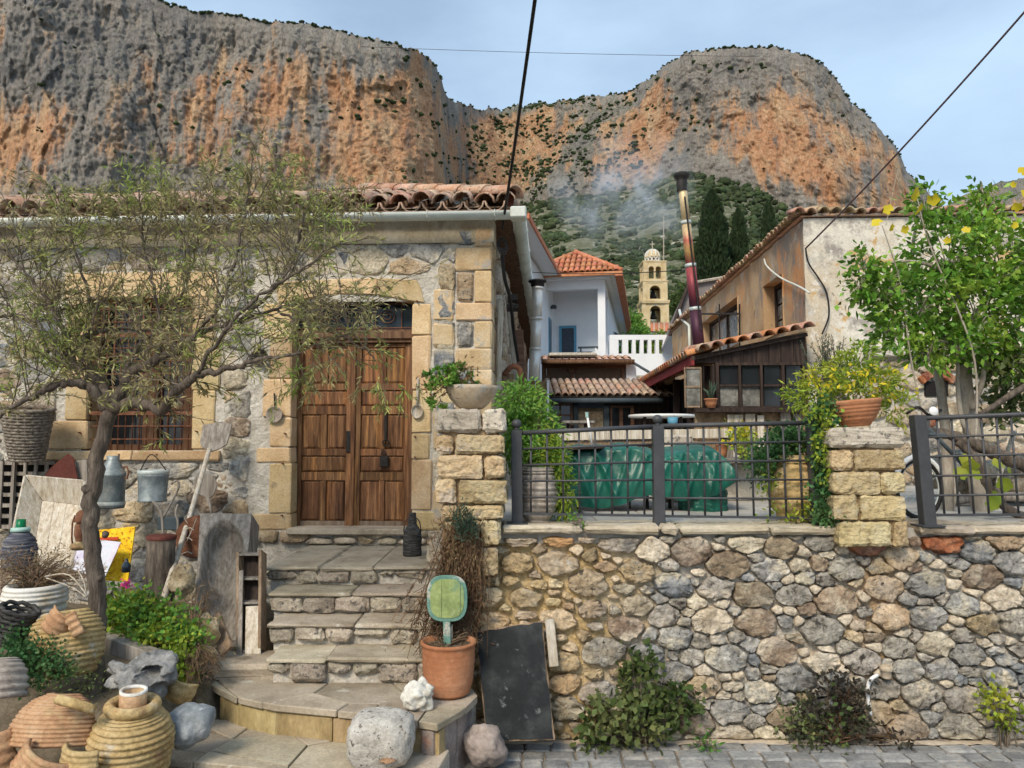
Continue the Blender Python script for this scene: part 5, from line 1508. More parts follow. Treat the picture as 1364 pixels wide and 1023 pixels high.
# church roof piece and white base in front of the tower
ch = thing('chapel', 'small white chapel with striped red tile roof below the bell tower', 'chapel', P(880, 460, 66))
m = MB(); a = P(868, 441, 66); b = P(908, 475, 66); m.bx(a.x, b.x, 66, 71, b.z, a.z); m.build('wall', MAT['white'], ch)
m = MB(); a = P(880, 441, 66); b = P(912, 430, 68); 
m.add([(P(866, 442, 65.8).x, 65.8, a.z), (P(912, 442, 65.8).x, 65.8, a.z), (P(905, 430, 68).x, 68, b.z), (P(868, 430, 68).x, 68, b.z)], [(0, 1, 2, 3)]); rf2 = m.build('roof', MAT['tile_red'], ch)
for k in range(13):
    x = 868 + k * 3.4; a = P(x, 441.5, 65.7); b = P(x - .3, 430, 68); m = MB(); m.tube([a, b], .085, 6); m.build('roof_tile', MAT['tile_pale' if k % 2 else 'tile_red'], rf2, smooth=True)
m = MB(); a, b = P(884, 352, 80), P(884, 288, 80); m.tube([P(884, 440, 80), a, b], [.09, .07, .045], 6); tag(m.build('antenna_pole', MAT['palebark'], smooth=True), 'thin pale mast rising behind the bell tower', 'mast')

# ------------------------------------------------------------------ grey-roofed building
gh = thing('grey_roof_house', 'house with plain grey sloping roof behind the tall chimney pipe', 'house', P(930, 470, 23))
m = MB(); p = [P(893, 444, 23), P(917, 379, 23), P(965, 371, 23), P(965, 444, 23)]
m.prism(p, (0, .05, 0)); m.build('gable_wall', MAT['roofgrey'], gh)
m = MB(); m.tube([P(892, 447, 22.9), P(917.5, 377.5, 22.9)], .06, 6); m.build('verge_board', MAT['darkwood'], gh); m = MB(); m.tube([P(917.5, 377.5, 22.9), P(968, 369, 22.9)], .05, 6); m.build('verge_board', MAT['pcap'], gh)
m = MB(); a, b, c = P(892, 446, 22.9), P(917.5, 377, 22.9), P(968, 369, 22.9); m.grid([[a, a + Vector((.8, 6, 0))], [b, b + Vector((.8, 6, 0))], [c, c + Vector((.8, 6, 0))]]); m.build('roof', MAT['roofgrey'], gh)

# ------------------------------------------------------------------ ochre house at the right
q = P(1080, 600, 10.0)
OH = Frame(q.x, 10.0, .043); ox = OH.xf
oh = thing('plaster_house', 'old house with peeling white front and stained ochre side wall', 'house', OH.w(2, 3, TZ))
oez = OH.px(1150, 290)[1]
SO = Frame(q.x, 10.0, -math.pi / 2 + .043)               # u runs back along the side, w>0 out towards the yard
sox = SO.xf
def spx(px, py, w=0): return SO.px(px, py, w)
SL_ = 10.5
# side wall with openings
op1 = (spx(1045, 400)[0], spx(1019, 400)[0], spx(1030, 448)[1], spx(1030, 374)[1])
op2 = (spx(985, 440)[0], spx(936, 440)[0], spx(960, 470)[1], spx(960, 413)[1])
mb = face_grid(0, SL_, TZ - .5, oez, .16, [op1, op2], amp=.03, freq=2.2)
mb.v = [(u, -w * 1., z) for u, w, z in mb.v]
sw = mb.build('side_wall', MAT['ochrewall'], oh, smooth=True, xf=sox)
mb = face_grid(-.01, 6, TZ - .3, oez, .16, [], amp=.028, freq=2.4, seed=3)
fw = mb.build('front_wall', MAT['whitewall'], oh, smooth=True, xf=ox)
m = MB(); m.bx(0, 6, .06, .3, TZ - .3, oez - .01); m.bx(5.8, 6, .3, SL_, TZ - .3, oez - .01); m.bx(.2, 6, SL_ - .2, SL_ - .02, TZ - .3, oez - .01); m.build('wall_core', MAT['ochrewall'], oh, xf=ox)
def swin(op, name, split):
    u0, u1, z0, z1 = op
    m = MB(); m.bx(u0, u1, -.22, -.2, z0, z1); w_ = m.build(name, MAT['glass'], oh, xf=sox)
    for (a, b, c, d) in ((u0, u0 + .0, z0, z1),): pass
    m = MB()
    for (p0, p1) in (((u0, z0), (u1, z0)), ((u1, z0), (u1, z1)), ((u1, z1), (u0, z1)), ((u0, z1), (u0, z0))):
        m.add([(p0[0], .03, p0[1]), (p1[0], .03, p1[1]), (p1[0], -.2, p1[1]), (p0[0], -.2, p0[1])], [(0, 1, 2, 3)])
    m.build('reveal', MAT['ochrewall'], w_, xf=sox)
    t = .05; um = (u0 + u1) / 2
    for (a, b, c, d) in ((u0, u0 + t, z0, z1), (u1 - t, u1, z0, z1), (um - t / 2, um + t / 2, z0 + t, z1 - t), (u0 + t, u1 - t, z0, z0 + t), (u0 + t, u1 - t, z1 - t, z1)):
        m = MB(); m.bx(a, b, -.199, -.15, c, d); m.build('sash', MAT['darkwood'], w_, xf=sox)
    for k in range(split):
        for (a, b) in ((u0 + t, um - t / 2), (um + t / 2, u1 - t)):
            c = z0 + t + (z1 - z0 - 2 * t) * k / split; d = z0 + t + (z1 - z0 - 2 * t) * (k + 1) / split - .03
            m = MB(); m.bx(a + .003, b - .003, -.198, -.185, c + .003, d); m.build('pane', MAT['glassp'], w_, xf=sox)
    return w_
swin(op1, 'window', 3); w2 = swin(op2, 'window', 1)
# iron bars and pipe in front of the second opening
for (p, q2, r_) in (((934, 418), (985, 418), .02), ((936, 471), (985, 467), .02), ((985, 405), (985, 470), .018), ((958, 405), (959, 470), .016)):
    a = spx(p[0], p[1], .06); b = spx(q2[0], q2[1], .06); m = MB(); m.tube([(a[0], .06, a[1]), (b[0], .06, b[1])], r_, 6); m.build('iron_bar', MAT['blackiron'], w2, xf=sox)
# eaves: tile ends along front and side, hipped roof above
oz = oez + .02
m = MB(); m.add([(-.06, -.06, oz), (6.2, -.06, oz), (6.2, SL_ + .2, oz), (-.06, SL_ + .2, oz), (3, 3, oz + .85), (3, SL_ - 3, oz + .85)], [(0, 1, 4), (1, 2, 5, 4), (2, 3, 5), (3, 0, 4, 5), (0, 3, 2, 1)])
orf = m.build('roof', MAT['tile_pale'], oh, xf=ox)
OT = [tile_mesh('eave_tile', .075, .4, MAT['tile'], n=5), tile_mesh('eave_tile_b', .075, .4, MAT['s_brown'], n=5)]
for k in range(38): inst(rr.choice(OT), 'eave_tile', orf, fmat(OH, -.1 + k * .165, -.13 + rr.uniform(-.02, .02), oz + .02 + rr.uniform(-.008, .008), R(13)))
for k in range(66):
    inst(rr.choice(OT), 'eave_tile', orf, fmat(OH, -.13 + rr.uniform(-.02, .02), .02 + k * .16, oz + .02 + rr.uniform(-.008, .008), 0, Matrix.Rotation(-math.pi / 2, 4, 'Z') @ Matrix.Rotation(R(13), 4, 'X')))
# white drain pipe and loose cables on the side wall
m = MB(); pp = [spx(x, y, .06) for x, y in ((905, 413), (908, 425), (918, 434), (919, 478))]; m.tube([(a, .06, b) for a, b in pp], .035, 7); m.build('drain_pipe', MAT['pvc'], oh, xf=sox, smooth=True)
def surfcable(pts, r_, label, mat, fr=SO, w=.05):
    m = MB(); pp = [fr.px(x, y, w) for x, y in pts]; m.tube(spline([fr.w(a, w, b) for a, b in pp], 5 * len(pp)), r_, 6); tag(m.build('cable', MAT[mat], smooth=True), label, 'cable')
surfcable([(1018, 345), (1022, 355), (1040, 370), (1065, 382), (1078, 390)], .014, 'pale cable sagging across the ochre side wall above the window', 'pvc')
surfcable([(1073, 330), (1077, 350), (1090, 370), (1101, 390), (1104, 420), (1095, 445)], .011, 'dark cable drooping down the white plaster at the house corner', 'cable', OH, -.05)
# lower front: rubble and brick niche (old oven) under the tree
mb = face_grid(OH.px(1150, 560)[0], 5, TZ, OH.px(1250, 478)[1], .06, amp=.03, freq=7, w=-.22, seed=8)
ov_ = thing('brick_oven', 'low ruined stone oven with brick arched mouth behind the leafy tree', 'oven', OH.w(1.8, -.3, TZ))
mb.build('stone_face', MAT['mortar_h'], ov_, xf=ox, smooth=True)
oz1 = OH.px(1250, 478)[1]
mouth = (OH.px(1232, 512, -.25)[0], OH.px(1262, 512, -.25)[0], OH.px(1240, 528, -.25)[1], OH.px(1240, 508, -.25)[1])
cells = pack(OH.px(1150, 560)[0], 5, TZ + .02, oz1 - .03, .06, .13, 1.5, 71, [mouth], tries=2500)
masonry(OH, cells, ov_, lambda x, z, r_: ('s_tan', 's_cream', 's_brown', 's_grey', 's_tan', 's_rust')[int(r_.random() * 5.25)], .012, .04, 23, limit=120, stuffname='oven_stones', w=-.22)
m = MB(); m.bx(mouth[0], mouth[1], -.262, -.215, mouth[2], mouth[3]); m.build('oven_mouth', MAT['dark'], ov_, xf=ox)
for k in range(9):
    f = k / 8; x = lerp(1228, 1268, f); y = 506 - 10 * math.sin(f * math.pi); a = OH.px(x, y, -.28)
    m = MB(); m.cbox((a[0], -.27, a[1]), (.06, .1, .1), .008, .003, roty((f - .5) * 1.2), seed=k); m.build('arch_brick', MAT['s_rust'], ov_, xf=ox)
m = MB(); m.bx(OH.px(1150, 480)[0], 5, -.34, .0, oz1, oz1 + .12); m.build('ledge', MAT['mortar_h'], ov_, xf=ox, bevel=.01)

# ------------------------------------------------------------------ timber veranda leaning on the ochre house
q = P(1075, 545, 9.7)
VF = Frame(q.x, 9.7, .03); vx = VF.xf
def vp(px, py, w=0): return VF.px(px, py, w)
ve = thing('timber_veranda', 'dark timber lean-to veranda with glazed front and orange tile roof', 'veranda', (q.x - .6, 9.7, TZ))
def vbox(x0, y0, x1, y1, w0, w1, name, mat, par=ve, bevel=.003):
    a, z1 = vp(x0, y0, w0); b, z0 = vp(x1, y1, w0); m = MB(); m.bx(a, b, w0, w1, z0, z1); return m.build(name, MAT[mat], par, xf=vx, bevel=bevel)
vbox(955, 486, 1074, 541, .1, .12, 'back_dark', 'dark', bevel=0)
fr_ = vbox(953, 483, 1075, 486.5, -.02, .09, 'head_rail', 'darkwood'); vbox(953, 541, 1075, 545, -.02, .09, 'foot_rail', 'darkwood')
for (a, b) in ((953, 959), (983.5, 988.5), (1012.5, 1017.5), (1041, 1046.5), (1069.5, 1075)): vbox(a, 486.7, b, 540.8, -.022, .088, 'mullion', 'darkwood')
panes = [(959, 983.5), (988.5, 1012.5), (1017.5, 1041), (1046.5, 1069.5)]
for i, (a, b) in enumerate(panes):
    w_ = vbox(a + .2, 512, b - .2, 515, -.015, .08, 'glazing_bar', 'darkwood')
    vbox(a + .2, 486.8, b - .2, 511.8, .03, .045, 'pane', 'glass', w_, 0); vbox(a + .2, 515.2, b - .2, 540.8, .03, .045, 'pane', 'glassp' if i in (0, 1) else 'glass', w_, 0)
vbox(926, 543.5, 1076, 549, -.16, .0, 'ledge', 'darkwood')
# boarded gable above the windows
a = vp(925, 483)[0]; b = vp(1075, 483)[0]; zr0 = vp(925, 478)[1]; zr1 = vp(1075, 446)[1]; zb = vp(1000, 483)[1]
for k in range(9):
    f0, f1 = k / 9, (k + 1) / 9; u0, u1 = lerp(a, b, f0), lerp(a, b, f1)
    m = MB(); m.prism([(u0 + .003, .02, zb + .002), (u1 - .003, .02, zb + .002), (u1 - .003, .02, lerp(zr0, zr1, f1)), (u0 + .003, .02, lerp(zr0, zr1, f0))], (0, .03, 0)); m.build('gable_board', MAT['darkwood'], ve, xf=vx)
m = MB(); m.tube([(a - .05, -.03, zr0 + .0), (b, -.03, zr1 + .0)], .035, 4); m.build('verge_beam', MAT['darkwood'], ve, xf=vx)
# open shutter, posts and dark side
sh = vbox(911.5, 489, 914, 543, -.1, -.06, 'shutter', 'brownwood')
for r_ in ((933, 489, 935.5, 543), (914.2, 489, 932.8, 491.5), (914.2, 514, 932.8, 516.5), (914.2, 540.5, 932.8, 543)): vbox(*r_, -.1, -.06, 'shutter_rail', 'brownwood', sh)
for r_ in ((914.2, 491.7, 932.8, 513.8), (914.2, 516.7, 932.8, 540.3)): vbox(*r_, -.085, -.075, 'shutter_pane', 'glassp' , sh, 0)
vbox(936, 486, 939, 543, .05, .12, 'post', 'darkwood'); vbox(948, 486, 953, 543, -.02, .08, 'post', 'darkwood')
s_ = .03
el = vp(924, 487)[0]; er = zr0 - .06
LEN = 9.
for k in range(8):
    w = .3 + k * 1.1
    m = MB(); m.bx(el - .02 + .22, el + .08 + .22, w, w + .1, TZ, er); m.build('post', MAT['darkwood'], ve, xf=vx)
for z in (TZ + .45, TZ + .95):
    m = MB(); m.bx(el + .21, el + .27, .42, LEN - .3, z, z + .06); m.build('side_rail', MAT['darkwood'], ve, xf=vx)
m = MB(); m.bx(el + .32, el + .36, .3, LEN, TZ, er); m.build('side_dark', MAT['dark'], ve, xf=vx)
m = MB(); m.bx(el - .04, el, -.05, LEN, er - .03, er + .09); m.build('red_fascia', MAT['redfascia'], ve, xf=vx)
# roof plane and tiles
ur = b + .05
m = MB(); m.add([(el, -.1, er + .09), (ur, -.1, zr1 + .05), (ur, LEN, zr1 + .25), (el, LEN, er + .09)], [(0, 1, 2, 3)]); vr = m.build('roof', MAT['tile_pale'], ve, xf=vx)
VT = [tile_mesh('lean_tile', .088, .46, MAT['tile_orange']), tile_mesh('lean_tile_b', .088, .46, MAT['tile_orange']), tile_mesh('lean_tile_c', .088, .46, MAT['tile'])]
n_ = 9
for r_ in range(3):
    for k in range(n_):
        f = (k + .5) / n_; u = lerp(el + .02, ur, f); z = lerp(er + .12, zr1 + .06, f)
        t = VT[2] if k < 2 else rr.choice(VT)
        inst(t, 'roof_tile', vr, fmat(VF, u, -.2 + r_ * .36, z + .02 + r_ * .03, R(6), Matrix.Rotation(-math.atan2(zr1 - zr0, b - a) , 4, 'Y')))
for k in range(46):
    inst(rr.choice(VT[1:]), 'eave_tile', vr, fmat(VF, el - .08, .1 + k * .19, er + .10, 0, Matrix.Rotation(-math.pi / 2, 4, 'Z') @ Matrix.Rotation(R(15), 4, 'X')))
# masonry base and boards under the ledge
m = MB(); a0 = vp(926, 550)[0]; m.bx(a0, ur, .0, .1, TZ, vp(1000, 549)[1] - .002); m.build('base_wall', MAT['sidewall'], ve, xf=vx)
for (x0, x1, y0) in ((969, 992, 552), (993, 1008, 551), (1009, 1020, 553)):
    vbox(x0, y0, x1, 640, -.06, -.02, 'base_board', 'palewood')
for (x0, x1, y0) in ((1040, 1056, 549), (1057, 1070, 551)): vbox(x0, y0, x1, 640, -.06, -.02, 'base_board', 'greywood')

# ------------------------------------------------------------------ low outbuildings in the middle
LY = 13.2
lc = thing('outbuilding', 'low outbuilding with pale barrel-tile roof, slate door frame and stone panel', 'outbuilding', P(790, 590, LY))
def lbox(x0, y0, x1, y1, d0, d1, name, mat, par=lc, Y=LY, bevel=0.):
    a = P(x0, y0, Y + d0); b = P(x1, y1, Y + d0); m = MB(); m.bx(a.x, b.x, Y + d0, Y + d1, b.z, a.z); return m.build(name, MAT[mat], par, bevel=bevel)
lbox(729, 528, 900, 600, .12, .3, 'wall', 'darkwood')
dfr = lbox(764, 540, 770, 600, -.02, .118, 'door_jamb', 'slate'); lbox(804, 540, 812, 600, -.02, .118, 'door_jamb', 'slate'); lbox(770.1, 536, 803.9, 543, -.02, .118, 'door_head', 'slate')
lbox(770.1, 543.2, 803.9, 600, .06, .117, 'stone_panel', 's_tan')
wn_ = lbox(734, 540, 760, 568, .07, .117, 'window', 'glass')
for r_ in ((731, 537, 763, 540), (731, 540.2, 734, 570), (760, 540.2, 763, 570), (745.5, 540.2, 747.5, 567), (734.2, 552, 745.3, 554), (747.7, 552, 759.8, 554), (731, 567.5, 763, 571)): lbox(*r_, .02, .068, 'window_frame', 'redwood', wn_)
wn_ = lbox(815, 543, 842, 568, .07, .117, 'window', 'glass')
for r_ in ((813, 540, 845, 543), (813, 543.2, 815.5, 572), (825, 543.2, 830, 572), (840, 543.2, 845, 572)): lbox(*r_, .02, .068, 'window_frame', 'redwood', wn_)
a = P(729, 528.5, LY - .25); b = P(905, 528.5, LY - .25); tz_ = P(800, 509, LY + 1.1).z
m = MB(); m.add([(a.x, a.y, a.z), (b.x, a.y, a.z), (b.x, LY + 1.1, tz_), (a.x, LY + 1.1, tz_)], [(0, 1, 2, 3)]); lr = m.build('roof', MAT['tile_pale'], lc)
LT = [tile_mesh('pale_tile', .062, .52, MAT['tile_pale'], n=5), tile_mesh('pale_tile_b', .062, .52, MAT['tile'], n=5)]
lsl = math.atan2(tz_ - a.z, 1.35)
W0 = Frame(0, 0, 0)
for r_ in range(3):
    for k in range(int((b.x - a.x) / .128)):
        inst(LT[0] if rr.random() < .8 else LT[1], 'roof_tile', lr, fmat(W0, a.x + .06 + k * .128, a.y - .04 + r_ * .45, a.z + .015 + r_ * .45 * math.tan(lsl), lsl))
m = MB(); m.tube([(a.x, a.y - .05, a.z - .07), (b.x - .3, a.y - .05, a.z - .07)], .05, 8); m.build('gutter', MAT['slate'], lc, smooth=True)
UY = 16.5
uc = thing('pergola', 'covered terrace with reed screens and thin tiled roof above the outbuilding', 'pergola', P(780, 520, UY))
def ubox(x0, y0, x1, y1, d0, d1, name, mat, par=uc): return lbox(x0, y0, x1, y1, d0, d1, name, mat, par, UY)
ubox(722, 483, 836, 490, 0, .14, 'beam', 'redwood')
for (x0, x1) in ((722, 728), (760, 765), (828, 832.5)):
    ubox(x0, 490.2, x1, 525, .0, .13, 'post', 'redwood')
for x in (762.5,):
    for s_ in (-1, 1):
        p = [P(x + s_ * 2.6, 498, UY), P(x + s_ * 8, 490.2, UY), P(x + s_ * 2.6, 490.2, UY)]; m = MB(); m.prism(p, (0, .1, 0)); m.build('bracket', MAT['redwood'], uc)
ubox(728.2, 490.3, 759.8, 525, .05, .09, 'reed_screen', 'reed'); ubox(765.2, 490.3, 827.8, 525, .05, .09, 'reed_screen', 'reed')
ubox(834, 484, 848, 530, -.05, .3, 'white_post', 'white'); ubox(836.2, 500, 900, 530, .5, .6, 'rear_wall', 'mortar_h')
a = P(721, 482, UY - .3); b = P(845, 482, UY - .3)
m = MB(); m.tube([a, b], .055, 8); m.build('gutter', MAT['jambwood'], uc, smooth=True)
m = MB(); zt = P(780, 474, UY + 1).z; m.add([(a.x, a.y, a.z + .03), (b.x, a.y, a.z + .03), (b.x, UY + 1, zt), (a.x, UY + 1, zt)], [(0, 1, 2, 3)]); ur_ = m.build('roof', MAT['tile'], uc)
for k in range(int((b.x - a.x) / .15)):
    inst(OT[0], 'roof_tile', ur_, fmat(W0, a.x + .08 + k * .15, a.y - .02, a.z + .05, math.atan2(zt - a.z, 1.3)))
m = MB(); m.cbox(P(762, 473.5, UY - .2), (1.05, .4, .09), .03, .01); m.build('roof_slab', MAT['palewood'], uc)
# handrail running down beside the balustrade
m = MB(); m.tube([P(845, 484, 16.2), P(880, 505, 16.2)], .03, 6); tag(m.build('handrail', MAT['slate'], smooth=True), 'thin grey handrail sloping down beside the reed-screened terrace', 'handrail')
# brown board wall by the stove pipe
bw = thing('board_wall', 'brown board partition below the short steel stovepipe', 'partition', P(714, 580, 9.4))
m = MB()
for k in range(4):
    a = P(698 + k * 7.6, 507, 9.4); b = P(698 + (k + 1) * 7.6, 600, 9.4); m = MB(); m.bx(a.x + .002, b.x - .002, 9.4, 9.44, TZ, a.z); m.build('board', MAT['brownwall'], bw)
a = P(728.5, 507, 9.39); m = MB(); m.bx(a.x, a.x + .025, 9.36, 9.42, TZ, a.z); m.build('white_batten', MAT['white'], bw)
# ------------------------------------------------------------------ flues
sp_ = thing('stovepipe', 'short shiny steel stovepipe with dark cap beside the stone house', 'chimney pipe', P(712, 506, 9.3))
a = P(711.5, 506, 9.3); b = P(716, 384, 9.3)
for k in range(3):
    p0 = a.lerp(b, k / 3); p1 = a.lerp(b, (k + 1) / 3); m = MB(); m.tube([p0, p1], .066 if k else .07, 16); s_ = m.build('pipe_section', MAT['steel'], sp_, smooth=True)
    m = MB(); m.tube([p1 + Vector((0, 0, -.015)), p1 + Vector((0, 0, .015))], .074, 16); m.build('collar', MAT['steel'], s_, smooth=True)
m = MB(); m.lathe([(.066, 0), (.085, .02), (.085, .055), (.115, .07), (.115, .085), (.05, .105), (0, .105)], 18, b + Vector((0, 0, .01))); m.build('cap', MAT['blackiron'], sp_, smooth=True)
tc_ = thing('chimney_pipe', 'tall leaning heat-stained flue pipe with smoking dark cap above the veranda', 'chimney pipe', P(931, 466, 10.2))
a = P(932, 470, 10.2); b = P(908, 240, 10.2)
for k in range(4):
    p0 = a.lerp(b, k / 4); p1 = a.lerp(b, (k + 1) / 4); m = MB(); m.tube([p0, p1], lerp(.078, .058, k / 3), 16); s_ = m.build('pipe_section', MAT['flue'], tc_, smooth=True)
    if k < 3:
        m = MB(); d = (p1 - p0).normalized(); m.tube([p1 - d * .025, p1 + d * .025], lerp(.083, .066, k / 3), 16); m.build('clamp_band', MAT['zincp'], s_, smooth=True)
m = MB(); m.lathe([(.07, -.16), (.075, -.02), (.07, 0), (.1, .03), (.112, .06), (.112, .085), (.06, .11), (0, .115)], 18, b); m.build('cap', MAT['blackiron'], tc_, smooth=True)
m = MB(); m.tube([P(912, 262, 10.12), P(934, 440, 10.12)], .012, 6); m.build('shade_stripe', MAT['blackiron'], tc_)  # dark bar added along the flue, standing in for its shading stripe
# ------------------------------------------------------------------ feathery tree at the left
tree = thing('feathery_tree', 'slender gnarled tree with fine drooping leaves in front of the stone house', 'tree', P(128, 910, 4.65))
def PP(t): return P(t[0], t[1], t[2])
LB = [  # (points, r0, r1)
    ([(128, 925, 4.65), (127, 860, 4.65), (130, 790, 4.65), (121, 715, 4.65), (124, 650, 4.65), (135, 590, 4.65), (150, 542, 4.65)], .055, .043),
    ([(150, 545, 4.65), (185, 536, 4.58), (216, 545, 4.5), (240, 516, 4.4), (262, 501, 4.35), (300, 492, 4.3), (345, 480, 4.25), (400, 470, 4.2)], .042, .007),
    ([(152, 542, 4.65), (168, 512, 4.7), (186, 490, 4.7), (210, 478, 4.7), (236, 468, 4.75), (255, 450, 4.8), (276, 440, 4.8), (320, 427, 4.85), (365, 413, 4.9), (430, 402, 4.95)], .040, .006),
    ([(148, 540, 4.65), (132, 508, 4.7), (106, 490, 4.75), (84, 482, 4.8), (64, 478, 4.8)], .042, .022),
    ([(84, 482, 4.8), (104, 462, 4.85), (122, 445, 4.9), (160, 437, 4.95), (210, 440, 5.0), (260, 425, 5.0)], .024, .006),
    ([(142, 545, 4.65), (118, 516, 4.6), (86, 511, 4.55), (58, 520, 4.5), (28, 537, 4.45), (-10, 560, 4.4)], .034, .012),
    ([(64, 478, 4.8), (50, 440, 4.85), (25, 420, 4.9), (-5, 425, 4.9), (-40, 430, 4.9)], .018, .008),
    ([(100, 488, 4.75), (85, 440, 4.7), (60, 395, 4.7), (30, 360, 4.7), (0, 330, 4.7)], .016, .005),
    ([(206, 480, 4.7), (214, 440, 4.9), (205, 385, 5.0), (192, 325, 5.1), (186, 250, 5.1)], .016, .004),
    ([(256, 450, 4.8), (290, 410, 4.7), (312, 350, 4.7), (325, 290, 4.7), (335, 225, 4.7)], .015, .004),
    ([(320, 427, 4.85), (370, 380, 4.8), (395, 330, 4.8), (405, 280, 4.8)], .013, .004),
    ([(365, 413, 4.9), (420, 435, 4.8), (470, 455, 4.7), (500, 480, 4.7)], .010, .004),
    ([(106, 490, 4.75), (122, 430, 5.0), (110, 365, 5.1), (92, 310, 5.15), (80, 255, 5.15)], .015, .004),
    ([(155, 535, 4.65), (178, 470, 5.0), (230, 415, 5.15), (256, 350, 5.2), (270, 290, 5.2), (285, 225, 5.2)], .018, .004),
    ([(262, 501, 4.35), (300, 440, 4.2), (350, 390, 4.2), (400, 360, 4.2), (440, 330, 4.2)], .014, .004)]
limb_pts = []
for i, (pp, r0, r1) in enumerate(LB):
    sp = spline([PP(t) for t in pp], 6 * len(pp))
    for k in range(1, len(sp) - 1):
        sp[k] += Vector((random.gauss(0, .006), random.gauss(0, .006), random.gauss(0, .006)))
    m = MB(); m.tube(sp, [lerp(r0, r1, k / (len(sp) - 1)) * (1 + (.10 if i else .03) * math.sin(k * 1.7 + i)) for k in range(len(sp))], 10 if i < 6 else 7)
    m.build('trunk' if i == 0 else 'limb', MAT['bark'], tree, smooth=True)
    if i: limb_pts += [(p, k / len(sp), i) for k, p in enumerate(sp)]
for (x, y, r_) in ((116, 652, .03), (133, 770, .022), (140, 712, .02)):
    rock('burl', P(x, y, 4.62), (r_, r_, r_ * 1.1), MAT['bark'], tree, seed=x, sub=2)
tw = MB(); LP = []; LD = []
rr = random.Random(12)
def shoot(p, d, L, r0, curl, n=6, leaves=30, lstart=.15, sub=0):
    pts = [p]; dd = d.copy()
    for k in range(n):
        dd = (dd + Vector((rr.gauss(0, .13), rr.gauss(0, .13), rr.gauss(0, .10) + curl))).normalized()
        pts.append(pts[-1] + dd * (L / n))
    tw.tube(pts, [lerp(r0, r0 * .35, k / n) for k in range(n + 1)], 3, cap=False)
    for k in range(leaves):
        f = lstart + (1 - lstart) * rr.random(); q = f * n; i = min(int(q), n - 1); c = pts[i].lerp(pts[i + 1], q - i)
        LP.append(c); t = (pts[i + 1] - pts[i]).normalized(); LD.append(t)
    if sub:
        for k in range(sub):
            i = rr.randint(1, n - 1); t = (pts[i + 1] - pts[i]).normalized()
            s2 = (t + Vector((rr.gauss(0, .7), rr.gauss(0, .7), rr.gauss(0, .5)))).normalized()
            shoot(pts[i], s2, L * rr.uniform(.22, .5), r0 * .55, curl - .04, 4, int(leaves * .6), .1, 0)
cand = [c for c in limb_pts if c[1] > .18]
for k in range(370):
    p, f, i = rr.choice(cand)
    up = rr.random()
    if up < .72: d = Vector((rr.gauss(0, .42), rr.gauss(.05, .3), rr.uniform(.35, 1.1)))
    else: d = Vector((rr.gauss(.1, .9), rr.gauss(0, .6), rr.uniform(-.3, .4)))
    L = rr.uniform(.3, .85) if up < .72 else rr.uniform(.2, .5)
    if p.z > 2.6: L *= 1.15
    if i in (8, 9, 12, 13, 7, 10): L *= .75
    if p.z + L * d.normalized().z > 3.8: L *= .55
    shoot(p, d.normalized(), L, rr.uniform(.003, .0055), -.035, 6, 14, .12, 4)
for k in range(95):                                     # long sprays standing above the eave
    x = rr.uniform(60, 480); c = P(x, rr.uniform(285, 335), rr.uniform(4.75, 5.15)); shoot(c, Vector((rr.gauss(0, .3), rr.gauss(0, .2), 1)).normalized(), rr.uniform(.22, .55) * (1.15 if 190 < x < 420 else .8), .003, -.03, 6, 20, .1, 3)
for k in range(60):                                     # dry tangle towards the door
    c = P(rr.gauss(430, 38), rr.gauss(445, 26), rr.uniform(4.5, 4.95)); shoot(c, Vector((rr.gauss(.2, 1), rr.gauss(0, .5), rr.gauss(0, .5))).normalized(), rr.uniform(.15, .45), .0028, -.05, 5, 7, .1, 3)
for (x, y, n_) in ((405, 530, 14), (510, 545, 9), (200, 545, 6), (40, 470, 10)):     # drooping sprays
    for k in range(n_):
        c = P(rr.gauss(x, 16), y - rr.uniform(20, 50), 4.6); shoot(c, Vector((rr.gauss(0, .5), rr.gauss(0, .3), -.6)).normalized(), rr.uniform(.1, .28), .002, -.05, 4, 16, .1, 1)
tw.build('twigs', MAT['twig'], tree, fixn=False)
V, F = leaf_cloud(np.array([p[:] for p in LP]), .048, .0095, np.array([d[:] for d in LD]), spread=.75, droop=.25, seed=4)
np_mesh('crown', V, F, MAT['l_olive'], tree)
print('tree leaves', len(LP))

# ------------------------------------------------------------------ leafy helpers
def leaf_patch(name, blobs, n, length, width, mat, parent=None, seed=0, updir=None, droop=.0, spread=1., shell=.3, clump=7, cr=.05):
    """leaves in small clumps inside ellipsoids [(centre, radii, weight)]"""
    g = np.random.default_rng(seed); tot = sum(b[2] for b in blobs); P_ = []; D_ = []
    for c, r_, w in blobs:
        k = max(1, int(n * w / tot / clump)); ctr = blob_points(k, c, r_, seed + 1, shell)
        out = (ctr - np.array(c)); out /= np.linalg.norm(out, axis=1)[:, None] + 1e-6
        P_.append(np.repeat(ctr, clump, 0) + g.normal(size=(k * clump, 3)) * cr); D_.append(np.repeat(out, clump, 0))
    P_ = np.concatenate(P_); D_ = np.concatenate(D_)
    if updir is not None: D_ = D_ * .5 + np.array(updir)
    V, F = leaf_cloud(P_, length, width, D_, spread=spread, droop=droop, seed=seed + 2)
    return np_mesh(name, V, F, mat, parent)
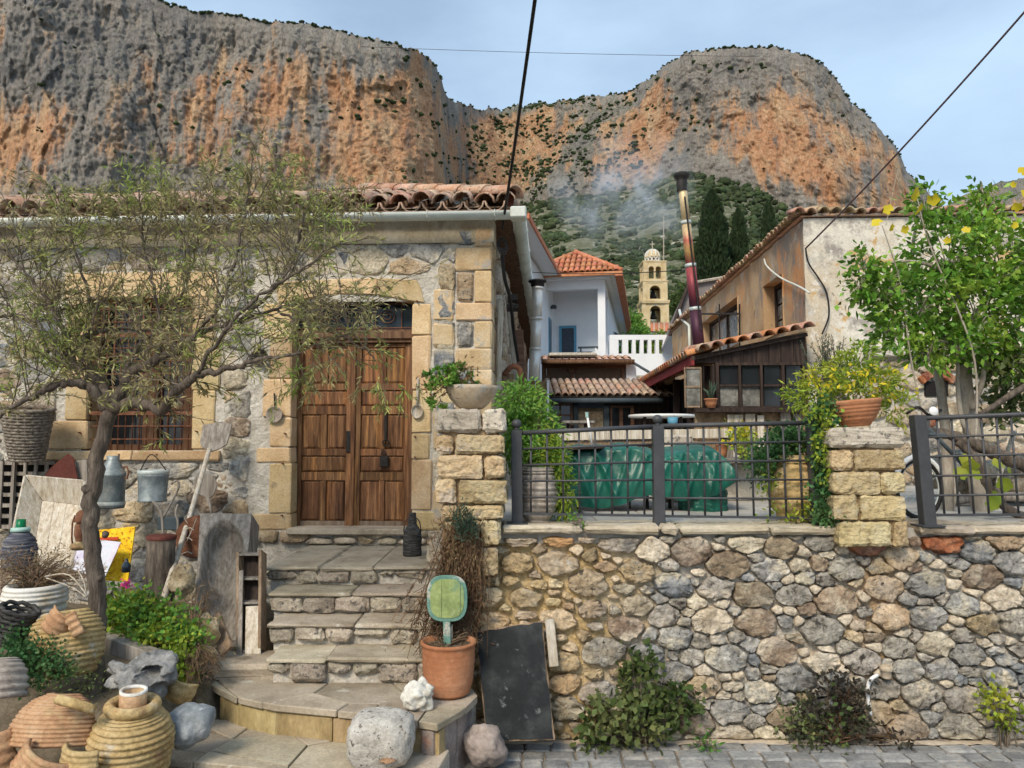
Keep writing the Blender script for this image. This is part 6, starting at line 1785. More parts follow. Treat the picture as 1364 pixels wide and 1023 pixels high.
def stems(name, base, tips, r_, mat, parent=None, sag=.0, n=6, jit=.03):
    m = MB(); base = Vector(base)
    for t in tips:
        t = Vector(t); b = base + Vector((random.gauss(0, jit), random.gauss(0, jit), 0)); pts = []
        for k in range(n + 1):
            f = k / n; p = b.lerp(t, f); p.z += sag * math.sin(f * math.pi); p += Vector((random.gauss(0, .008), random.gauss(0, .008), 0)) * (1 if 0 < k < n else 0); pts.append(p)
        m.tube(pts, [lerp(r_, r_ * .4, k / n) for k in range(n + 1)], 4, cap=False)
    return m.build(name, mat, parent, smooth=True, fixn=False)
def vb(px, py, Y, rpx, rz=None, dep=None):
    """blob from picture size: centre pixel, depth, radius in pixels"""
    s_ = Y / 1000
    return (P(px, py, Y)[:], (rpx * s_, (dep or rpx) * s_, (rz or rpx) * s_), rpx * (rz or rpx))

# ------------------------------------------------------------------ green tree on the terrace at the right
gt = thing('leafy_tree', 'bushy green tree with pale stems behind the right-hand fence', 'tree', P(1295, 690, 6.0))
for i, (pp, r0, r1) in enumerate([
    ([(1312, 700, 6.1), (1303, 640, 6.1), (1295, 580, 6.1), (1286, 520, 6.1), (1284, 470, 6.1), (1280, 420, 6.1), (1290, 350, 6.1), (1300, 280, 6.1)], .085, .02),
    ([(1262, 690, 6.2), (1262, 620, 6.2), (1258, 560, 6.2), (1250, 500, 6.2), (1240, 450, 6.2), (1225, 400, 6.2), (1215, 340, 6.2), (1225, 280, 6.2)], .05, .01),
    ([(1300, 600, 6.0), (1282, 560, 5.95), (1276, 520, 5.95), (1275, 480, 5.9), (1262, 440, 5.9)], .022, .012),
    ([(1295, 545, 6.0), (1308, 510, 5.9), (1312, 485, 5.9), (1320, 470, 5.9)], .024, .014),
    ([(1276, 400, 5.9), (1262, 370, 5.85), (1240, 354, 5.8), (1210, 348, 5.8), (1175, 352, 5.8), (1140, 360, 5.8)], .022, .006),
    ([(1284, 440, 6.0), (1315, 400, 6.0), (1345, 370, 6.0), (1380, 350, 6.0)], .03, .012)]):
    m = MB(); sp = spline([PP(t) for t in pp], 5 * len(pp)); m.tube(sp, [lerp(r0, r1, k / (len(sp) - 1)) for k in range(len(sp))], 9); m.build('trunk' if i < 2 else 'limb', MAT['palebark'], gt, smooth=True)
tipsb = [vb(1220, 400, 5.9, 62, 50), vb(1262, 335, 5.9, 55, 55), vb(1302, 405, 5.9, 60, 60), vb(1178, 385, 5.8, 42, 32), vb(1335, 350, 6.0, 48, 55), vb(1355, 425, 6.0, 50, 50), vb(1232, 275, 5.9, 22, 30), vb(1308, 285, 5.9, 24, 40),
         vb(1190, 440, 5.8, 36, 26), vb(1275, 455, 5.8, 52, 28), vb(1345, 478, 5.9, 40, 22), vb(1150, 350, 5.8, 22, 14), vb(1145, 378, 5.8, 18, 22), vb(1400, 370, 6.1, 50, 70), vb(1236, 470, 5.8, 30, 22), vb(1308, 250, 5.9, 8, 18)]
leaf_patch('crown', tipsb, 8600, .066, .036, MAT['l_citrus'], gt, 31, droop=.35, spread=.8, shell=.35, clump=9, cr=.045)
m = MB()
for c, r_, w in tipsb:
    for q in blob_points(14, c, r_, int(w) % 97, .2):
        c0_ = Vector(c) + Vector((0, 0, -r_[2] * .5)); m.tube([c0_, (c0_ + Vector(q)) / 2 + Vector((0, 0, .03)), Vector(q)], [.007, .005, .003], 4, cap=False)
m.build('twigs', MAT['palebark'], gt, fixn=False)
# grape vine with yellow leaves threading through the tree
gv = thing('grape_vine', 'old grape vine with twisted brown trunk and scattered yellow leaves', 'vine', P(1364, 700, 5.6))
for i, (pp, r0, r1) in enumerate([
    ([(1222, 574, 5.7), (1260, 578, 5.65), (1300, 592, 5.6), (1345, 612, 5.6), (1420, 640, 5.6)], .03, .06),
    ([(1275, 588, 5.6), (1300, 612, 5.55), (1318, 650, 5.5), (1345, 680, 5.5), (1400, 700, 5.5)], .03, .035),
    ([(1300, 556, 5.7), (1325, 540, 5.7), (1360, 518, 5.7), (1420, 490, 5.7)], .018, .03),
    ([(1230, 560, 5.7), (1212, 470, 5.7), (1200, 380, 5.7), (1175, 300, 5.7)], .008, .004),
    ([(1300, 592, 5.6), (1296, 470, 5.6), (1240, 330, 5.6), (1222, 265, 5.6)], .009, .004)]):
    m = MB(); sp = spline([PP(t) for t in pp], 6 * len(pp)); m.tube(sp, [lerp(r0, r1, k / (len(sp) - 1)) * (1 + .13 * math.sin(k * 2.1)) for k in range(len(sp))], 9); m.build('stem', MAT['bark'] if i < 3 else MAT['palebark'], gv, smooth=True)
def lobed_leaf(name, c, R_, mat, parent, seed):
    r_ = random.Random(seed); rot = Matrix.Rotation(r_.uniform(-1, 1), 3, 'Z') @ Matrix.Rotation(R(90) + r_.uniform(-.7, .7), 3, 'X') @ Matrix.Rotation(r_.uniform(0, 6.3), 3, 'Z')
    pts = []
    for k in range(20):
        a = 2 * math.pi * k / 20; rad = R_ * (.9 + .10 * math.cos(5 * a) + r_.uniform(-.05, .05)) * (.6 if k == 10 else 1)
        pts.append(rot @ Vector((math.cos(a) * rad, math.sin(a) * rad, .12 * R_ * math.cos(2 * a))) + Vector(c))
    m = MB(); m.add([Vector(c) + rot @ Vector((0, 0, -.1 * R_))] + pts, [(0, 1 + k, 1 + (k + 1) % 20) for k in range(20)]); return m.build(name, mat, parent, smooth=True)
for i, (x, y, s_) in enumerate([(1220, 258, 20), (1243, 266, 17), (1224, 279, 18), (1183, 279, 14), (1168, 296, 15), (1206, 305, 13), (1188, 303, 11), (1287, 306, 12), (1355, 276, 14), (1362, 228, 14), (1366, 258, 14), (1352, 300, 10), (1350, 246, 9), (1262, 320, 10)]):
    lobed_leaf('yellow_leaf', P(x, y, 5.45), s_ * .0052 * .5 * 1.1, MAT['l_yellow'], gv, i)
for i, (x, y, s_) in enumerate([(1292, 622, 18), (1280, 630, 15), (1330, 618, 14), (1338, 645, 16), (1325, 664, 15), (1322, 672, 13), (1345, 630, 12), (1286, 612, 12), (1300, 632, 13)]):
    lobed_leaf('green_leaf', P(x, y, 5.35), s_ * .0053 * .5 * 1.4, MAT['l_lime'], gv, 40 + i)
leaf_patch('dull_leaves', [vb(1345, 480, 5.9, 40, 26), vb(1360, 520, 6.2, 40, 24), vb(1335, 545, 6.2, 24, 14)], 900, .07, .05, MAT['l_ivy'], gv, 83, clump=3)

# ------------------------------------------------------------------ cypresses and pines behind the roofs
cy = thing('cypress_tree', 'tallest dark cypress standing beside the tall chimney pipe', 'cypress', P(952, 440, 88), 'cypresses behind the ochre house')
g = np.random.default_rng(8)
b_ = P(952, 440, 88); t_ = P(952, 259, 88); Hc = t_.z - b_.z
n = 15000; f = g.uniform(0, 1, n) ** .8
rad = np.interp(f, [0, .05, .3, .6, .85, .95, 1], [1.1, 1.9, 2.35, 2.05, 1.15, .65, .05]) * (.86 + .16 * np.sin(f * 40 + 3) * g.uniform(0, 1, n)) * np.sqrt(g.uniform(.45, 1.12, n))
an = g.uniform(0, 2 * math.pi, n); rad *= 1 + .10 * np.sin(an * 5 + f * 13)
pos = np.stack([b_.x + rad * np.cos(an), b_.y + rad * np.sin(an), b_.z + f * Hc], 1)
ud = np.stack([np.cos(an) * .35, np.sin(an) * .35, np.ones(n)], 1)
V, F = leaf_cloud(pos, .62, .26, ud, spread=.3, seed=3); np_mesh('crown', V, F, MAT['l_cypress'], cy)
m = MB(); m.tube([b_ - Vector((0, 0, 3)), b_ + Vector((0, 0, Hc * .85))], [.35, .08], 8); m.build('trunk', MAT['bark'], cy)
dup(cy, P(987, 440, 90), 'shorter dark cypress in the middle of the row behind the ochre house', 1.9, (.66, .66, .89))
dup(cy, P(1028, 440, 92), 'dark cypress nearest the ridge of the ochre house roof', 3.7, (.62, .62, .97))
for i, (x, y, Y, r_, lab) in enumerate([(806, 425, 68, 30, 'olive green pine between the white house roof and the bell tower'), (838, 436, 62, 18, 'light green bushy tree just below the bell tower base'),
                                        (914, 402, 84, 20, 'olive green pine between the bell tower and the tall chimney pipe'), (850, 455, 40, 15, 'bright green bush showing through the balustrade slots'), (775, 405, 74, 24, 'dark pine rising over the porch roof of the white house'), (880, 462, 40, 14, 'small yellowish bush at the end of the balustrade')]):
    base = P(x, y + r_ * 1.3, Y); pt = thing('hill_tree' if i in (1, 3, 5) else 'pine_tree', lab, 'tree', base, 'trees below the hillside')
    leaf_patch('crown', [vb(x, y, Y, r_, r_ * .8), vb(x - r_ * .6, y + r_ * .35, Y, r_ * .6), vb(x + r_ * .6, y + r_ * .4, Y, r_ * .62), vb(x + r_ * .1, y - r_ * .5, Y, r_ * .55)], 2600, .011 * Y * .45, .004 * Y * .6, MAT[('l_pine', 'l_fresh', 'l_pine', 'l_fresh', 'l_pine', 'l_lime')[i]], pt, 200 + i, shell=.4, clump=10, cr=.004 * Y)
    m = MB(); m.tube([base - Vector((0, 0, 2)), P(x, y, Y)], [.004 * Y, .0015 * Y], 7); m.build('trunk', MAT['bark'], pt)

# ------------------------------------------------------------------ plants by the fence and on the pillars
vs_ = thing('climbing_shrub', 'fresh green climbing shrub between the sandstone pillar and the fence post', 'shrub', P(705, 690, 5.7))
leaf_patch('leaves', [vb(690, 540, 5.6, 26, 26), vb(708, 575, 5.6, 34, 40), vb(725, 610, 5.5, 28, 26), vb(735, 640, 5.4, 20, 30), vb(700, 525, 5.7, 22, 14), vb(748, 665, 5.35, 9, 22), vb(690, 590, 5.6, 16, 40)], 5200, .055, .016, MAT['l_fresh'], vs_, 61, droop=.5, spread=.7, clump=8, cr=.035)
leaf_patch('yellow_leaves', [vb(738, 620, 5.35, 16, 26), vb(752, 660, 5.3, 9, 24), vb(735, 585, 5.4, 12, 16)], 900, .05, .015, MAT['l_lime'], vs_, 66, droop=.7, spread=.7, clump=7, cr=.03)
stems('stems', P(705, 690, 5.7), [P(x, y, 5.6) for x, y in ((690, 530), (710, 530), (725, 570), (740, 620), (700, 560), (715, 600))], .012, MAT['bark'], vs_)
def ribbed(prof, n, amp):
    """resample a profile and add horizontal ribs"""
    out = []; zs = [p[1] for p in prof]
    for k in range(n + 1):
        t = k / n * (len(prof) - 1); i = min(int(t), len(prof) - 2); f = t - i
        out.append((lerp(prof[i][0], prof[i + 1][0], f) + amp * (0., .85, 1.1, .75)[k % 4] * (.72 + .56 * ((math.sin((k // 4) * 12.9898 + n) * 43758.5) % 1)), lerp(zs[i], zs[i + 1], f)))
    return out
def urn(px, pyt, pyb, Y, rt, rb, rf, mat, label, ribs=48, tall=None):
    b = P(px, pyb, Y); t = P(px, pyt, Y); h = t.z - b.z; s_ = Y / 1000
    th = thing('clay_urn', label, 'urn', b)
    pr = ribbed([(rf * s_, 0), (rf * 1.05 * s_, h * .06), (rb * .92 * s_, h * .3), (rb * s_, h * .5), (rb * .97 * s_, h * .68), (rt * 1.02 * s_, h * .88), (rt * s_, h * .97)], ribs, .011)
    m = MB(); m.lathe([(0, 0)] + pr + [(rt * 1.06 * s_, h), (rt * .9 * s_, h), (rt * .88 * s_, h * .9), (0, h * .9)], 30, b, wob=.02); m.build('body', MAT[mat], th, smooth=True)
    m = MB(); m.lathe([(0, h * .93), (rt * .89 * s_, h * .93)], 20, b); m.build('soil', MAT['dirt'], th)
    return th
urn(716, 622, 697, 5.32, 20, 27, 15, 'jar_grey', 'grey ribbed clay urn behind the fence next to the sandstone pillar')
urn(1060, 606, 699, 5.32, 26, 34, 18, 'jar_ochre', 'ochre ribbed clay urn behind the right end of the long fence')
up_ = thing('urn_plant', 'green bushy herb spilling out of the ochre ribbed urn', 'plant', P(1050, 610, 5.32))
leaf_patch('leaves', [vb(1035, 600, 5.3, 30, 20), vb(1060, 592, 5.3, 22, 18), vb(1015, 620, 5.25, 16, 20), vb(1048, 580, 5.35, 24, 14)], 1900, .04, .02, MAT['l_deep'], up_, 71, clump=8, cr=.03)
leaf_patch('pale_leaves', [vb(1068, 600, 5.25, 14, 10), vb(1020, 640, 5.2, 10, 14), vb(1050, 685, 5.15, 28, 8), vb(1075, 660, 5.15, 10, 14)], 420, .04, .018, MAT['l_lime'], up_, 75, clump=6, cr=.03)
stems('stems', P(1055, 612, 5.32), [P(x, y, 5.3) for x, y in ((1035, 590), (1060, 585), (1012, 625), (1048, 575))], .006, MAT['twig'], up_)

b = P(628, 545, 5.06); bo = thing('stone_bowl', 'pale stone mortar bowl on top of the squat gate pillar', 'bowl', b)
s_ = 5.06 / 1000
m = MB(); m.lathe([(0, 0), (14 * s_, 0), (20 * s_, .02), (29 * s_, .07), (35 * s_, .13), (35.5 * s_, .155), (31 * s_, .158), (28 * s_, .13), (16 * s_, .06), (0, .05)], 32, b, wob=.015); m.build('bowl', MAT['stonebowl'], bo, smooth=True)
m = MB(); m.lathe([(0, .145), (30 * s_, .145)], 20, b); m.build('soil', MAT['dirt'], bo)
su = thing('succulent', 'green rosette succulent spilling over one side of the stone bowl', 'plant', P(605, 515, 5.0))
g = np.random.default_rng(4); V_ = []; F_ = []; nn = 0
for k in range(46):
    f = g.uniform(); c = np.array(P(g.normal(600, 15), 500 + (g.uniform(-14, 14)), 5.0 + g.uniform(-.1, .12))[:])
    if k > 34: c = np.array(P(g.normal(580, 7), g.uniform(510, 545), 4.9 + g.uniform(-.05, .05))[:])
    V, F = leaf_cloud(np.repeat(c[None], 16, 0), .042, .02, np.repeat(np.array([[0, -.3, .6]]), 16, 0), spread=1.2, seed=k); V_.append(V); F_.append(F + nn); nn += len(V)
np_mesh('rosettes', np.concatenate(V_), np.concatenate(F_), MAT['l_fresh'], su)
stems('stems', P(606, 520, 5.02), [P(x, y, 4.95) for x, y in ((580, 500), (590, 488), (605, 484), (620, 490), (578, 525), (582, 540), (612, 500))], .006, MAT['vine_dry'], su, sag=.03)
leaf_patch('dry_leaves', [vb(615, 505, 4.98, 12, 12), vb(576, 522, 4.9, 8, 10)], 260, .035, .012, MAT['vine_dry'], su, 78, clump=5)

b = P(1140, 568, 5.06); bo = thing('terracotta_bowl', 'wide ribbed terracotta bowl on top of the pillar between the fences', 'bowl', b)
pr = ribbed([(17 * s_, 0), (24 * s_, .04), (31 * s_, .1), (33.5 * s_, .15)], 26, .004)
m = MB(); m.lathe([(0, 0)] + pr + [(35.5 * s_, .165), (35 * s_, .178), (30 * s_, .175), (27 * s_, .12), (0, .1)], 32, b, rot=roty(R(-5))); m.build('bowl', MAT['terracotta'], bo, smooth=True)
m = MB(); m.lathe([(0, .15), (29 * s_, .15)], 20, b); m.build('soil', MAT['dirt'], bo)
bp_ = thing('bowl_plant', 'yellowing lime green plant overflowing the terracotta bowl', 'plant', P(1140, 540, 5.06))
leaf_patch('leaves', [vb(1140, 500, 5.15, 40, 26), vb(1170, 510, 5.1, 34, 22), vb(1100, 510, 5.15, 30, 22), vb(1080, 530, 5.2, 26, 20), vb(1145, 480, 5.2, 22, 20), vb(1195, 540, 5.1, 18, 24), vb(1060, 525, 5.3, 16, 14)], 2600, .05, .014, MAT['l_lime'], bp_, 81, droop=.2, spread=.9, clump=9, cr=.028)
leaf_patch('orange_leaves', [vb(1095, 512, 5.0, 14, 10), vb(1190, 515, 5.0, 16, 10), vb(1150, 505, 5.0, 24, 10)], 160, .045, .02, MAT['l_yellow'], bp_, 85, clump=4)
stems('dry_stems', P(1140, 545, 5.0), [P(x, y, 4.96) for x, y in ((1090, 545), (1100, 535), (1115, 528), (1130, 520), (1160, 522), (1180, 530), (1175, 540), (1108, 550), (1095, 560), (1150, 530), (1120, 538))], .004, MAT['vine_dry'], bp_, sag=.03, jit=.08)
iv = thing('pillar_creeper', 'green creeper hanging between the end post and the bowl pillar', 'creeper', P(1098, 700, 5.0))
leaf_patch('leaves', [vb(1098, 560, 5.02, 14, 30, 14), vb(1101, 610, 5.0, 12, 36, 12), vb(1102, 660, 5.0, 13, 30, 12), vb(1106, 685, 4.98, 18, 16, 12)], 1900, .036, .022, MAT['l_deep'], iv, 91, droop=.4, clump=6, cr=.03)
leaf_patch('new_leaves', [vb(1100, 590, 4.97, 11, 60, 10)], 480, .036, .022, MAT['l_lime'], iv, 95, droop=.4, clump=5, cr=.03)
stems('stems', P(1100, 700, 5.0), [P(1096, 560, 5.02), P(1101, 600, 5.0), P(1105, 640, 5.0)], .006, MAT['twig'], iv)
ro = thing('rosemary_bush', 'grey green upright rosemary against the ochre house corner', 'shrub', P(1112, 560, 6.4))
LPp = []; LDd = []; mm = MB(); rr = random.Random(3)
for k in range(60):
    b = P(1112 + rr.gauss(0, 12), 545, 6.4 + rr.gauss(0, .1)); t = P(1112 + rr.gauss(0, 22), rr.uniform(440, 500), 6.4 + rr.gauss(0, .12)); mm.tube([b, b.lerp(t, .5) + Vector((0, 0, .02)), t], [.005, .004, .002], 4, cap=False)
    for j in range(60):
        f = rr.random(); LPp.append(b.lerp(t, f)[:]); LDd.append(((t - b).normalized())[:])
mm.build('stems', MAT['twig'], ro, fixn=False); V, F = leaf_cloud(np.array(LPp), .034, .007, np.array(LDd), spread=.8, seed=2); np_mesh('leaves', V, F, MAT['l_rose'], ro)

# ------------------------------------------------------------------ weeds along the wall
def weed(name, label, cat, base, blobs, n, L, W, mat, seed, stemmat='twig', tips=8, droop=.1, clump=5, cr=.03, mats=None):
    t = thing(name, label, cat, base); leaf_patch('leaves', blobs, n, L, W, MAT[mat], t, seed, droop=droop, clump=clump, cr=cr, shell=.1)
    tp = []
    for c, r_, w in blobs: tp += [q for q in blob_points(tips, c, r_, seed, .3)]
    stems('stems', base, tp, .005, MAT[stemmat], t, sag=.02)
    return t
weed('wall_ivy', 'dusty dark green ivy bush growing at the foot of the stone wall', 'ivy', P(850, 990, 4.9), [vb(835, 955, 4.86, 55, 32, 30), vb(862, 910, 4.9, 30, 40, 18), vb(905, 935, 4.9, 34, 22, 16), vb(845, 880, 4.92, 12, 18, 8), vb(800, 975, 4.84, 28, 18, 20), vb(880, 960, 4.84, 26, 20, 20)], 1250, .05, .044, 'l_ivy', 101, clump=4, cr=.03)
weed('withered_weed', 'dark withered weeds hanging below the drain in the stone wall', 'weeds', P(1110, 985, 4.9), [vb(1110, 940, 4.92, 30, 42, 14), vb(1080, 965, 4.9, 32, 26, 16), vb(1140, 960, 4.9, 24, 28, 14), vb(1135, 915, 4.93, 24, 10, 10), vb(1190, 985, 4.88, 22, 8, 12)], 1000, .034, .024, 'l_dark', 111, 'vine_dry', tips=14, clump=4)
leaf_patch('x', [vb(1065, 970, 4.88, 16, 22, 10), vb(1110, 965, 4.88, 20, 26, 10)], 260, .038, .028, MAT['l_ivy'], bpy.data.objects['withered_weed'], 118, clump=4).name = 'green_leaves'
weed('yellow_weed', 'small yellow green weed at the foot of the wall near the right edge', 'weed', P(1340, 992, 4.9), [vb(1328, 935, 4.88, 16, 18, 10), vb(1345, 955, 4.88, 12, 14, 10)], 200, .045, .03, 'l_lime', 121, clump=4)
weed('grass_tuft', 'small green tuft between the ivy and the street pavers', 'grass', P(938, 995, 4.84), [vb(938, 990, 4.84, 10, 5, 8)], 90, .05, .012, 'l_fresh', 125, clump=6)
weed('terrace_weed', 'tiny weed sprouting on the coping near the grey urn', 'weed', P(768, 697, 5.0), [vb(766, 690, 5.0, 7, 6, 6), vb(776, 694, 5.0, 5, 3, 5)], 60, .03, .014, 'l_fresh', 131, clump=4, cr=.01)
# dead vine draped beside the steps
dv = thing('dead_vine', 'tangle of dead brown vine draped beside the steps behind the pot', 'vine', P(600, 880, 4.75))
mm = MB(); rr = random.Random(8); LPp = []; LDd = []
for k in range(260):
    a = P(rr.gauss(616, 13), rr.uniform(690, 740), 4.82 + rr.uniform(-.02, .02)); e = P(rr.gauss(590, 24), rr.uniform(790, 885), 4.88 + rr.uniform(-.05, .04)); md = a.lerp(e, .5) + Vector((rr.gauss(.03, .05), rr.gauss(-.01, .02), rr.gauss(0, .04)))
    sp = spline([a, md, e], 8); mm.tube(sp, rr.uniform(.0015, .0035), 4, cap=False)
    for j in range(20): LPp.append((sp[rr.randint(0, 7)] + Vector((rr.gauss(0, .02), rr.gauss(0, .02), rr.gauss(0, .02))))[:]); LDd.append((rr.gauss(0, .5), -.2, -1))
mm.build('stems', MAT['vine_dry'], dv, fixn=False)
V, F = leaf_cloud(np.array(LPp), .035, .008, np.array(LDd), spread=.9, seed=6); np_mesh('dry_leaves', V, F, MAT['vine_dry'], dv)
leaf_patch('foliage', [vb(614, 690, 4.74, 16, 12), vb(622, 705, 4.74, 14, 12)], 700, .03, .008, MAT['l_rose'], dv, 141, updir=(0, -.3, .8), clump=8, cr=.02)
# yard plants
weed('lime_herb', 'bright green leafy herb growing in front of the long-handled peel', 'plant', P(200, 880, 5.0), [vb(180, 818, 5.1, 38, 24), vb(215, 845, 5.0, 34, 24), vb(245, 860, 4.9, 22, 22), vb(235, 905, 4.75, 20, 26), vb(165, 800, 5.2, 26, 12), vb(245, 880, 4.8, 16, 26)], 3000, .034, .024, 'l_lime', 151, clump=7)
leaf_patch('green_leaves', [vb(170, 815, 5.05, 32, 22), vb(210, 830, 5.0, 34, 20), vb(252, 845, 4.9, 16, 16)], 1400, .036, .026, MAT['l_fresh'], bpy.data.objects['lime_herb'], 155, clump=7)
weed('dark_herb', 'dense blue green herb beside the broken ochre jar', 'plant', P(45, 900, 4.4), [vb(40, 885, 4.4, 30, 26), vb(65, 870, 4.4, 22, 22), vb(30, 860, 4.45, 18, 18), vb(75, 890, 4.35, 16, 14)], 2300, .026, .02, 'l_deep', 161, clump=7)
weed('dry_weed', 'dry brown weeds sprouting from the white ribbed jar', 'weeds', P(45, 780, 4.9), [vb(45, 760, 4.9, 46, 18), vb(5, 770, 4.85, 22, 40), vb(10, 830, 4.7, 22, 18), vb(100, 775, 4.95, 34, 22), vb(60, 745, 5.0, 30, 14)], 2300, .03, .006, 'dry', 171, 'dry', tips=30, droop=.0, clump=7, cr=.03)
weed('dry_grass', 'dry brown grass around the upright dugout trough', 'grass', P(255, 850, 5.0), [vb(268, 800, 5.2, 22, 18), vb(262, 900, 4.7, 12, 24), vb(285, 885, 4.8, 16, 12), vb(255, 935, 4.6, 8, 14), vb(200, 800, 5.3, 26, 8)], 1300, .032, .005, 'dry', 181, 'dry', tips=24, clump=7)
leaf_patch('green_leaves', [vb(255, 920, 4.6, 10, 14), vb(90, 905, 4.3, 30, 14), vb(120, 915, 4.3, 16, 8)], 420, .024, .008, MAT['l_ivy'], bpy.data.objects['dry_grass'], 187, clump=6)
fl = thing('pink_flower', 'small pink flower head above the bright green herb', 'flower', P(171, 800, 5.0))
leaf_patch('petals', [vb(170, 778, 5.0, 6, 4)], 60, .02, .014, MAT['pink'], fl, 191, clump=4, cr=.01); stems('stem', P(171, 805, 5.0), [P(170, 778, 5.0)], .003, MAT['l_fresh'], fl, jit=.002)
tb = MB(); tb.tube(spline([P(60, 768, 4.85), P(90, 765, 4.8), P(110, 785, 4.75), P(116, 795, 4.75)], 12), .005, 5); tb.tube(spline([P(62, 770, 4.84), P(95, 782, 4.8), P(114, 795, 4.75)], 10), .004, 5); tb.tube(spline([P(104, 760, 4.8), P(112, 775, 4.77), P(115, 796, 4.75)], 8), .004, 5)
tag(tb.build('bare_twig', MAT['palewood'], smooth=True), 'pale bare forked twig lying over the white ribbed jar', 'twig')
# ------------------------------------------------------------------ old farm things along the house wall
GZ = .44
def plate(pts, th, name, mat, parent=None, bevel=.004, dirv=None):
    """flat board through 3d outline points, pushed back"""
    n_ = (pts[1] - pts[0]).cross(pts[2] - pts[0]).normalized()
    if n_.y < 0: n_ = -n_
    m = MB(); m.prism(pts, n_ * th); return m.build(name, MAT[mat], parent, bevel=bevel)
def bar(a, b, w, d, name, mat, parent=None, bevel=.003):
    """rectangular bar from a to b, w across the view, d deep"""
    a, b = Vector(a), Vector(b); t = (b - a).normalized(); y = Vector((0, 1, 0)); s_ = t.cross(y).normalized(); n_ = s_.cross(t)
    m = MB(); m.add([p + s_ * (w / 2 * i) + n_ * (d / 2 * j) for p in (a, b) for i, j in ((-1, -1), (1, -1), (1, 1), (-1, 1))], [(0, 1, 2, 3), (4, 5, 6, 7), (0, 1, 5, 4), (1, 2, 6, 5), (2, 3, 7, 6), (3, 0, 4, 7)])
    return m.build(name, MAT[mat], parent, bevel=bevel)
# wicker basket on the wall
bk = thing('wicker_basket', 'grey wicker basket resting against the house wall under the tree', 'basket', P(36, 612, 6.9))
b = P(36, 611, 6.85); t = P(32, 545, 6.85); h = t.z - b.z; s_ = .00685
tilt = roty(R(3)) @ rotx(R(8))
for k in range(17):
    f = k / 16; r_ = lerp(20, 31, f) * s_; m = MB()
    m.tube([b + tilt @ Vector((r_ * (1 + .02 * math.sin(a * 12 + k * math.pi)) * math.cos(a), r_ * (1 + .02 * math.sin(a * 12 + k * math.pi)) * math.sin(a) * .9, h * f)) for a in np.linspace(0, 2 * math.pi, 37)], .0155 if k < 16 else .02, 6, cap=False)
    m.build('woven_band' if k < 16 else 'rim', MAT['wicker'], bk, smooth=True)
for k in range(22):
    a = k * 2 * math.pi / 22; m = MB(); m.tube([b + tilt @ Vector((lerp(20, 31, f) * s_ * 1.02 * math.cos(a), lerp(20, 31, f) * s_ * .92 * math.sin(a), h * f)) for f in (0, .5, 1.03)], .008, 5); m.build('stake', MAT['wicker'], bk, smooth=True)
m = MB(); m.lathe([(0, 0), (20 * s_, 0)], 20, b, tilt); m.build('bottom', MAT['wicker'], bk)
leaf_patch('twig_filling', [vb(32, 552, 6.85, 26, 6)], 700, .1, .006, MAT['dry'], bk, 301, clump=6)
# slatted crates
def slat_crate(x0, y0, x1, y1, label, nv, nh, w0):
    a, zt = hp(x0, y0, w0); c, zb = hp(x1, y1, w0)
    t = thing('slatted_crate', label, 'crate', H.w((a + c) / 2, w0, zb), 'slatted crates against the house')
    for k in range(nv):
        u = lerp(a + .012, c - .012, k / (nv - 1)); m = MB(); m.bx(u - .014, u + .014, w0 - .012, w0 + .004, zb, zt); m.build('upright_slat', MAT['greywood'], t, xf=hx)
    for k in range(nh):
        z = lerp(zb + .02, zt - .02, k / (nh - 1)); m = MB(); m.bx(a, c, w0 + .005, w0 + .1, z - .016, z + .016); m.build('cross_slat', MAT['greywood'], t, xf=hx)
    m = MB(); m.bx(a, c, w0 + .1, w0 + .115, zb, zt); m.build('back_board', MAT['dark'], t, xf=hx)  # near-black sheet, the shade behind the slats put into its colour
slat_crate(-14, 614, 16, 705, 'weathered slatted crate at the very left edge under the basket', 3, 7, -.22)
slat_crate(19, 614, 60, 705, 'weathered slatted crate half hidden behind the pale wooden trough', 4, 7, -.2)
p = [H.w(*(lambda q: (q[0], -.32, q[1]))(hp(x, y, -.32))) for x, y in ((54, 640), (62, 628), (75, 616), (91, 604), (98, 610), (104, 640))]
tag(plate(p, .01, 'metal_sheet', 'darkred'), 'oxide red sheet of metal sticking up behind the wooden trough', 'metal sheet')
o = bar(H.w(*(hp(109, 612, -.26)[0], -.26, hp(109, 612, -.26)[1])), H.w(hp(112, 690, -.26)[0], -.26, hp(112, 690, -.26)[1]), .1, .02, 'grey_plank', 'greywood'); tag(o, 'short grey plank beside the oxide red metal sheet', 'plank')
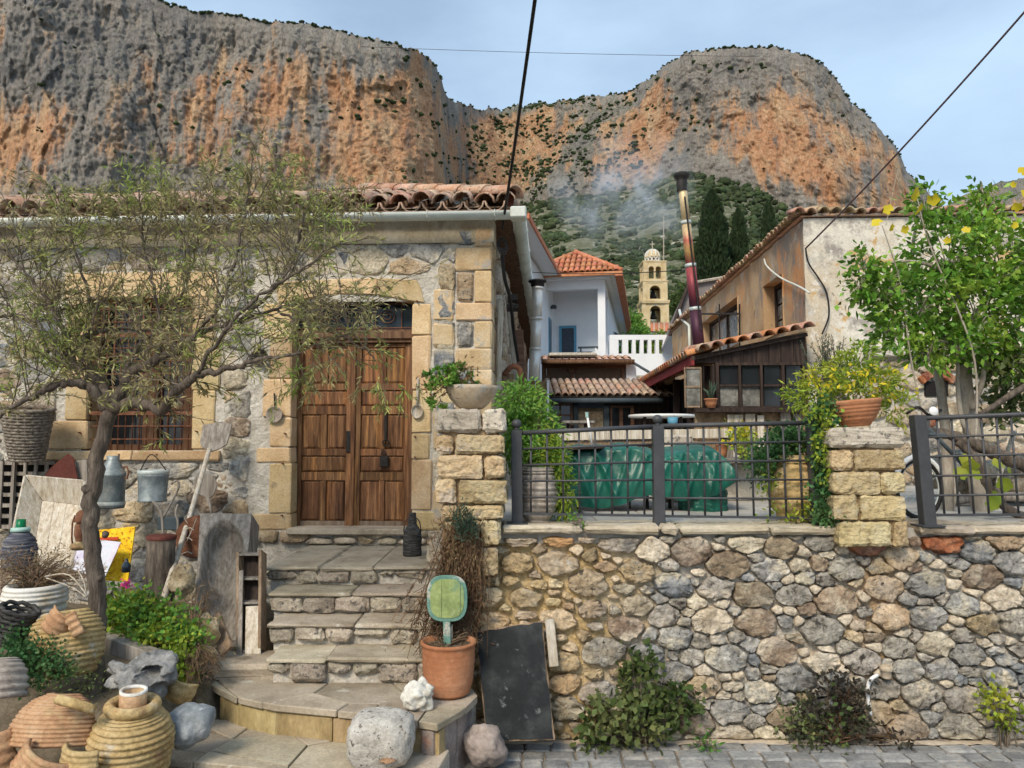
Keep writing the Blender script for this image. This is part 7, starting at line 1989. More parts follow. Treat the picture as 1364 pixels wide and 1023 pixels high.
# pale wooden trough leaning
tr_ = thing('wooden_trough', 'large pale wooden kneading trough leaning upright against the wall', 'trough', P(55, 760, 5.95))
R4 = [P(33, 633, 6.35), P(111, 640, 6.35), P(94, 756, 5.95), P(10, 740, 5.95)]       # rim corners TL TR BR BL
nrm = (R4[1] - R4[0]).cross(R4[3] - R4[0]).normalized()
if nrm.y < 0: nrm = -nrm
dep = .15
cx_ = sum(R4, Vector()) / 4
I4 = [R4[0].lerp(R4[1], .27).lerp(R4[3], .2) + nrm * dep, R4[1].lerp(R4[0], .2).lerp(R4[2], .2) + nrm * dep, R4[2].lerp(R4[3], .2).lerp(R4[1], .14) + nrm * dep, R4[3].lerp(R4[2], .27).lerp(R4[0], .14) + nrm * dep]
th = .022
for k, nm in enumerate(('end_board', 'side_board', 'end_board', 'side_board')):
    a, b2, c, d = R4[k], R4[(k + 1) % 4], I4[(k + 1) % 4], I4[k]
    n2 = (b2 - a).cross(d - a).normalized(); out = ((a + b2) / 2 - cx_); out -= nrm * out.dot(nrm)
    if n2.dot(out) < 0: n2 = -n2
    m = MB(); m.prism([a, b2, c, d], n2 * th); m.build(nm, MAT['palewood'], tr_, bevel=.003)
for k in range(3):
    a, b2, c, d = I4[0].lerp(I4[1], k / 3 + .004), I4[0].lerp(I4[1], (k + 1) / 3 - .004), I4[3].lerp(I4[2], (k + 1) / 3 - .004), I4[3].lerp(I4[2], k / 3 + .004)
    m = MB(); m.prism([a, b2, c, d], nrm * th); m.build('floor_board', MAT['palewood'], tr_)
# demijohn with green neck
dj = thing('demijohn', 'straw wrapped demijohn with green neck in front of the pale trough', 'bottle', P(25, 755, 5.6))
b = P(25, 757, 5.6); s_ = .0056; h = P(25, 706, 5.6).z - b.z
m = MB(); m.lathe([(0, 0), (17 * s_, 0)] + ribbed([(19 * s_, .01), (20 * s_, h * .5), (17 * s_, h * .75), (9 * s_, h * .97)], 30, .006), 24, b); m.build('straw_body', MAT['straw'], dj, smooth=True)
m = MB(); m.lathe([(9 * s_, h * .96), (12 * s_, h * .97), (11 * s_, h * 1.06), (7 * s_, h * 1.08)], 20, b); m.build('collar', MAT['mint'], dj, smooth=True)
m = MB(); m.lathe([(6 * s_, h * 1.07), (5.5 * s_, h * 1.28), (4.5 * s_, h * 1.28), (4.5 * s_, h * 1.1)], 16, b); m.build('neck', MAT['bottle'], dj, smooth=True)
# lantern
ln = thing('lantern', 'rusty oil lantern hanging behind the slender tree trunk', 'lantern', P(108, 735, 5.3))
b = P(107, 732, 5.3); s_ = .0053
m = MB(); m.lathe([(0, 0), (10 * s_, 0), (13 * s_, .02), (12 * s_, .035), (6 * s_, .055), (4 * s_, .06)], 20, b); m.build('fuel_tank', MAT['jar_ochre'], ln, smooth=True)
m = MB(); m.lathe([(6 * s_, .06), (8.5 * s_, .11), (8 * s_, .16), (5.5 * s_, .19)], 18, b); m.build('globe', MAT['rust'], ln, smooth=True)
m = MB(); m.lathe([(9 * s_, .19), (9.5 * s_, .2), (7 * s_, .225), (7 * s_, .25), (3 * s_, .27), (0, .275)], 18, b); m.build('hood', MAT['rust'], ln, smooth=True)
for s2 in (-1, 1):
    m = MB(); m.tube([b + Vector((s2 * x * s_, 0, z)) for x, z in ((10, .02), (12, .08), (12, .18), (9, .235))], .006, 6); m.build('side_tube', MAT['rust'], ln, smooth=True)
# pictures
p = [P(x, y, Y) for x, y, Y in ((128, 706, 6.2), (180, 701, 6.2), (170, 775, 6.0), (130, 772, 6.0))]
fp = thing('yellow_picture', 'torn yellow picture board leaning on the wall behind the tree', 'picture', P(150, 775, 6.0))
plate(p, .015, 'board', 'yellow', fp, .002)
plate([P(128, 716, 6.13), P(158, 715, 6.13), P(157, 719, 6.12), P(128, 720, 6.12)], .006, 'red_line', 'redline', fp, 0)
pr_ = thing('printed_poster', 'pale lilac printed poster in front of the yellow picture board', 'poster', P(130, 770, 5.9))
plate([P(x, y, Y) for x, y, Y in ((106, 716, 6.0), (161, 722, 6.0), (138, 772, 5.85), (96, 758, 5.85))], .008, 'sheet', 'picture', pr_, 0)
o = MB(); b = P(168, 762, 5.7); o.lathe([(.0, 0), (.03, 0), (.032, .05), (.012, .08), (.008, .1), (0, .1)], 14, b); tag(o.build('green_bottle', MAT['glassb'], smooth=True), 'tiny dark teal bottle below the yellow picture board', 'bottle')
# milk can
mc = thing('milk_can', 'galvanised milk can hanging on the wall behind the tree trunk', 'milk can', P(148, 677, 6.75))
b = P(148, 677, 6.75); s_ = .00675; h = P(148, 607, 6.75).z - b.z
m = MB(); m.lathe([(0, 0), (15.5 * s_, 0), (16.5 * s_, .02), (16 * s_, .05), (16 * s_, h * .60), (16.6 * s_, h * .61), (16.6 * s_, h * .66), (15.8 * s_, h * .67), (9 * s_, h * .88), (7.5 * s_, h * .92), (8 * s_, h), (6.5 * s_, h), (6 * s_, h * .9), (0, h * .88)], 30, b); m.build('body', MAT['zinc'], mc, smooth=True)
m = MB(); m.tube([b + Vector((x * s_, -.01, h * z)) for x, z in ((14, .78), (19, .80), (22, .68), (20, .56), (16, .58))], .009, 6); m.build('handle', MAT['rust'], mc, smooth=True)
m = MB(); m.lathe([(16.8 * s_, .03), (17 * s_, .045), (16.5 * s_, .06)], 30, b); m.build('foot_ring', MAT['zincp'], mc, smooth=True)
# zinc bucket hung upside against wall
bu = thing('zinc_bucket', 'zinc bucket with pale rim hanging under the barred window', 'bucket', P(203, 668, 6.75))
b = P(203, 668, 6.75); h = P(203, 626, 6.75).z - b.z
m = MB(); m.lathe([(0, 0), (18 * s_, 0), (18.6 * s_, .012), (17 * s_, .02), (19 * s_, h * .8), (19.5 * s_, h * .85), (19 * s_, h * .86), (16.5 * s_, h * .86), (16 * s_, .04), (0, .03)], 30, b); m.build('body', MAT['zinc'], bu, smooth=True)
m = MB(); m.lathe([(19.2 * s_, h * .86), (20 * s_, h * .9), (19.5 * s_, h), (18 * s_, h), (17.5 * s_, h * .88)], 30, b); m.build('rim', MAT['zincp'], bu, smooth=True)
m = MB(); m.tube(spline([b + Vector((-18 * s_, 0, h * .95)), b + Vector((0, -.05, h * 1.5)), b + Vector((18 * s_, 0, h * .95))], 12), .005, 6); m.build('bail_handle', MAT['blackiron'], bu, smooth=True)
# forked stick
fs_ = thing('forked_stick', 'grey forked branch propped below the zinc bucket', 'branch', P(215, 725, 6.4))
for pts, r_ in (([(218, 725), (216, 690), (212, 678), (204, 668)], .012), ([(216, 692), (228, 670), (238, 650), (236, 640), (228, 645)], .009), ([(236, 718), (237, 695), (234, 684), (237, 672)], .009)):
    m = MB(); m.tube(spline([P(x, y, 6.45) for x, y in pts], 12), r_, 7); m.build('stem', MAT['greywood'], fs_, smooth=True)
o = MB(); a = P(211, 689, 6.72); c = P(239, 706, 6.72); o.bx(a.x, c.x, 6.7, 6.8, c.z, a.z); tag(o.build('tin_box', MAT['slate'], bevel=.006), 'small dark green tin box on the wall behind the forked branch', 'box')
# bread peel
pe = thing('bread_peel', 'long handled grey wooden bread peel leaning against the wall', 'peel', P(215, 803, 5.5))
pts = [(270, 566), (296, 561), (309, 566), (302, 592), (290, 599), (279, 602), (268, 595), (266, 588)]
plate([P(x, y, lerp(6.86, 6.78, (y - 560) / 40)) for x, y in pts], .018, 'blade', 'greywood', pe, .004)
m = MB(); m.tube([P(279, 598, 6.76), P(252, 690, 6.35), P(216, 803, 5.6)], [.02, .021, .023], 9); m.build('handle', MAT['palewood'], pe, smooth=True)
# winged paddle
pd = thing('wooden_paddle', 'grey heart shaped wooden paddle hanging behind the peel handle', 'paddle', P(270, 690, 6.85))
pts = [(257, 641), (262, 634), (274, 630), (286, 634), (289, 648), (284, 660), (279, 664), (282, 676), (277, 674), (274, 663), (268, 660), (262, 658), (258, 650)]
plate([P(x, y, 6.88) for x, y in pts], .016, 'blade', 'greywood', pd, .004); m = MB(); m.tube([P(278, 664, 6.87), P(283, 690, 6.86)], .012, 7); m.build('handle', MAT['greywood'], pd, smooth=True)
# log stump, plaque, rocks
lg = thing('log_stump', 'upright rough barked log with dark red top beside the peel', 'log', P(213, 795, 5.9))
b = P(212, 800, 5.9); s_ = .0059; h = P(212, 714, 5.9).z - b.z
m = MB(); m.lathe([(19 * s_, 0), (18.5 * s_, h * .3), (17 * s_, h * .7), (17.5 * s_, h * .97), (0, h * .97)], 22, b, wob=.05, seed=2); m.build('bark_body', MAT['bark'], lg, smooth=True)
m = MB(); m.lathe([(18 * s_, h * .95), (18.4 * s_, h), (15 * s_, h * 1.02), (0, h * 1.01)], 22, b, wob=.05, seed=2); m.build('top', MAT['darkred'], lg, smooth=True)
pq = thing('painted_plaque', 'round brown plaque with pale leaf drawing behind the dugout trough', 'plaque', P(262, 750, 6.2))
c = P(262, 715, 6.25); m = MB(); m.lathe([(0, 0), (.17, 0), (.175, .01), (.17, .02), (0, .02)], 30, c, rotx(R(78))); m.build('disc', MAT['rust'], pq, smooth=False)
for k, pts in enumerate((((240, 735), (248, 722), (256, 705), (262, 690)), ((243, 720), (250, 716), (256, 720)), ((246, 706), (253, 703), (258, 706)), ((242, 738), (250, 735), (256, 738)), ((250, 697), (246, 690), (252, 684)))):
    m = MB(); m.tube(spline([P(x, y, 6.17) for x, y in pts], 8), .004, 5); m.build('drawn_line', MAT['palewood'], pq)
def trock(name, label, px, py, Y, rx, ry, rz_, mat, seed, cat='rock', **k):
    s_ = Y / 1000; o = roughen(rock(name, P(px, py, Y), (rx * s_, ry * s_, rz_ * s_), MAT[mat], seed=seed, **k), .02 * max(rx, rz_) / 30, 1, .03); return tag(o, label, cat)
trock('rock', 'rough orange and white rock beside the upright log', 244, 772, 5.7, 15, 14, 22, 's_tan', 3)
trock('rock', 'dark brown rounded boulder under the dry grass by the trough', 270, 838, 5.15, 20, 16, 24, 's_brown', 5)
trock('rock', 'flat reddish brown rock beside the short leaning plank', 262, 872, 4.95, 22, 18, 13, 's_brown', 8)
# dugout trough
dg = thing('dugout_trough', 'upright grey dugout trough with deep rounded hollow beside the steps', 'trough', P(290, 855, 5.55))
A, B, C_, D_ = P(267, 684, 6.15), P(335, 684, 6.15), P(318, 866, 5.6), P(256, 862, 5.6)
nrm = (B - A).cross(D_ - A).normalized()
if nrm.y < 0: nrm = -nrm
rows = []
NU, NV_ = 30, 46
for j in range(NV_ + 1):
    v = j / NV_; row = []
    for i in range(NU + 1):
        u = i / NU; p = A.lerp(B, u).lerp(D_.lerp(C_, u), v)
        x = (u - .5) / .42
        if v < .34: q = math.sqrt(x * x + ((.34 - v) / .27) ** 2)
        else: q = math.sqrt(x * x + (max(0, v - .8) / .3) ** 2) if v > .8 else abs(x)
        e = min(max((1.0 - q) / .07, 0), 1); e = e * e * (3 - 2 * e)
        row.append(p + nrm * (.12 * e + .10 * max(0, 1 - q) ** .7 * (1 if e > 0 else 0)) + nrm * .004 * noise.noise(p * 30))
    rows.append(row)
m = MB(); m.grid(rows); m.build('hollow_face', MAT['greywood'], dg, smooth=True)
m = MB(); o_ = [A, B, C_, D_]; bk4 = [q + nrm * .235 for q in o_]; m.add(o_ + bk4, [(4, 5, 6, 7), (0, 1, 5, 4), (1, 2, 6, 5), (2, 3, 7, 6), (3, 0, 4, 7)]); m.build('back', MAT['greywood'], dg)
# drawer standing on end
dw = thing('old_drawer', 'old wooden drawer frame standing on end against the steps', 'drawer', P(335, 868, 5.35))
def jp(x, y): return P(x, y, lerp(5.65, 5.35, (y - 736) / 132))
for (a, b2, w) in (((320, 738), (321, 868), .022), ((350, 736), (349, 866), .022)): bar(jp(*a), jp(*b2), w, .11, 'side_board', 'brownwood', dw)
for y in (738, 770, 802, 866): bar(jp(321.5, y), jp(348.5, y), .014, .10, 'divider', 'greywood', dw)
plate([jp(322, 740) + Vector((0, .05, 0)), jp(348, 740) + Vector((0, .05, 0)), jp(348, 866) + Vector((0, .05, 0)), jp(322, 866) + Vector((0, .05, 0))], .01, 'back_board', 'darkwood', dw, 0)
plate([jp(331, 805) - Vector((0, .06, 0)), jp(351, 804) - Vector((0, .06, 0)), jp(351, 868) - Vector((0, .06, 0)), jp(330, 868) - Vector((0, .06, 0))], .014, 'loose_board', 'palewood', dw)
bar(jp(326, 758) - Vector((0, .07, 0)), jp(324, 869) - Vector((0, .07, 0)), .03, .014, 'loose_slat', 'greywood', dw)
o = bar(P(286, 822, 5.35), P(303, 868, 5.15), .1, .03, 'plank', 'brownwood'); tag(o, 'short weathered plank leaning in front of the dugout trough', 'plank')
o = bar(P(136, 853, 4.85), P(235, 886, 4.75), .085, .1, 'edging_beam', 'greywood'); tag(o, 'grey timber edging beam on the soil behind the gnarled stone', 'beam')

# ------------------------------------------------------------------ jars and shards at the lower left
wj = thing('white_jar', 'whitewashed ribbed storage jar used as planter at the left edge', 'jar', P(44, 845, 4.85))
b = P(44, 848, 4.85); s_ = .00485; h = P(44, 778, 4.85).z - b.z
m = MB(); m.lathe([(0, 0)] + ribbed([(27 * s_, 0), (33 * s_, h * .4), (36 * s_, h * .75), (34 * s_, h * .95)], 30, .012) + [(34 * s_, h), (29 * s_, h), (28 * s_, h * .9), (0, h * .88)], 34, b, wob=.01); m.build('body', MAT['jar_white'], wj, smooth=True)
lb = thing('low_basket', 'dark collapsed wicker basket below the white ribbed jar', 'basket', P(10, 860, 4.55))
b = P(8, 858, 4.55)
for k in range(8):
    r_ = lerp(.075, .10, k / 7); m = MB(); m.tube([b + roty(R(20)) @ Vector((r_ * math.cos(a), r_ * math.sin(a), .02 + k * .028 + .006 * math.sin(a * 9 + k * 3))) for a in np.linspace(0, 2 * math.pi, 28)], .013, 6, cap=False); m.build('woven_band', MAT['blackweave'], lb, smooth=True)
def shell(name, label, px, py, Y, r_, prof, ribs, amp, a0, a1, rot, mat, th=.016, cat='jar shard', n=20, wob=.02):
    """broken piece of a ribbed jar: part of a lathe, with thickness"""
    s_ = Y / 1000; c = P(px, py, Y)
    pr = ribbed([(a * r_ * s_, b2 * r_ * s_) for a, b2 in prof], ribs, amp)
    m = MB(); m.lathe(pr, n, c, rot, a0, a1, wob); m.lathe([(a - th, b2) for a, b2 in pr][::-1], n, c, rot, a0, a1, wob)
    # close the broken edges
    k = len(pr); w = n + 1
    vs = m.v; fs = []
    for i in range(k - 1):
        fs += [(i * w, (i + 1) * w, k * w + (k - 2 - i) * w, k * w + (k - 1 - i) * w), (i * w + n, (i + 1) * w + n, k * w + (k - 2 - i) * w + n, k * w + (k - 1 - i) * w + n)]
    for j in range(n): fs += [(j, j + 1, (2 * k - 1) * w + j + 1, (2 * k - 1) * w + j), ((k - 1) * w + j, (k - 1) * w + j + 1, k * w + j + 1, k * w + j)]
    m.f += fs
    o = m.build(name, MAT[mat], smooth=True); return tag(o, label, cat)
fullp = [(.55, 0), (.85, .35), (1, .8), (.98, 1.1), (.8, 1.5)]
shell('jar_shard', 'large ochre ribbed jar belly leaning behind the tree trunk', 90, 882, 4.55, 42, [(.7, -.4), (.95, .2), (1, .7), (.9, 1.2), (.6, 1.55)], 52, .012, R(165), R(395), roty(R(-8)) @ rotx(R(-8)), 'jar_ochre')
shell('jar_shard', 'small orange ribbed sherd perched on the broken ochre jar', 82, 826, 4.45, 17, [(1, -.9), (1, .9)], 14, .008, R(200), R(330), roty(R(35)) @ rotz(R(10)), 'jar_red', n=10)
shell('jar_shard', 'second orange sherd against the tree trunk above the broken jar', 112, 826, 4.45, 17, [(1, -.9), (1.1, .9)], 14, .008, R(190), R(300), roty(R(-28)) @ rotz(R(-15)), 'jar_red', n=10)
shell('jar_shard', 'wide ribbed pinkish jar shard lying in the lower left corner', 80, 985, 3.95, 57, [(.35, .98), (.65, .85), (.85, .65), (1, .3), (1.02, -.05)], 64, .009, R(180), R(345), rotz(R(-6)) @ rotx(R(-14)), 'jar_red', th=.022)
shell('jar_shard', 'curved yellow rim sherd lying on the wide ribbed shard', 104, 948, 3.8, 30, [(1, 0), (1.08, .12), (1.05, .34), (.95, .4)], 8, .003, R(205), R(335), rotx(R(-30)) @ roty(R(14)), 'jar_ochre', th=.03, n=14)
shell('jar_shard', 'reddish ribbed shard standing under the wide pinkish shard', 68, 1015, 3.75, 42, [(.75, -1.1), (.95, -.3), (.9, .5)], 36, .008, R(200), R(340), roty(R(28)), 'jar_red')
shell('jar_shard', 'yellowish ribbed shard touching the jar with the clay cup', 122, 1015, 3.8, 36, [(.8, -1.2), (1, -.2), (.9, .7)], 36, .008, R(195), R(310), roty(R(4)), 'jar_ochre')
shell('jar_shard', 'grey ribbed jar neck lying at the left edge under the herb', -2, 905, 4.15, 34, [(1.02, -.75), (1.0, -.3), (.92, .25), (.7, .6), (.5, .75)], 28, .012, R(195), R(350), rotz(R(25)) @ rotx(R(-18)), 'jar_grey')
shell('jar_shard', 'orange ribbed shard in the bottom left corner', -2, 1000, 3.8, 26, [(.9, -1.2), (1, 0), (.9, 1)], 16, .009, R(180), R(350), roty(R(-10)), 'jar_red')
shell('jar_shard', 'broken brown jar rim behind the grey boulder', 245, 915, 4.5, 24, [(.8, -.6), (1, .0), (1.0, .6)], 10, .004, R(180), R(330), roty(R(20)), 'jar_ochre')
cj = thing('ribbed_jar', 'yellow ochre ribbed jar with thick round rim beside the lowest step', 'jar', P(172, 1030, 3.95))
b = P(170, 1062, 3.98); s_ = .00398; h = P(170, 930, 3.98).z - b.z
tl = roty(R(3)) @ rotx(R(4))
pr = ribbed([(30 * s_, 0), (42 * s_, h * .25), (48 * s_, h * .5), (47 * s_, h * .68), (38 * s_, h * .83), (28 * s_, h * .9)], 56, .012)
m = MB(); m.lathe([(0, 0)] + pr + [(26 * s_, h * .92)], 38, b, tl, wob=.018); m.build('body', MAT['jar_ochre'], cj, smooth=True)
m = MB(); m.lathe([(27 * s_ + .028 * math.cos(t), h * .95 + .028 * math.sin(t)) for t in np.linspace(-2.2, 3.6, 16)] + [(22 * s_, h * .7)], 36, b, tl); m.build('rim', MAT['jar_ochre'], cj, smooth=True)
cu = thing('clay_cup', 'small clay cylinder with white rim sitting in the ribbed jar mouth', 'cup', b + tl @ Vector((0, 0, h * .84)))
q = b + tl @ Vector((0, 0, h * .84)); m = MB(); m.lathe([(0, 0), (16 * s_, 0), (16.5 * s_, .13), (13.5 * s_, .13), (13 * s_, .03), (0, .03)], 28, q, tl); m.build('body', MAT['jar_red'], cu, smooth=True)
m = MB(); m.lathe([(16.7 * s_, .125), (16.7 * s_, .137), (13 * s_, .137), (13, .12) if False else (13 * s_, .125)], 28, q, tl); m.build('white_rim', MAT['jar_white'], cu, smooth=True)
# stones
o = trock('gnarled_stone', 'gnarled dark grey stone with a hole behind the ribbed jar', 190, 900, 4.35, 40, 30, 25, 'gnarlrock', 14, rough=.34, freq=1.6, sub=4)
hc = P(197, 899, 4.25)
for v in o.data.vertices:                               # the hollow
    d = math.hypot(v.co.x - hc.x, (v.co.z - hc.z) * 1.5)
    if d < .06 and v.co.y < 4.35: v.co.y += .17 * (1 - d / .06) ** .6
trock('grey_boulder', 'smooth blue grey boulder on the lowest step', 251, 966, 4.16, 33, 28, 27, 'greyrock', 21, rough=.14, rot=roty(R(-18)))
trock('round_stone', 'large speckled pale block stone with rounded edges on the steps', 508, 983, 4.12, 42, 36, 34, 'roundrock', 33, rough=.09, flat=.35)
o = trock('quartz_rock', 'craggy white quartz rock beside the terracotta pot', 556, 928, 4.45, 20, 17, 22, 'whiterock', 41, rough=.36, freq=2.)
trock('brown_rock', 'reddish grey rock on the street in front of the chalkboard', 645, 992, 4.55, 29, 24, 25, 'brownrock', 55, rough=.22, freq=1.1)
o = trock('brick_chip', 'small flat red brick chip under the pale block stone', 516, 1013, 3.98, 9, 8, 3, 's_rust', 58)

# ------------------------------------------------------------------ pot, paddle sign, chalkboard
tp = thing('terracotta_pot', 'big terracotta flowerpot on the platform beside the steps', 'pot', P(594, 936, 4.5))
b = PZ(594, 936, SZ[4] + .002); Yp = b.y + .0; s_ = Yp / 1000
m = MB(); hh = P(594, 862, Yp).z - b.z
pr = [(0, 0), (24 * s_, 0), (29 * s_, .015), (33 * s_, hh * .25), (35 * s_, hh * .6), (35.5 * s_, hh * .9), (36 * s_, hh * .92), (37.5 * s_, hh * .94), (37.8 * s_, hh * .98), (36 * s_, hh), (33 * s_, hh * .985), (32 * s_, hh * .9), (0, hh * .86)]
pr2 = []
for i in range(len(pr) - 1):
    nn = 8 if 2 <= i <= 4 else 1
    for k in range(nn): f = k / nn; pr2.append((lerp(pr[i][0], pr[i + 1][0], f) + (.0012 * math.sin(k * 2.4) if nn > 1 else 0), lerp(pr[i][1], pr[i + 1][1], f)))
m.lathe(pr2 + [pr[-1]], 40, b + Vector((0, .16, 0))); m.build('pot', MAT['terracotta'], tp, smooth=True)
m = MB(); m.lathe([(0, hh * .9), (32.5 * s_, hh * .9)], 20, b + Vector((0, .16, 0))); m.build('soil', MAT['dirt'], tp)
Ys = Yp + .14
sg = thing('paddle_sign', 'old wooden paddle painted yellow green with teal edge standing in the pot', 'paddle', P(595, 870, Ys))
def oval(k, sx, sy, dx=0):
    a = 2 * math.pi * k / 32; n_ = 3.0
    return P(595.5 + sx * math.copysign(abs(math.cos(a)) ** (2 / n_), math.cos(a)), 797.5 + sy * math.copysign(abs(math.sin(a)) ** (2 / n_), math.sin(a)), Ys + dx)
plate([oval(k, 27, 31) for k in range(32)], .018, 'blade', 'greenp2', sg, .003)
for (x0, x1) in ((571, 588), (588.6, 613), (613.6, 620)):
    pts = [oval(k, 22.5, 26, -.004) for k in range(32)]; xl, xr = P(x0, 797, Ys - .004).x, P(x1, 797, Ys - .004).x
    pl = clip([(q.x, q.z) for q in pts], 1, 0, xr); pl = clip(pl, -1, 0, -xl)
    if len(pl) > 2: m = MB(); m.prism([(a, Ys - .004, c) for a, c in pl], (0, .006, 0)); m.build('painted_board', MAT['greenp'], sg)
bar(P(595, 826, Ys + .01), P(596, 872, Ys + .01), .045, .016, 'handle', 'greenp2', sg)
o = bar(P(601.5, 832, Ys + .05), P(602, 872, Ys + .05), .014, .012, 'stick', 'palewood'); tag(o, 'thin pale stick beside the paddle handle in the pot', 'stick')
weed('pot_straw', 'dry straw stems in the terracotta pot', 'weeds', P(590, 868, Ys), [vb(580, 855, Ys, 16, 12), vb(615, 850, Ys + .08, 12, 14)], 320, .05, .003, 'dry', 331, 'dry', tips=22, clump=5)
cb = thing('chalkboard', 'worn black chalkboard leaning against the stone wall', 'chalkboard', P(690, 985, 4.7))
q4 = [(634, 840, 4.9), (722, 827, 4.9), (739, 986, 4.68), (648, 988, 4.68)]
pts = [PP(t) for t in q4]
def cbl(u, v): return pts[0].lerp(pts[1], u).lerp(pts[3].lerp(pts[2], u), v)
n_ = (pts[1] - pts[0]).cross(pts[3] - pts[0]).normalized(); n_ = n_ if n_.y > 0 else -n_
r_ = random.Random(5)
def ragged(u0, u1, v0, v1, j, off, kk=10):
    ed = [(lerp(u0, u1, k / kk), v0) for k in range(kk)] + [(u1, lerp(v0, v1, k / kk)) for k in range(kk)] + [(lerp(u1, u0, k / kk), v1) for k in range(kk)] + [(u0, lerp(v1, v0, k / kk)) for k in range(kk)]
    return [cbl(u + r_.uniform(-j, j), v + r_.uniform(-j, j) * .6) + n_ * off for u, v in ed]
m = MB(); m.prism(ragged(0, 1, 0, 1, .006, .012), n_ * .018); m.build('board', MAT['brownwood'], cb)
m = MB(); m.prism(ragged(.012, .985, .012, .985, .012, 0), n_ * .01); m.build('slate_face', MAT['chalk'], cb)
bar(P(732, 824, 4.93), P(738, 888, 4.88), .06, .012, 'frame_strip', 'palewood', cb)

# ------------------------------------------------------------------ by the door
wd = thing('wicker_bottle', 'blackened wicker covered bottle on the top step beside the door', 'bottle', PZ(549, 740, SZ[0]))
b = PZ(549, 740, SZ[0] + .002); s_ = b.y / 1000; hh = P(549, 683, b.y).z - b.z
m = MB(); m.lathe([(0, 0), (11.5 * s_, 0)] + ribbed([(12 * s_, .01), (12 * s_, hh * .4), (11 * s_, hh * .58), (5.5 * s_, hh * .72), (4.5 * s_, hh * .94)], 40, .004) + [(5 * s_, hh), (3 * s_, hh), (3 * s_, hh * .9), (0, hh * .9)], 22, b); m.build('body', MAT['blackweave'], wd, smooth=True)
for s2 in (-1, 1):
    m = MB(); m.tube(spline([b + Vector((s2 * 5 * s_, -.005, hh * .88)), b + Vector((s2 * 9.5 * s_, -.005, hh * .78)), b + Vector((s2 * 11.5 * s_, -.005, hh * .56))], 8), .005, 6); m.build('handle', MAT['blackweave'], wd, smooth=True)
spn = thing('wooden_spoon', 'big pale wooden spoon hanging on the right door jamb', 'spoon', hx((hp(556, 556)[0], -.06, hp(556, 556)[1])))
u, z = hp(555.5, 548, -.06); m = MB()
m.lathe([(.055 * math.sin(t), -.035 * math.cos(t)) for t in np.linspace(0, math.pi / 2, 7)] + [(.048 * math.sin(t), -.026 * math.cos(t)) for t in np.linspace(math.pi / 2, 0.01, 7)], 18, (0, 0, 0), rotx(R(90)))
m.v = [(a + u, b_ - .06, c * 1.25 + z) for a, b_, c in m.v]; m.build('bowl', MAT['palewood'], spn, xf=hx, smooth=True)
u2, z2_ = hp(556.5, 503, -.05); m = MB(); m.tube([(u, -.055, z + .05), (u2, -.05, z2_)], [.014, .010], 8); m.build('handle', MAT['palewood'], spn, xf=hx, smooth=True)
def wall_pan(px, py, r_, label, mat):
    u, z = hp(px, py, -.05); t = thing('hanging_pan', label, 'pan', hx((u, -.05, z)))
    m = MB(); m.lathe([(0, .0), (r_ * .8, .0), (r_, .03), (r_ * .94, .03), (r_ * .74, .008), (0, .008)], 24, (0, 0, 0), rotx(R(90))); m.v = [(a + u, b_ - .04, c + z) for a, b_, c in m.v]; m.build('dish', MAT[mat], t, xf=hx, smooth=True)
    m = MB(); m.tube([(u, -.05, z + r_ * .9), (u - .01, -.05, z + r_ * .9 + .13)], .008, 6); m.build('handle', MAT['blackiron'], t, xf=hx, smooth=True)
wall_pan(366, 552, .078, 'small dull metal pan hanging left of the door', 'jar_grey')
wall_pan(347, 476, .08, 'dark round pan hanging higher left of the door', 'blackiron')
# loose ironwork pegs in the jamb stones
for i, (x, y) in enumerate(((380, 578), (377, 618), (376, 687), (379, 508), (553, 582), (553, 609), (107, 577), (262, 575), (160, 606), (210, 606), (505, 384), (556, 402))):
    u, z = hp(x, y, -.04); m = MB(); m.tube([(u, -.03, z), (u, -.07, z + .005)], .008, 6); m.build('iron_peg', MAT['rust'], house, xf=hx)
# ------------------------------------------------------------------ things on the terrace
ta = thing('tarp_covered_load', 'garden furniture covered by a crumpled green tarpaulin behind the fence', 'tarpaulin', P(865, 684, 6.1))
# tarp surface: draped sheet over an uneven heap
PROF = [(755, 600), (765, 592), (790, 590), (812, 590), (830, 587), (850, 590), (868, 596), (876, 600), (884, 594), (905, 592), (925, 590), (945, 592), (958, 602), (968, 615), (976, 632)]
HEM = [(755, 672), (775, 676), (800, 678), (825, 672), (845, 664), (860, 660), (880, 663), (900, 668), (925, 664), (945, 660), (960, 650), (976, 640)]
NX, NZ = 110, 46; rows = []
for j in range(NZ + 1):
    v = j / NZ; row = []
    for i in range(NX + 1):
        f = i / NX; px = lerp(755, 976, f); top = interp(px, PROF); hem = interp(px, HEM)
        edge = min(f, 1 - f) * 9
        bulge = .22 * min(1, edge ** .5)
        if v < .42:                       # over the top
            k = v / .42; Y = 6.75 - k * (6.75 - 6.12) - bulge * .2 * k; py = top + 3 * (1 - k) * (1 - k); z = P(px, top, 6.3).z - .05 * (k ** 4) ; X = P(px, top, 6.3).x
        else:
            k = (v - .42) / .58; Y = 6.12 - bulge * .2 - .06 * math.sin(k * 2.4); z = lerp(P(px, top, 6.3).z - .05, P(px, hem, 6.0).z, k); X = P(px, top, 6.3).x * (1 - .02 * k)
        q = Vector((X * 5, Y * 3, z * 4))
        def crease(n_, w_): return max(0., w_ - abs(n_)) / w_
        d = noise.noise(q * .8) * .02 - .030 * crease(noise.noise(Vector((X * 4.5 + z * 1.6, 2, z * .5))), .25) - .014 * crease(noise.noise(Vector((X * 7 - z * 2.5, 8, z * 1.2))), .2)
        Y += d * (1.5 if v > .36 else .5); z += (d * .7 if v < .5 else 0)
        row.append((X, Y, z))
    rows.append(row)
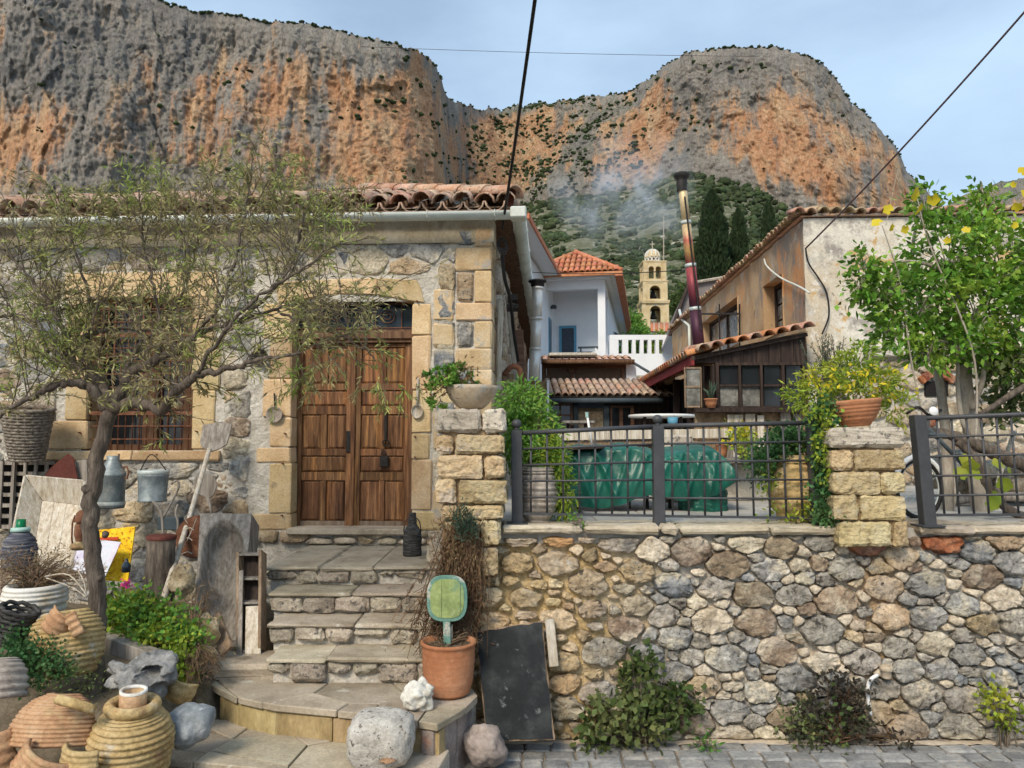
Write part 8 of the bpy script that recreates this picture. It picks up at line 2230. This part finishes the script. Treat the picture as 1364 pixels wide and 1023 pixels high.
m = MB(); m.grid(rows); tarp = m.build('tarpaulin', MAT['tarp'], ta, smooth=True)
m = MB()
for f in np.linspace(0, 1, 14):
    px = lerp(880, 972, f)
rows = []
for j in range(21):
    row = []
    for i in range(31):
        a = math.pi + math.pi * i / 30; c = P(936, 660, 6.2); r_ = .17 + .012 * math.sin(i * 1.9 + j * .3); z = lerp(TZ + .012, c.z + .05, j / 20); row.append((c.x + r_ * math.cos(a) * 1.1, c.y + r_ * math.sin(a) + .01 * noise.noise(Vector((i * .5, j * .4, 0))), z))
    rows.append(row)
m.grid(rows); m.build('tarp_skirt', MAT['tarp'], ta, smooth=True)
for (x, y0) in ((838, 655), (862, 655), (892, 660), (905, 655), (770, 668), (955, 655)):
    a = P(x, y0, 6.35); m = MB(); m.tube([a, Vector((a.x, 6.35, TZ))], .014, 7); m.build('leg', MAT['blackiron'], ta)
a = P(815, 600, 6.5); m = MB(); m.cbox((a.x - .1, 6.45, P(800, 595, 6.4).z - .18), (1.0, .5, .03), .008); m.build('table_top', MAT['brownwood'], ta)
o = MB(); a = P(787, 597, 6.1); o.cbox(a + Vector((-.08, 0, -.004)), (.36, .22, .018), .006, .002, roty(R(-3))); tag(o.build('tray_board', MAT['darkwood']), 'thin dark board lying on the green tarpaulin', 'board')
bm_ = thing('broom', 'thin white handled squeegee standing on the dark board', 'broom', P(789, 596, 6.1))
m = MB(); m.tube([P(789, 596, 6.1), P(782, 553, 6.1)], .010, 7); m.build('handle', MAT['plastic_w'], bm_, smooth=True); m = MB(); m.box(P(790, 597, 6.1), (.13, .03, .016)); m.build('head', MAT['slate'], bm_); m = MB(); m.tube([P(782, 556, 6.1), P(781.5, 549, 6.1)], .013, 7); m.build('grip', MAT['mint'], bm_)
def table(px, py, Y, rpx, label, round_=True, mat='plastic_w'):
    c = P(px, py, Y); t = thing('garden_table', label, 'table', (c.x, Y, TZ)); s_ = Y / 1000
    m = MB()
    if round_: m.lathe([(0, 0), (rpx * s_, 0), (rpx * s_ * 1.015, .012), (rpx * s_, .03), (0, .032)], 36, c); m.build('top', MAT[mat], t, smooth=False)
    else: m.cbox(c, (rpx * 2 * s_, .6, .03), .006); m.build('top', MAT[mat], t)
    for a in (.6, 2.2, 3.8, 5.4):
        m = MB(); m.tube([c + Vector((rpx * s_ * .75 * math.cos(a), (rpx * s_ * .75 if round_ else .25) * math.sin(a), 0)), Vector((c.x + rpx * s_ * .85 * math.cos(a), c.y + (rpx * s_ * .85 if round_ else .27) * math.sin(a), TZ))], .016, 7); m.build('leg', MAT['darkwood'], t)
    return t
table(881, 556, 8.6, 43, 'round white garden table seen edge-on in front of the veranda')
table(768, 563, 8.6, 21, 'small grey garden table in front of the outbuilding door', False, 'greywood')
o = MB(); c = P(896, 553, 8.5); o.lathe([(0, 0), (.05, 0), (.055, .09), (.045, .09), (.04, .02), (0, .02)], 16, P(896, 567, 7.9)); tag(o.build('blue_tub', MAT['blue'], smooth=True), 'small blue tub below the round white table', 'tub')
# long bench with planks, stone block, pots behind the tarp
lbn = thing('plank_bench', 'long low plank bench behind the green tarpaulin', 'bench', P(820, 620, 7.6))
bar(P(740, 581, 7.6), P(978, 577, 7.6), .09, .3, 'seat_plank', 'palewood', lbn); bar(P(745, 592, 7.5), P(975, 588, 7.5), .05, .04, 'rail', 'brownwood', lbn)
for x in (752, 830, 900, 968): bar(P(x, 583, 7.6), Vector((P(x, 583, 7.6).x, 7.6, TZ)), .07, .2, 'leg', 'greywood', lbn)
o = MB(); a = P(899, 590, 7.1); o.cbox(a, (.3, .25, .15), .025, .012); ob_ = o.build('stone_block', MAT['pcap']); tag(ob_, 'pale rough stone block behind the tarpaulin and the centre fence post', 'block')
o = MB(); a = P(899, 600, 7.1); o.cbox((a.x, 7.1, (a.z + TZ) / 2 - .02), (.36, .26, a.z - TZ - .04), .01, .004); tag(o.build('wooden_stand', MAT['brownwood']), 'rough wooden stand carrying the pale stone block', 'stand')
def small_pot(px, pyt, pyb, Y, rt, label, mat='terracotta', bowl=False):
    b = P(px, pyb, Y); s_ = Y / 1000; h = P(px, pyt, Y).z - b.z; t = thing('flower_pot', label, 'pot', b)
    m = MB(); m.lathe([(0, 0), (rt * .6 * s_, 0), (rt * (.85 if bowl else .78) * s_, h * .5), (rt * .92 * s_, h * .85), (rt * s_, h * .87), (rt * s_, h), (rt * .85 * s_, h), (rt * .8 * s_, h * .85), (0, h * .8)], 24, b); m.build('pot', MAT[mat], t, smooth=True)
    return t
small_pot(962, 590, 612, 7.1, 9, 'plain terracotta pot on the low shelf right of the tarpaulin'); small_pot(988, 590, 606, 6.9, 13, 'shallow brown pot with yellow flowers near the veranda boards', 's_brown', True)
sh_ = thing('low_shelf', 'rough grey shelf carrying pots right of the green tarpaulin', 'shelf', P(985, 670, 7.1))
bar(P(940, 614, 7.1), P(1030, 611, 7.1), .05, .4, 'shelf_board', 'greywood', sh_)
m = MB(); a = P(985, 640, 7.2); m.cbox((a.x, 7.25, (P(985, 616, 7.1).z + TZ) / 2), (.62, .2, P(985, 616, 7.1).z - TZ - .01), .02, .01); m.build('base', MAT['mortar_h'], sh_)
yp = thing('yellow_flowers', 'yellow flowering plant in the shallow brown pot', 'plant', P(988, 592, 6.9)); leaf_patch('leaves', [vb(988, 582, 6.9, 13, 10), vb(994, 600, 6.8, 9, 7)], 420, .05, .024, MAT['l_lime'], yp, 401, clump=5); leaf_patch('petals', [vb(988, 578, 6.85, 11, 8)], 60, .05, .03, MAT['l_yellow'], yp, 405, clump=3)
al_p = small_pot(947, 531, 543.6, 9.6, 9, 'round terracotta pot with aloe on the veranda ledge', 'terracotta', True)
al = thing('aloe', 'spiky green aloe in the pot on the veranda ledge', 'plant', P(947, 533, 9.6)); mm = MB(); r_ = random.Random(4)
for k in range(12):
    a = k * 2.4; b = P(947, 533, 9.6); t = b + Vector((.09 * math.cos(a) * r_.uniform(.5, 1.3), .06 * math.sin(a), r_.uniform(.12, .27))); mm.tube([b, b.lerp(t, .5) + Vector((0, 0, .03)), t], [.02, .014, .002], 5)
mm.build('leaves', MAT['l_rose'], al, smooth=True)
# rubbish on the shed side: iron stove dark shapes under the veranda
cr_ = thing('bicycle', 'old bicycle with white mudguard half hidden behind the leaning fence post', 'bicycle', P(1225, 690, 5.55))
c = P(1224, 650, 5.55); c.z = TZ + .225
m = MB(); m.tube([c + Vector((.19 * math.cos(a), .05 * math.cos(a), .21 * math.sin(a))) for a in np.linspace(0, 2 * math.pi, 41)], .018, 8, cap=False); wl = m.build('wheel', MAT['blackiron'], cr_, smooth=True)
m = MB(); m.tube([c + Vector((.17 * math.cos(a), .045 * math.cos(a), .19 * math.sin(a))) for a in np.linspace(0, 2 * math.pi, 41)], .006, 6, cap=False); m.build('rim', MAT['zincp'], wl, smooth=True)
for k in range(14):
    a = k * math.pi / 7; m = MB(); m.tube([c, c + Vector((.17 * math.cos(a), .045 * math.cos(a), .19 * math.sin(a)))], .0015, 3); m.build('spoke', MAT['zincp'], wl)
m = MB(); m.tube([c + Vector((.21 * math.cos(a), .055 * math.cos(a) - .005, .235 * math.sin(a))) for a in np.linspace(.5, 2.9, 16)], .02, 6); m.build('mudguard', MAT['plastic_w'], cr_, smooth=True)
m = MB(); m.tube([c, c + Vector((.06, 0, .3)), c + Vector((.09, 0, .52))], .014, 7); m.build('fork', MAT['iron'], cr_, smooth=True)
m = MB(); m.tube(spline([c + Vector((-.08, -.02, .55)), c + Vector((.02, 0, .60)), c + Vector((.10, .0, .54)), c + Vector((.2, .02, .58))], 12), .011, 7); m.build('handlebar', MAT['blackiron'], cr_, smooth=True)
m = MB(); q = P(1243, 548, 5.5); m.lathe([(0, 0), (.03, 0), (.035, .008), (.03, .014), (0, .016)], 16, q, rotx(R(80))); m.build('mirror', MAT['plastic_w'], cr_, smooth=True)
m = MB(); m.tube([c + Vector((.08, 0, .45)), c + Vector((.5, .2, .12))], .016, 7); m.tube([c + Vector((.08, 0, .4)), c + Vector((.55, .2, .38))], .014, 7); m.build('frame', MAT['slate'], cr_, smooth=True)
# clutter under the vine behind the right-hand fence
for i, (a, b, r_, lab) in enumerate([((1250, 645, 6.9), (1370, 622, 6.6), .05, 'thick grey log lying across the stone heap behind the right-hand fence'), ((1262, 668, 6.6), (1380, 662, 6.5), .04, 'thin grey log at the bottom of the heap behind the right-hand fence'), ((1266, 690, 6.3), (1275, 610, 6.5), .03, 'short pale post standing beside the leafy tree stems'), ((1330, 640, 6.4), (1352, 575, 6.5), .018, 'thin yellowish cane leaning by the grape vine')]):
    m = MB(); m.tube(spline([PP(a), (PP(a) + PP(b)) / 2 + Vector((0, 0, .02)), PP(b)], 10), [r_ * (1 + .1 * math.sin(k * 2.)) for k in range(10)], 9); tag(m.build('log' if i < 2 else 'post', MAT['greywood' if i < 2 else 'palewood'], smooth=True), lab, 'log' if i < 2 else 'post')
hp_ = thing('stone_heap', 'heap of rubble stones and bricks behind the right-hand fence', 'rubble', P(1310, 690, 6.8)); r2 = random.Random(6)
for k in range(34):
    x = r2.uniform(1240, 1400); z = r2.random(); Yk = r2.uniform(6.6, 7.3)
    c = P(x, 640, Yk); c.z = TZ + .07 + z * .36
    rock('stone', c, (r2.uniform(.07, .16), r2.uniform(.07, .12), r2.uniform(.05, .1)), MAT[r2.choice(['s_tan', 's_brown', 's_grey', 's_pit', 's_brown'])], hp_, seed=k, sub=2, rough=.3, flat=.3)
# poles and boards leaning in the passage beside the house
for i, (a, b, w, mt, lab) in enumerate([((664, 520, 7.3), (667, 402, 7.4), .05, 'palewood', 'pale pole leaning at the corner of the stone house'), ((688, 515, 8.2), (676, 395, 8.3), .05, 'palebark', 'crooked grey pole leaning in the passage beside the house'), ((694, 520, 8.6), (690, 440, 8.7), .12, 'redwood', 'reddish board standing in the passage beside the stovepipe'), ((675, 525, 7.7), (674, 498, 7.7), .16, 'brownwood', 'short brown board behind the climbing shrub')]):
    o = bar(PP(a), PP(b), w, .04, 'leaning_board' if i > 1 else 'leaning_pole', mt, None, .006); tag(o, lab, 'pole' if i < 2 else 'board')
m = MB(); m.tube(spline([PP(t) for t in ((671, 500, 7.6), (682, 488, 7.6), (692, 492, 7.6), (694, 505, 7.6))], 14), .028, 8); tag(m.build('bent_pipe', MAT['rust'], smooth=True), 'bent rusty pipe sticking out of the house side wall', 'pipe')
cl_ = thing('cable_coil', 'black coil of cable hung under the gutter at the house corner', 'cable', P(669, 330, 7.0))
for k in range(3):
    m = MB(); c = P(668 + k, 325 + k * 3, 6.95); m.tube([c + Vector((.04 * math.cos(a), .02 * math.sin(a), .07 * math.sin(a))) for a in np.linspace(0, 2 * math.pi, 25)], .006, 5, cap=False); m.build('loop', MAT['cable'], cl_, smooth=True)
m = MB(); m.tube(spline([PP(t) for t in ((668, 330, 6.97), (672, 370, 7.1), (680, 400, 7.3), (684, 440, 7.6), (690, 480, 8))], 20), .018, 6); m.build('bundle', MAT['cable'], cl_, smooth=True)
m = MB(); q = P(683, 398, 7.5); m.box(q, (.1, .2, .06)); m.box(q + Vector((0, .02, -.09)), (.12, .22, .04)); m.build('bracket', MAT['blackiron'], cl_)

# ------------------------------------------------------------------ overhead lines
def line(name, a, b, sag, r_, mat, label, n=24):
    a, b = Vector(a), Vector(b); pts = [a.lerp(b, k / n) - Vector((0, 0, sag * 4 * (k / n) * (1 - k / n))) for k in range(n + 1)]
    m = MB(); m.tube(pts, r_, 6); tag(m.build(name, MAT[mat], smooth=True), label, 'cable')
line('power_cable', P(669, 305, 6.95), P(718, -40, 4.2), .03, .0125, 'cable', 'thick black cable rising steeply from the stone house corner')
line('phone_wire', P(1074, 330, 9.9), P(1420, -48, 6.5), .06, .012, 'wire', 'brown wire running up to the right from the plaster house')
line('far_cable', P(480, 62, 160), P(1010, 75, 160), .4, .05, 'wire', 'faint distant cable strung across the gap between the cliffs')
line('span_wire', P(700, 362, 26), P(938, 357, 22), .12, .014, 'cable', 'thin black wire spanning in front of the bell tower')
line('clothes_wire', P(1180, 300, 9.6), P(1196, 225, 9.6), 0, .004, 'palebark', 'thin pale stalk rising over the plaster house roof')

# ------------------------------------------------------------------ smoke drifting from the tall chimney
sm = bpy.data.materials.new('wood smoke'); sm.use_nodes = True
nt = sm.node_tree; N = nt.nodes; L = nt.links
for n_ in list(N):
    if n_.type == 'BSDF_PRINCIPLED': N.remove(n_)
pv = N.new('ShaderNodeVolumePrincipled'); pv.inputs['Color'].default_value = (.80, .89, .98, 1); pv.inputs['Anisotropy'].default_value = .2
tc = N.new('ShaderNodeTexCoord')
nz = N.new('ShaderNodeTexNoise'); nz.inputs['Scale'].default_value = 2.4; nz.inputs['Detail'].default_value = 4; nz.inputs['Roughness'].default_value = .55; nz.inputs['Distortion'].default_value = .6
mp = N.new('ShaderNodeMapping'); mp.inputs['Scale'].default_value = (1, 1, .8); L.new(tc.outputs['Object'], mp.inputs[0]); L.new(mp.outputs[0], nz.inputs['Vector'])
gr = N.new('ShaderNodeTexGradient'); gr.gradient_type = 'SPHERICAL'
SMC = P(836, 258, 10.6); SMR = Vector((1.25, .75, 1.0))
m2 = N.new('ShaderNodeMapping'); m2.inputs['Location'].default_value = [-SMC[i] / SMR[i] for i in range(3)]; m2.inputs['Scale'].default_value = [1 / SMR[i] for i in range(3)]
L.new(tc.outputs['Object'], m2.inputs[0]); L.new(m2.outputs[0], gr.inputs[0])
mr = N.new('ShaderNodeMapRange'); mr.inputs[1].default_value = .46; mr.inputs[2].default_value = .72; L.new(nz.outputs['Fac'], mr.inputs[0])
mu = N.new('ShaderNodeMath'); mu.operation = 'MULTIPLY'; L.new(mr.outputs[0], mu.inputs[0]); L.new(gr.outputs['Fac'], mu.inputs[1])
m3 = N.new('ShaderNodeMath'); m3.operation = 'MULTIPLY'; m3.inputs[1].default_value = 3.6; L.new(mu.outputs[0], m3.inputs[0]); L.new(m3.outputs[0], pv.inputs['Density'])
L.new(pv.outputs[0], N['Material Output'].inputs['Volume'])
o = rock('smoke', SMC, SMR * 1.0, sm, rough=0., sub=3); o['kind'] = 'stuff'; tag(o, 'thin blue white smoke drifting from the tall chimney pipe', 'smoke', kind='stuff')
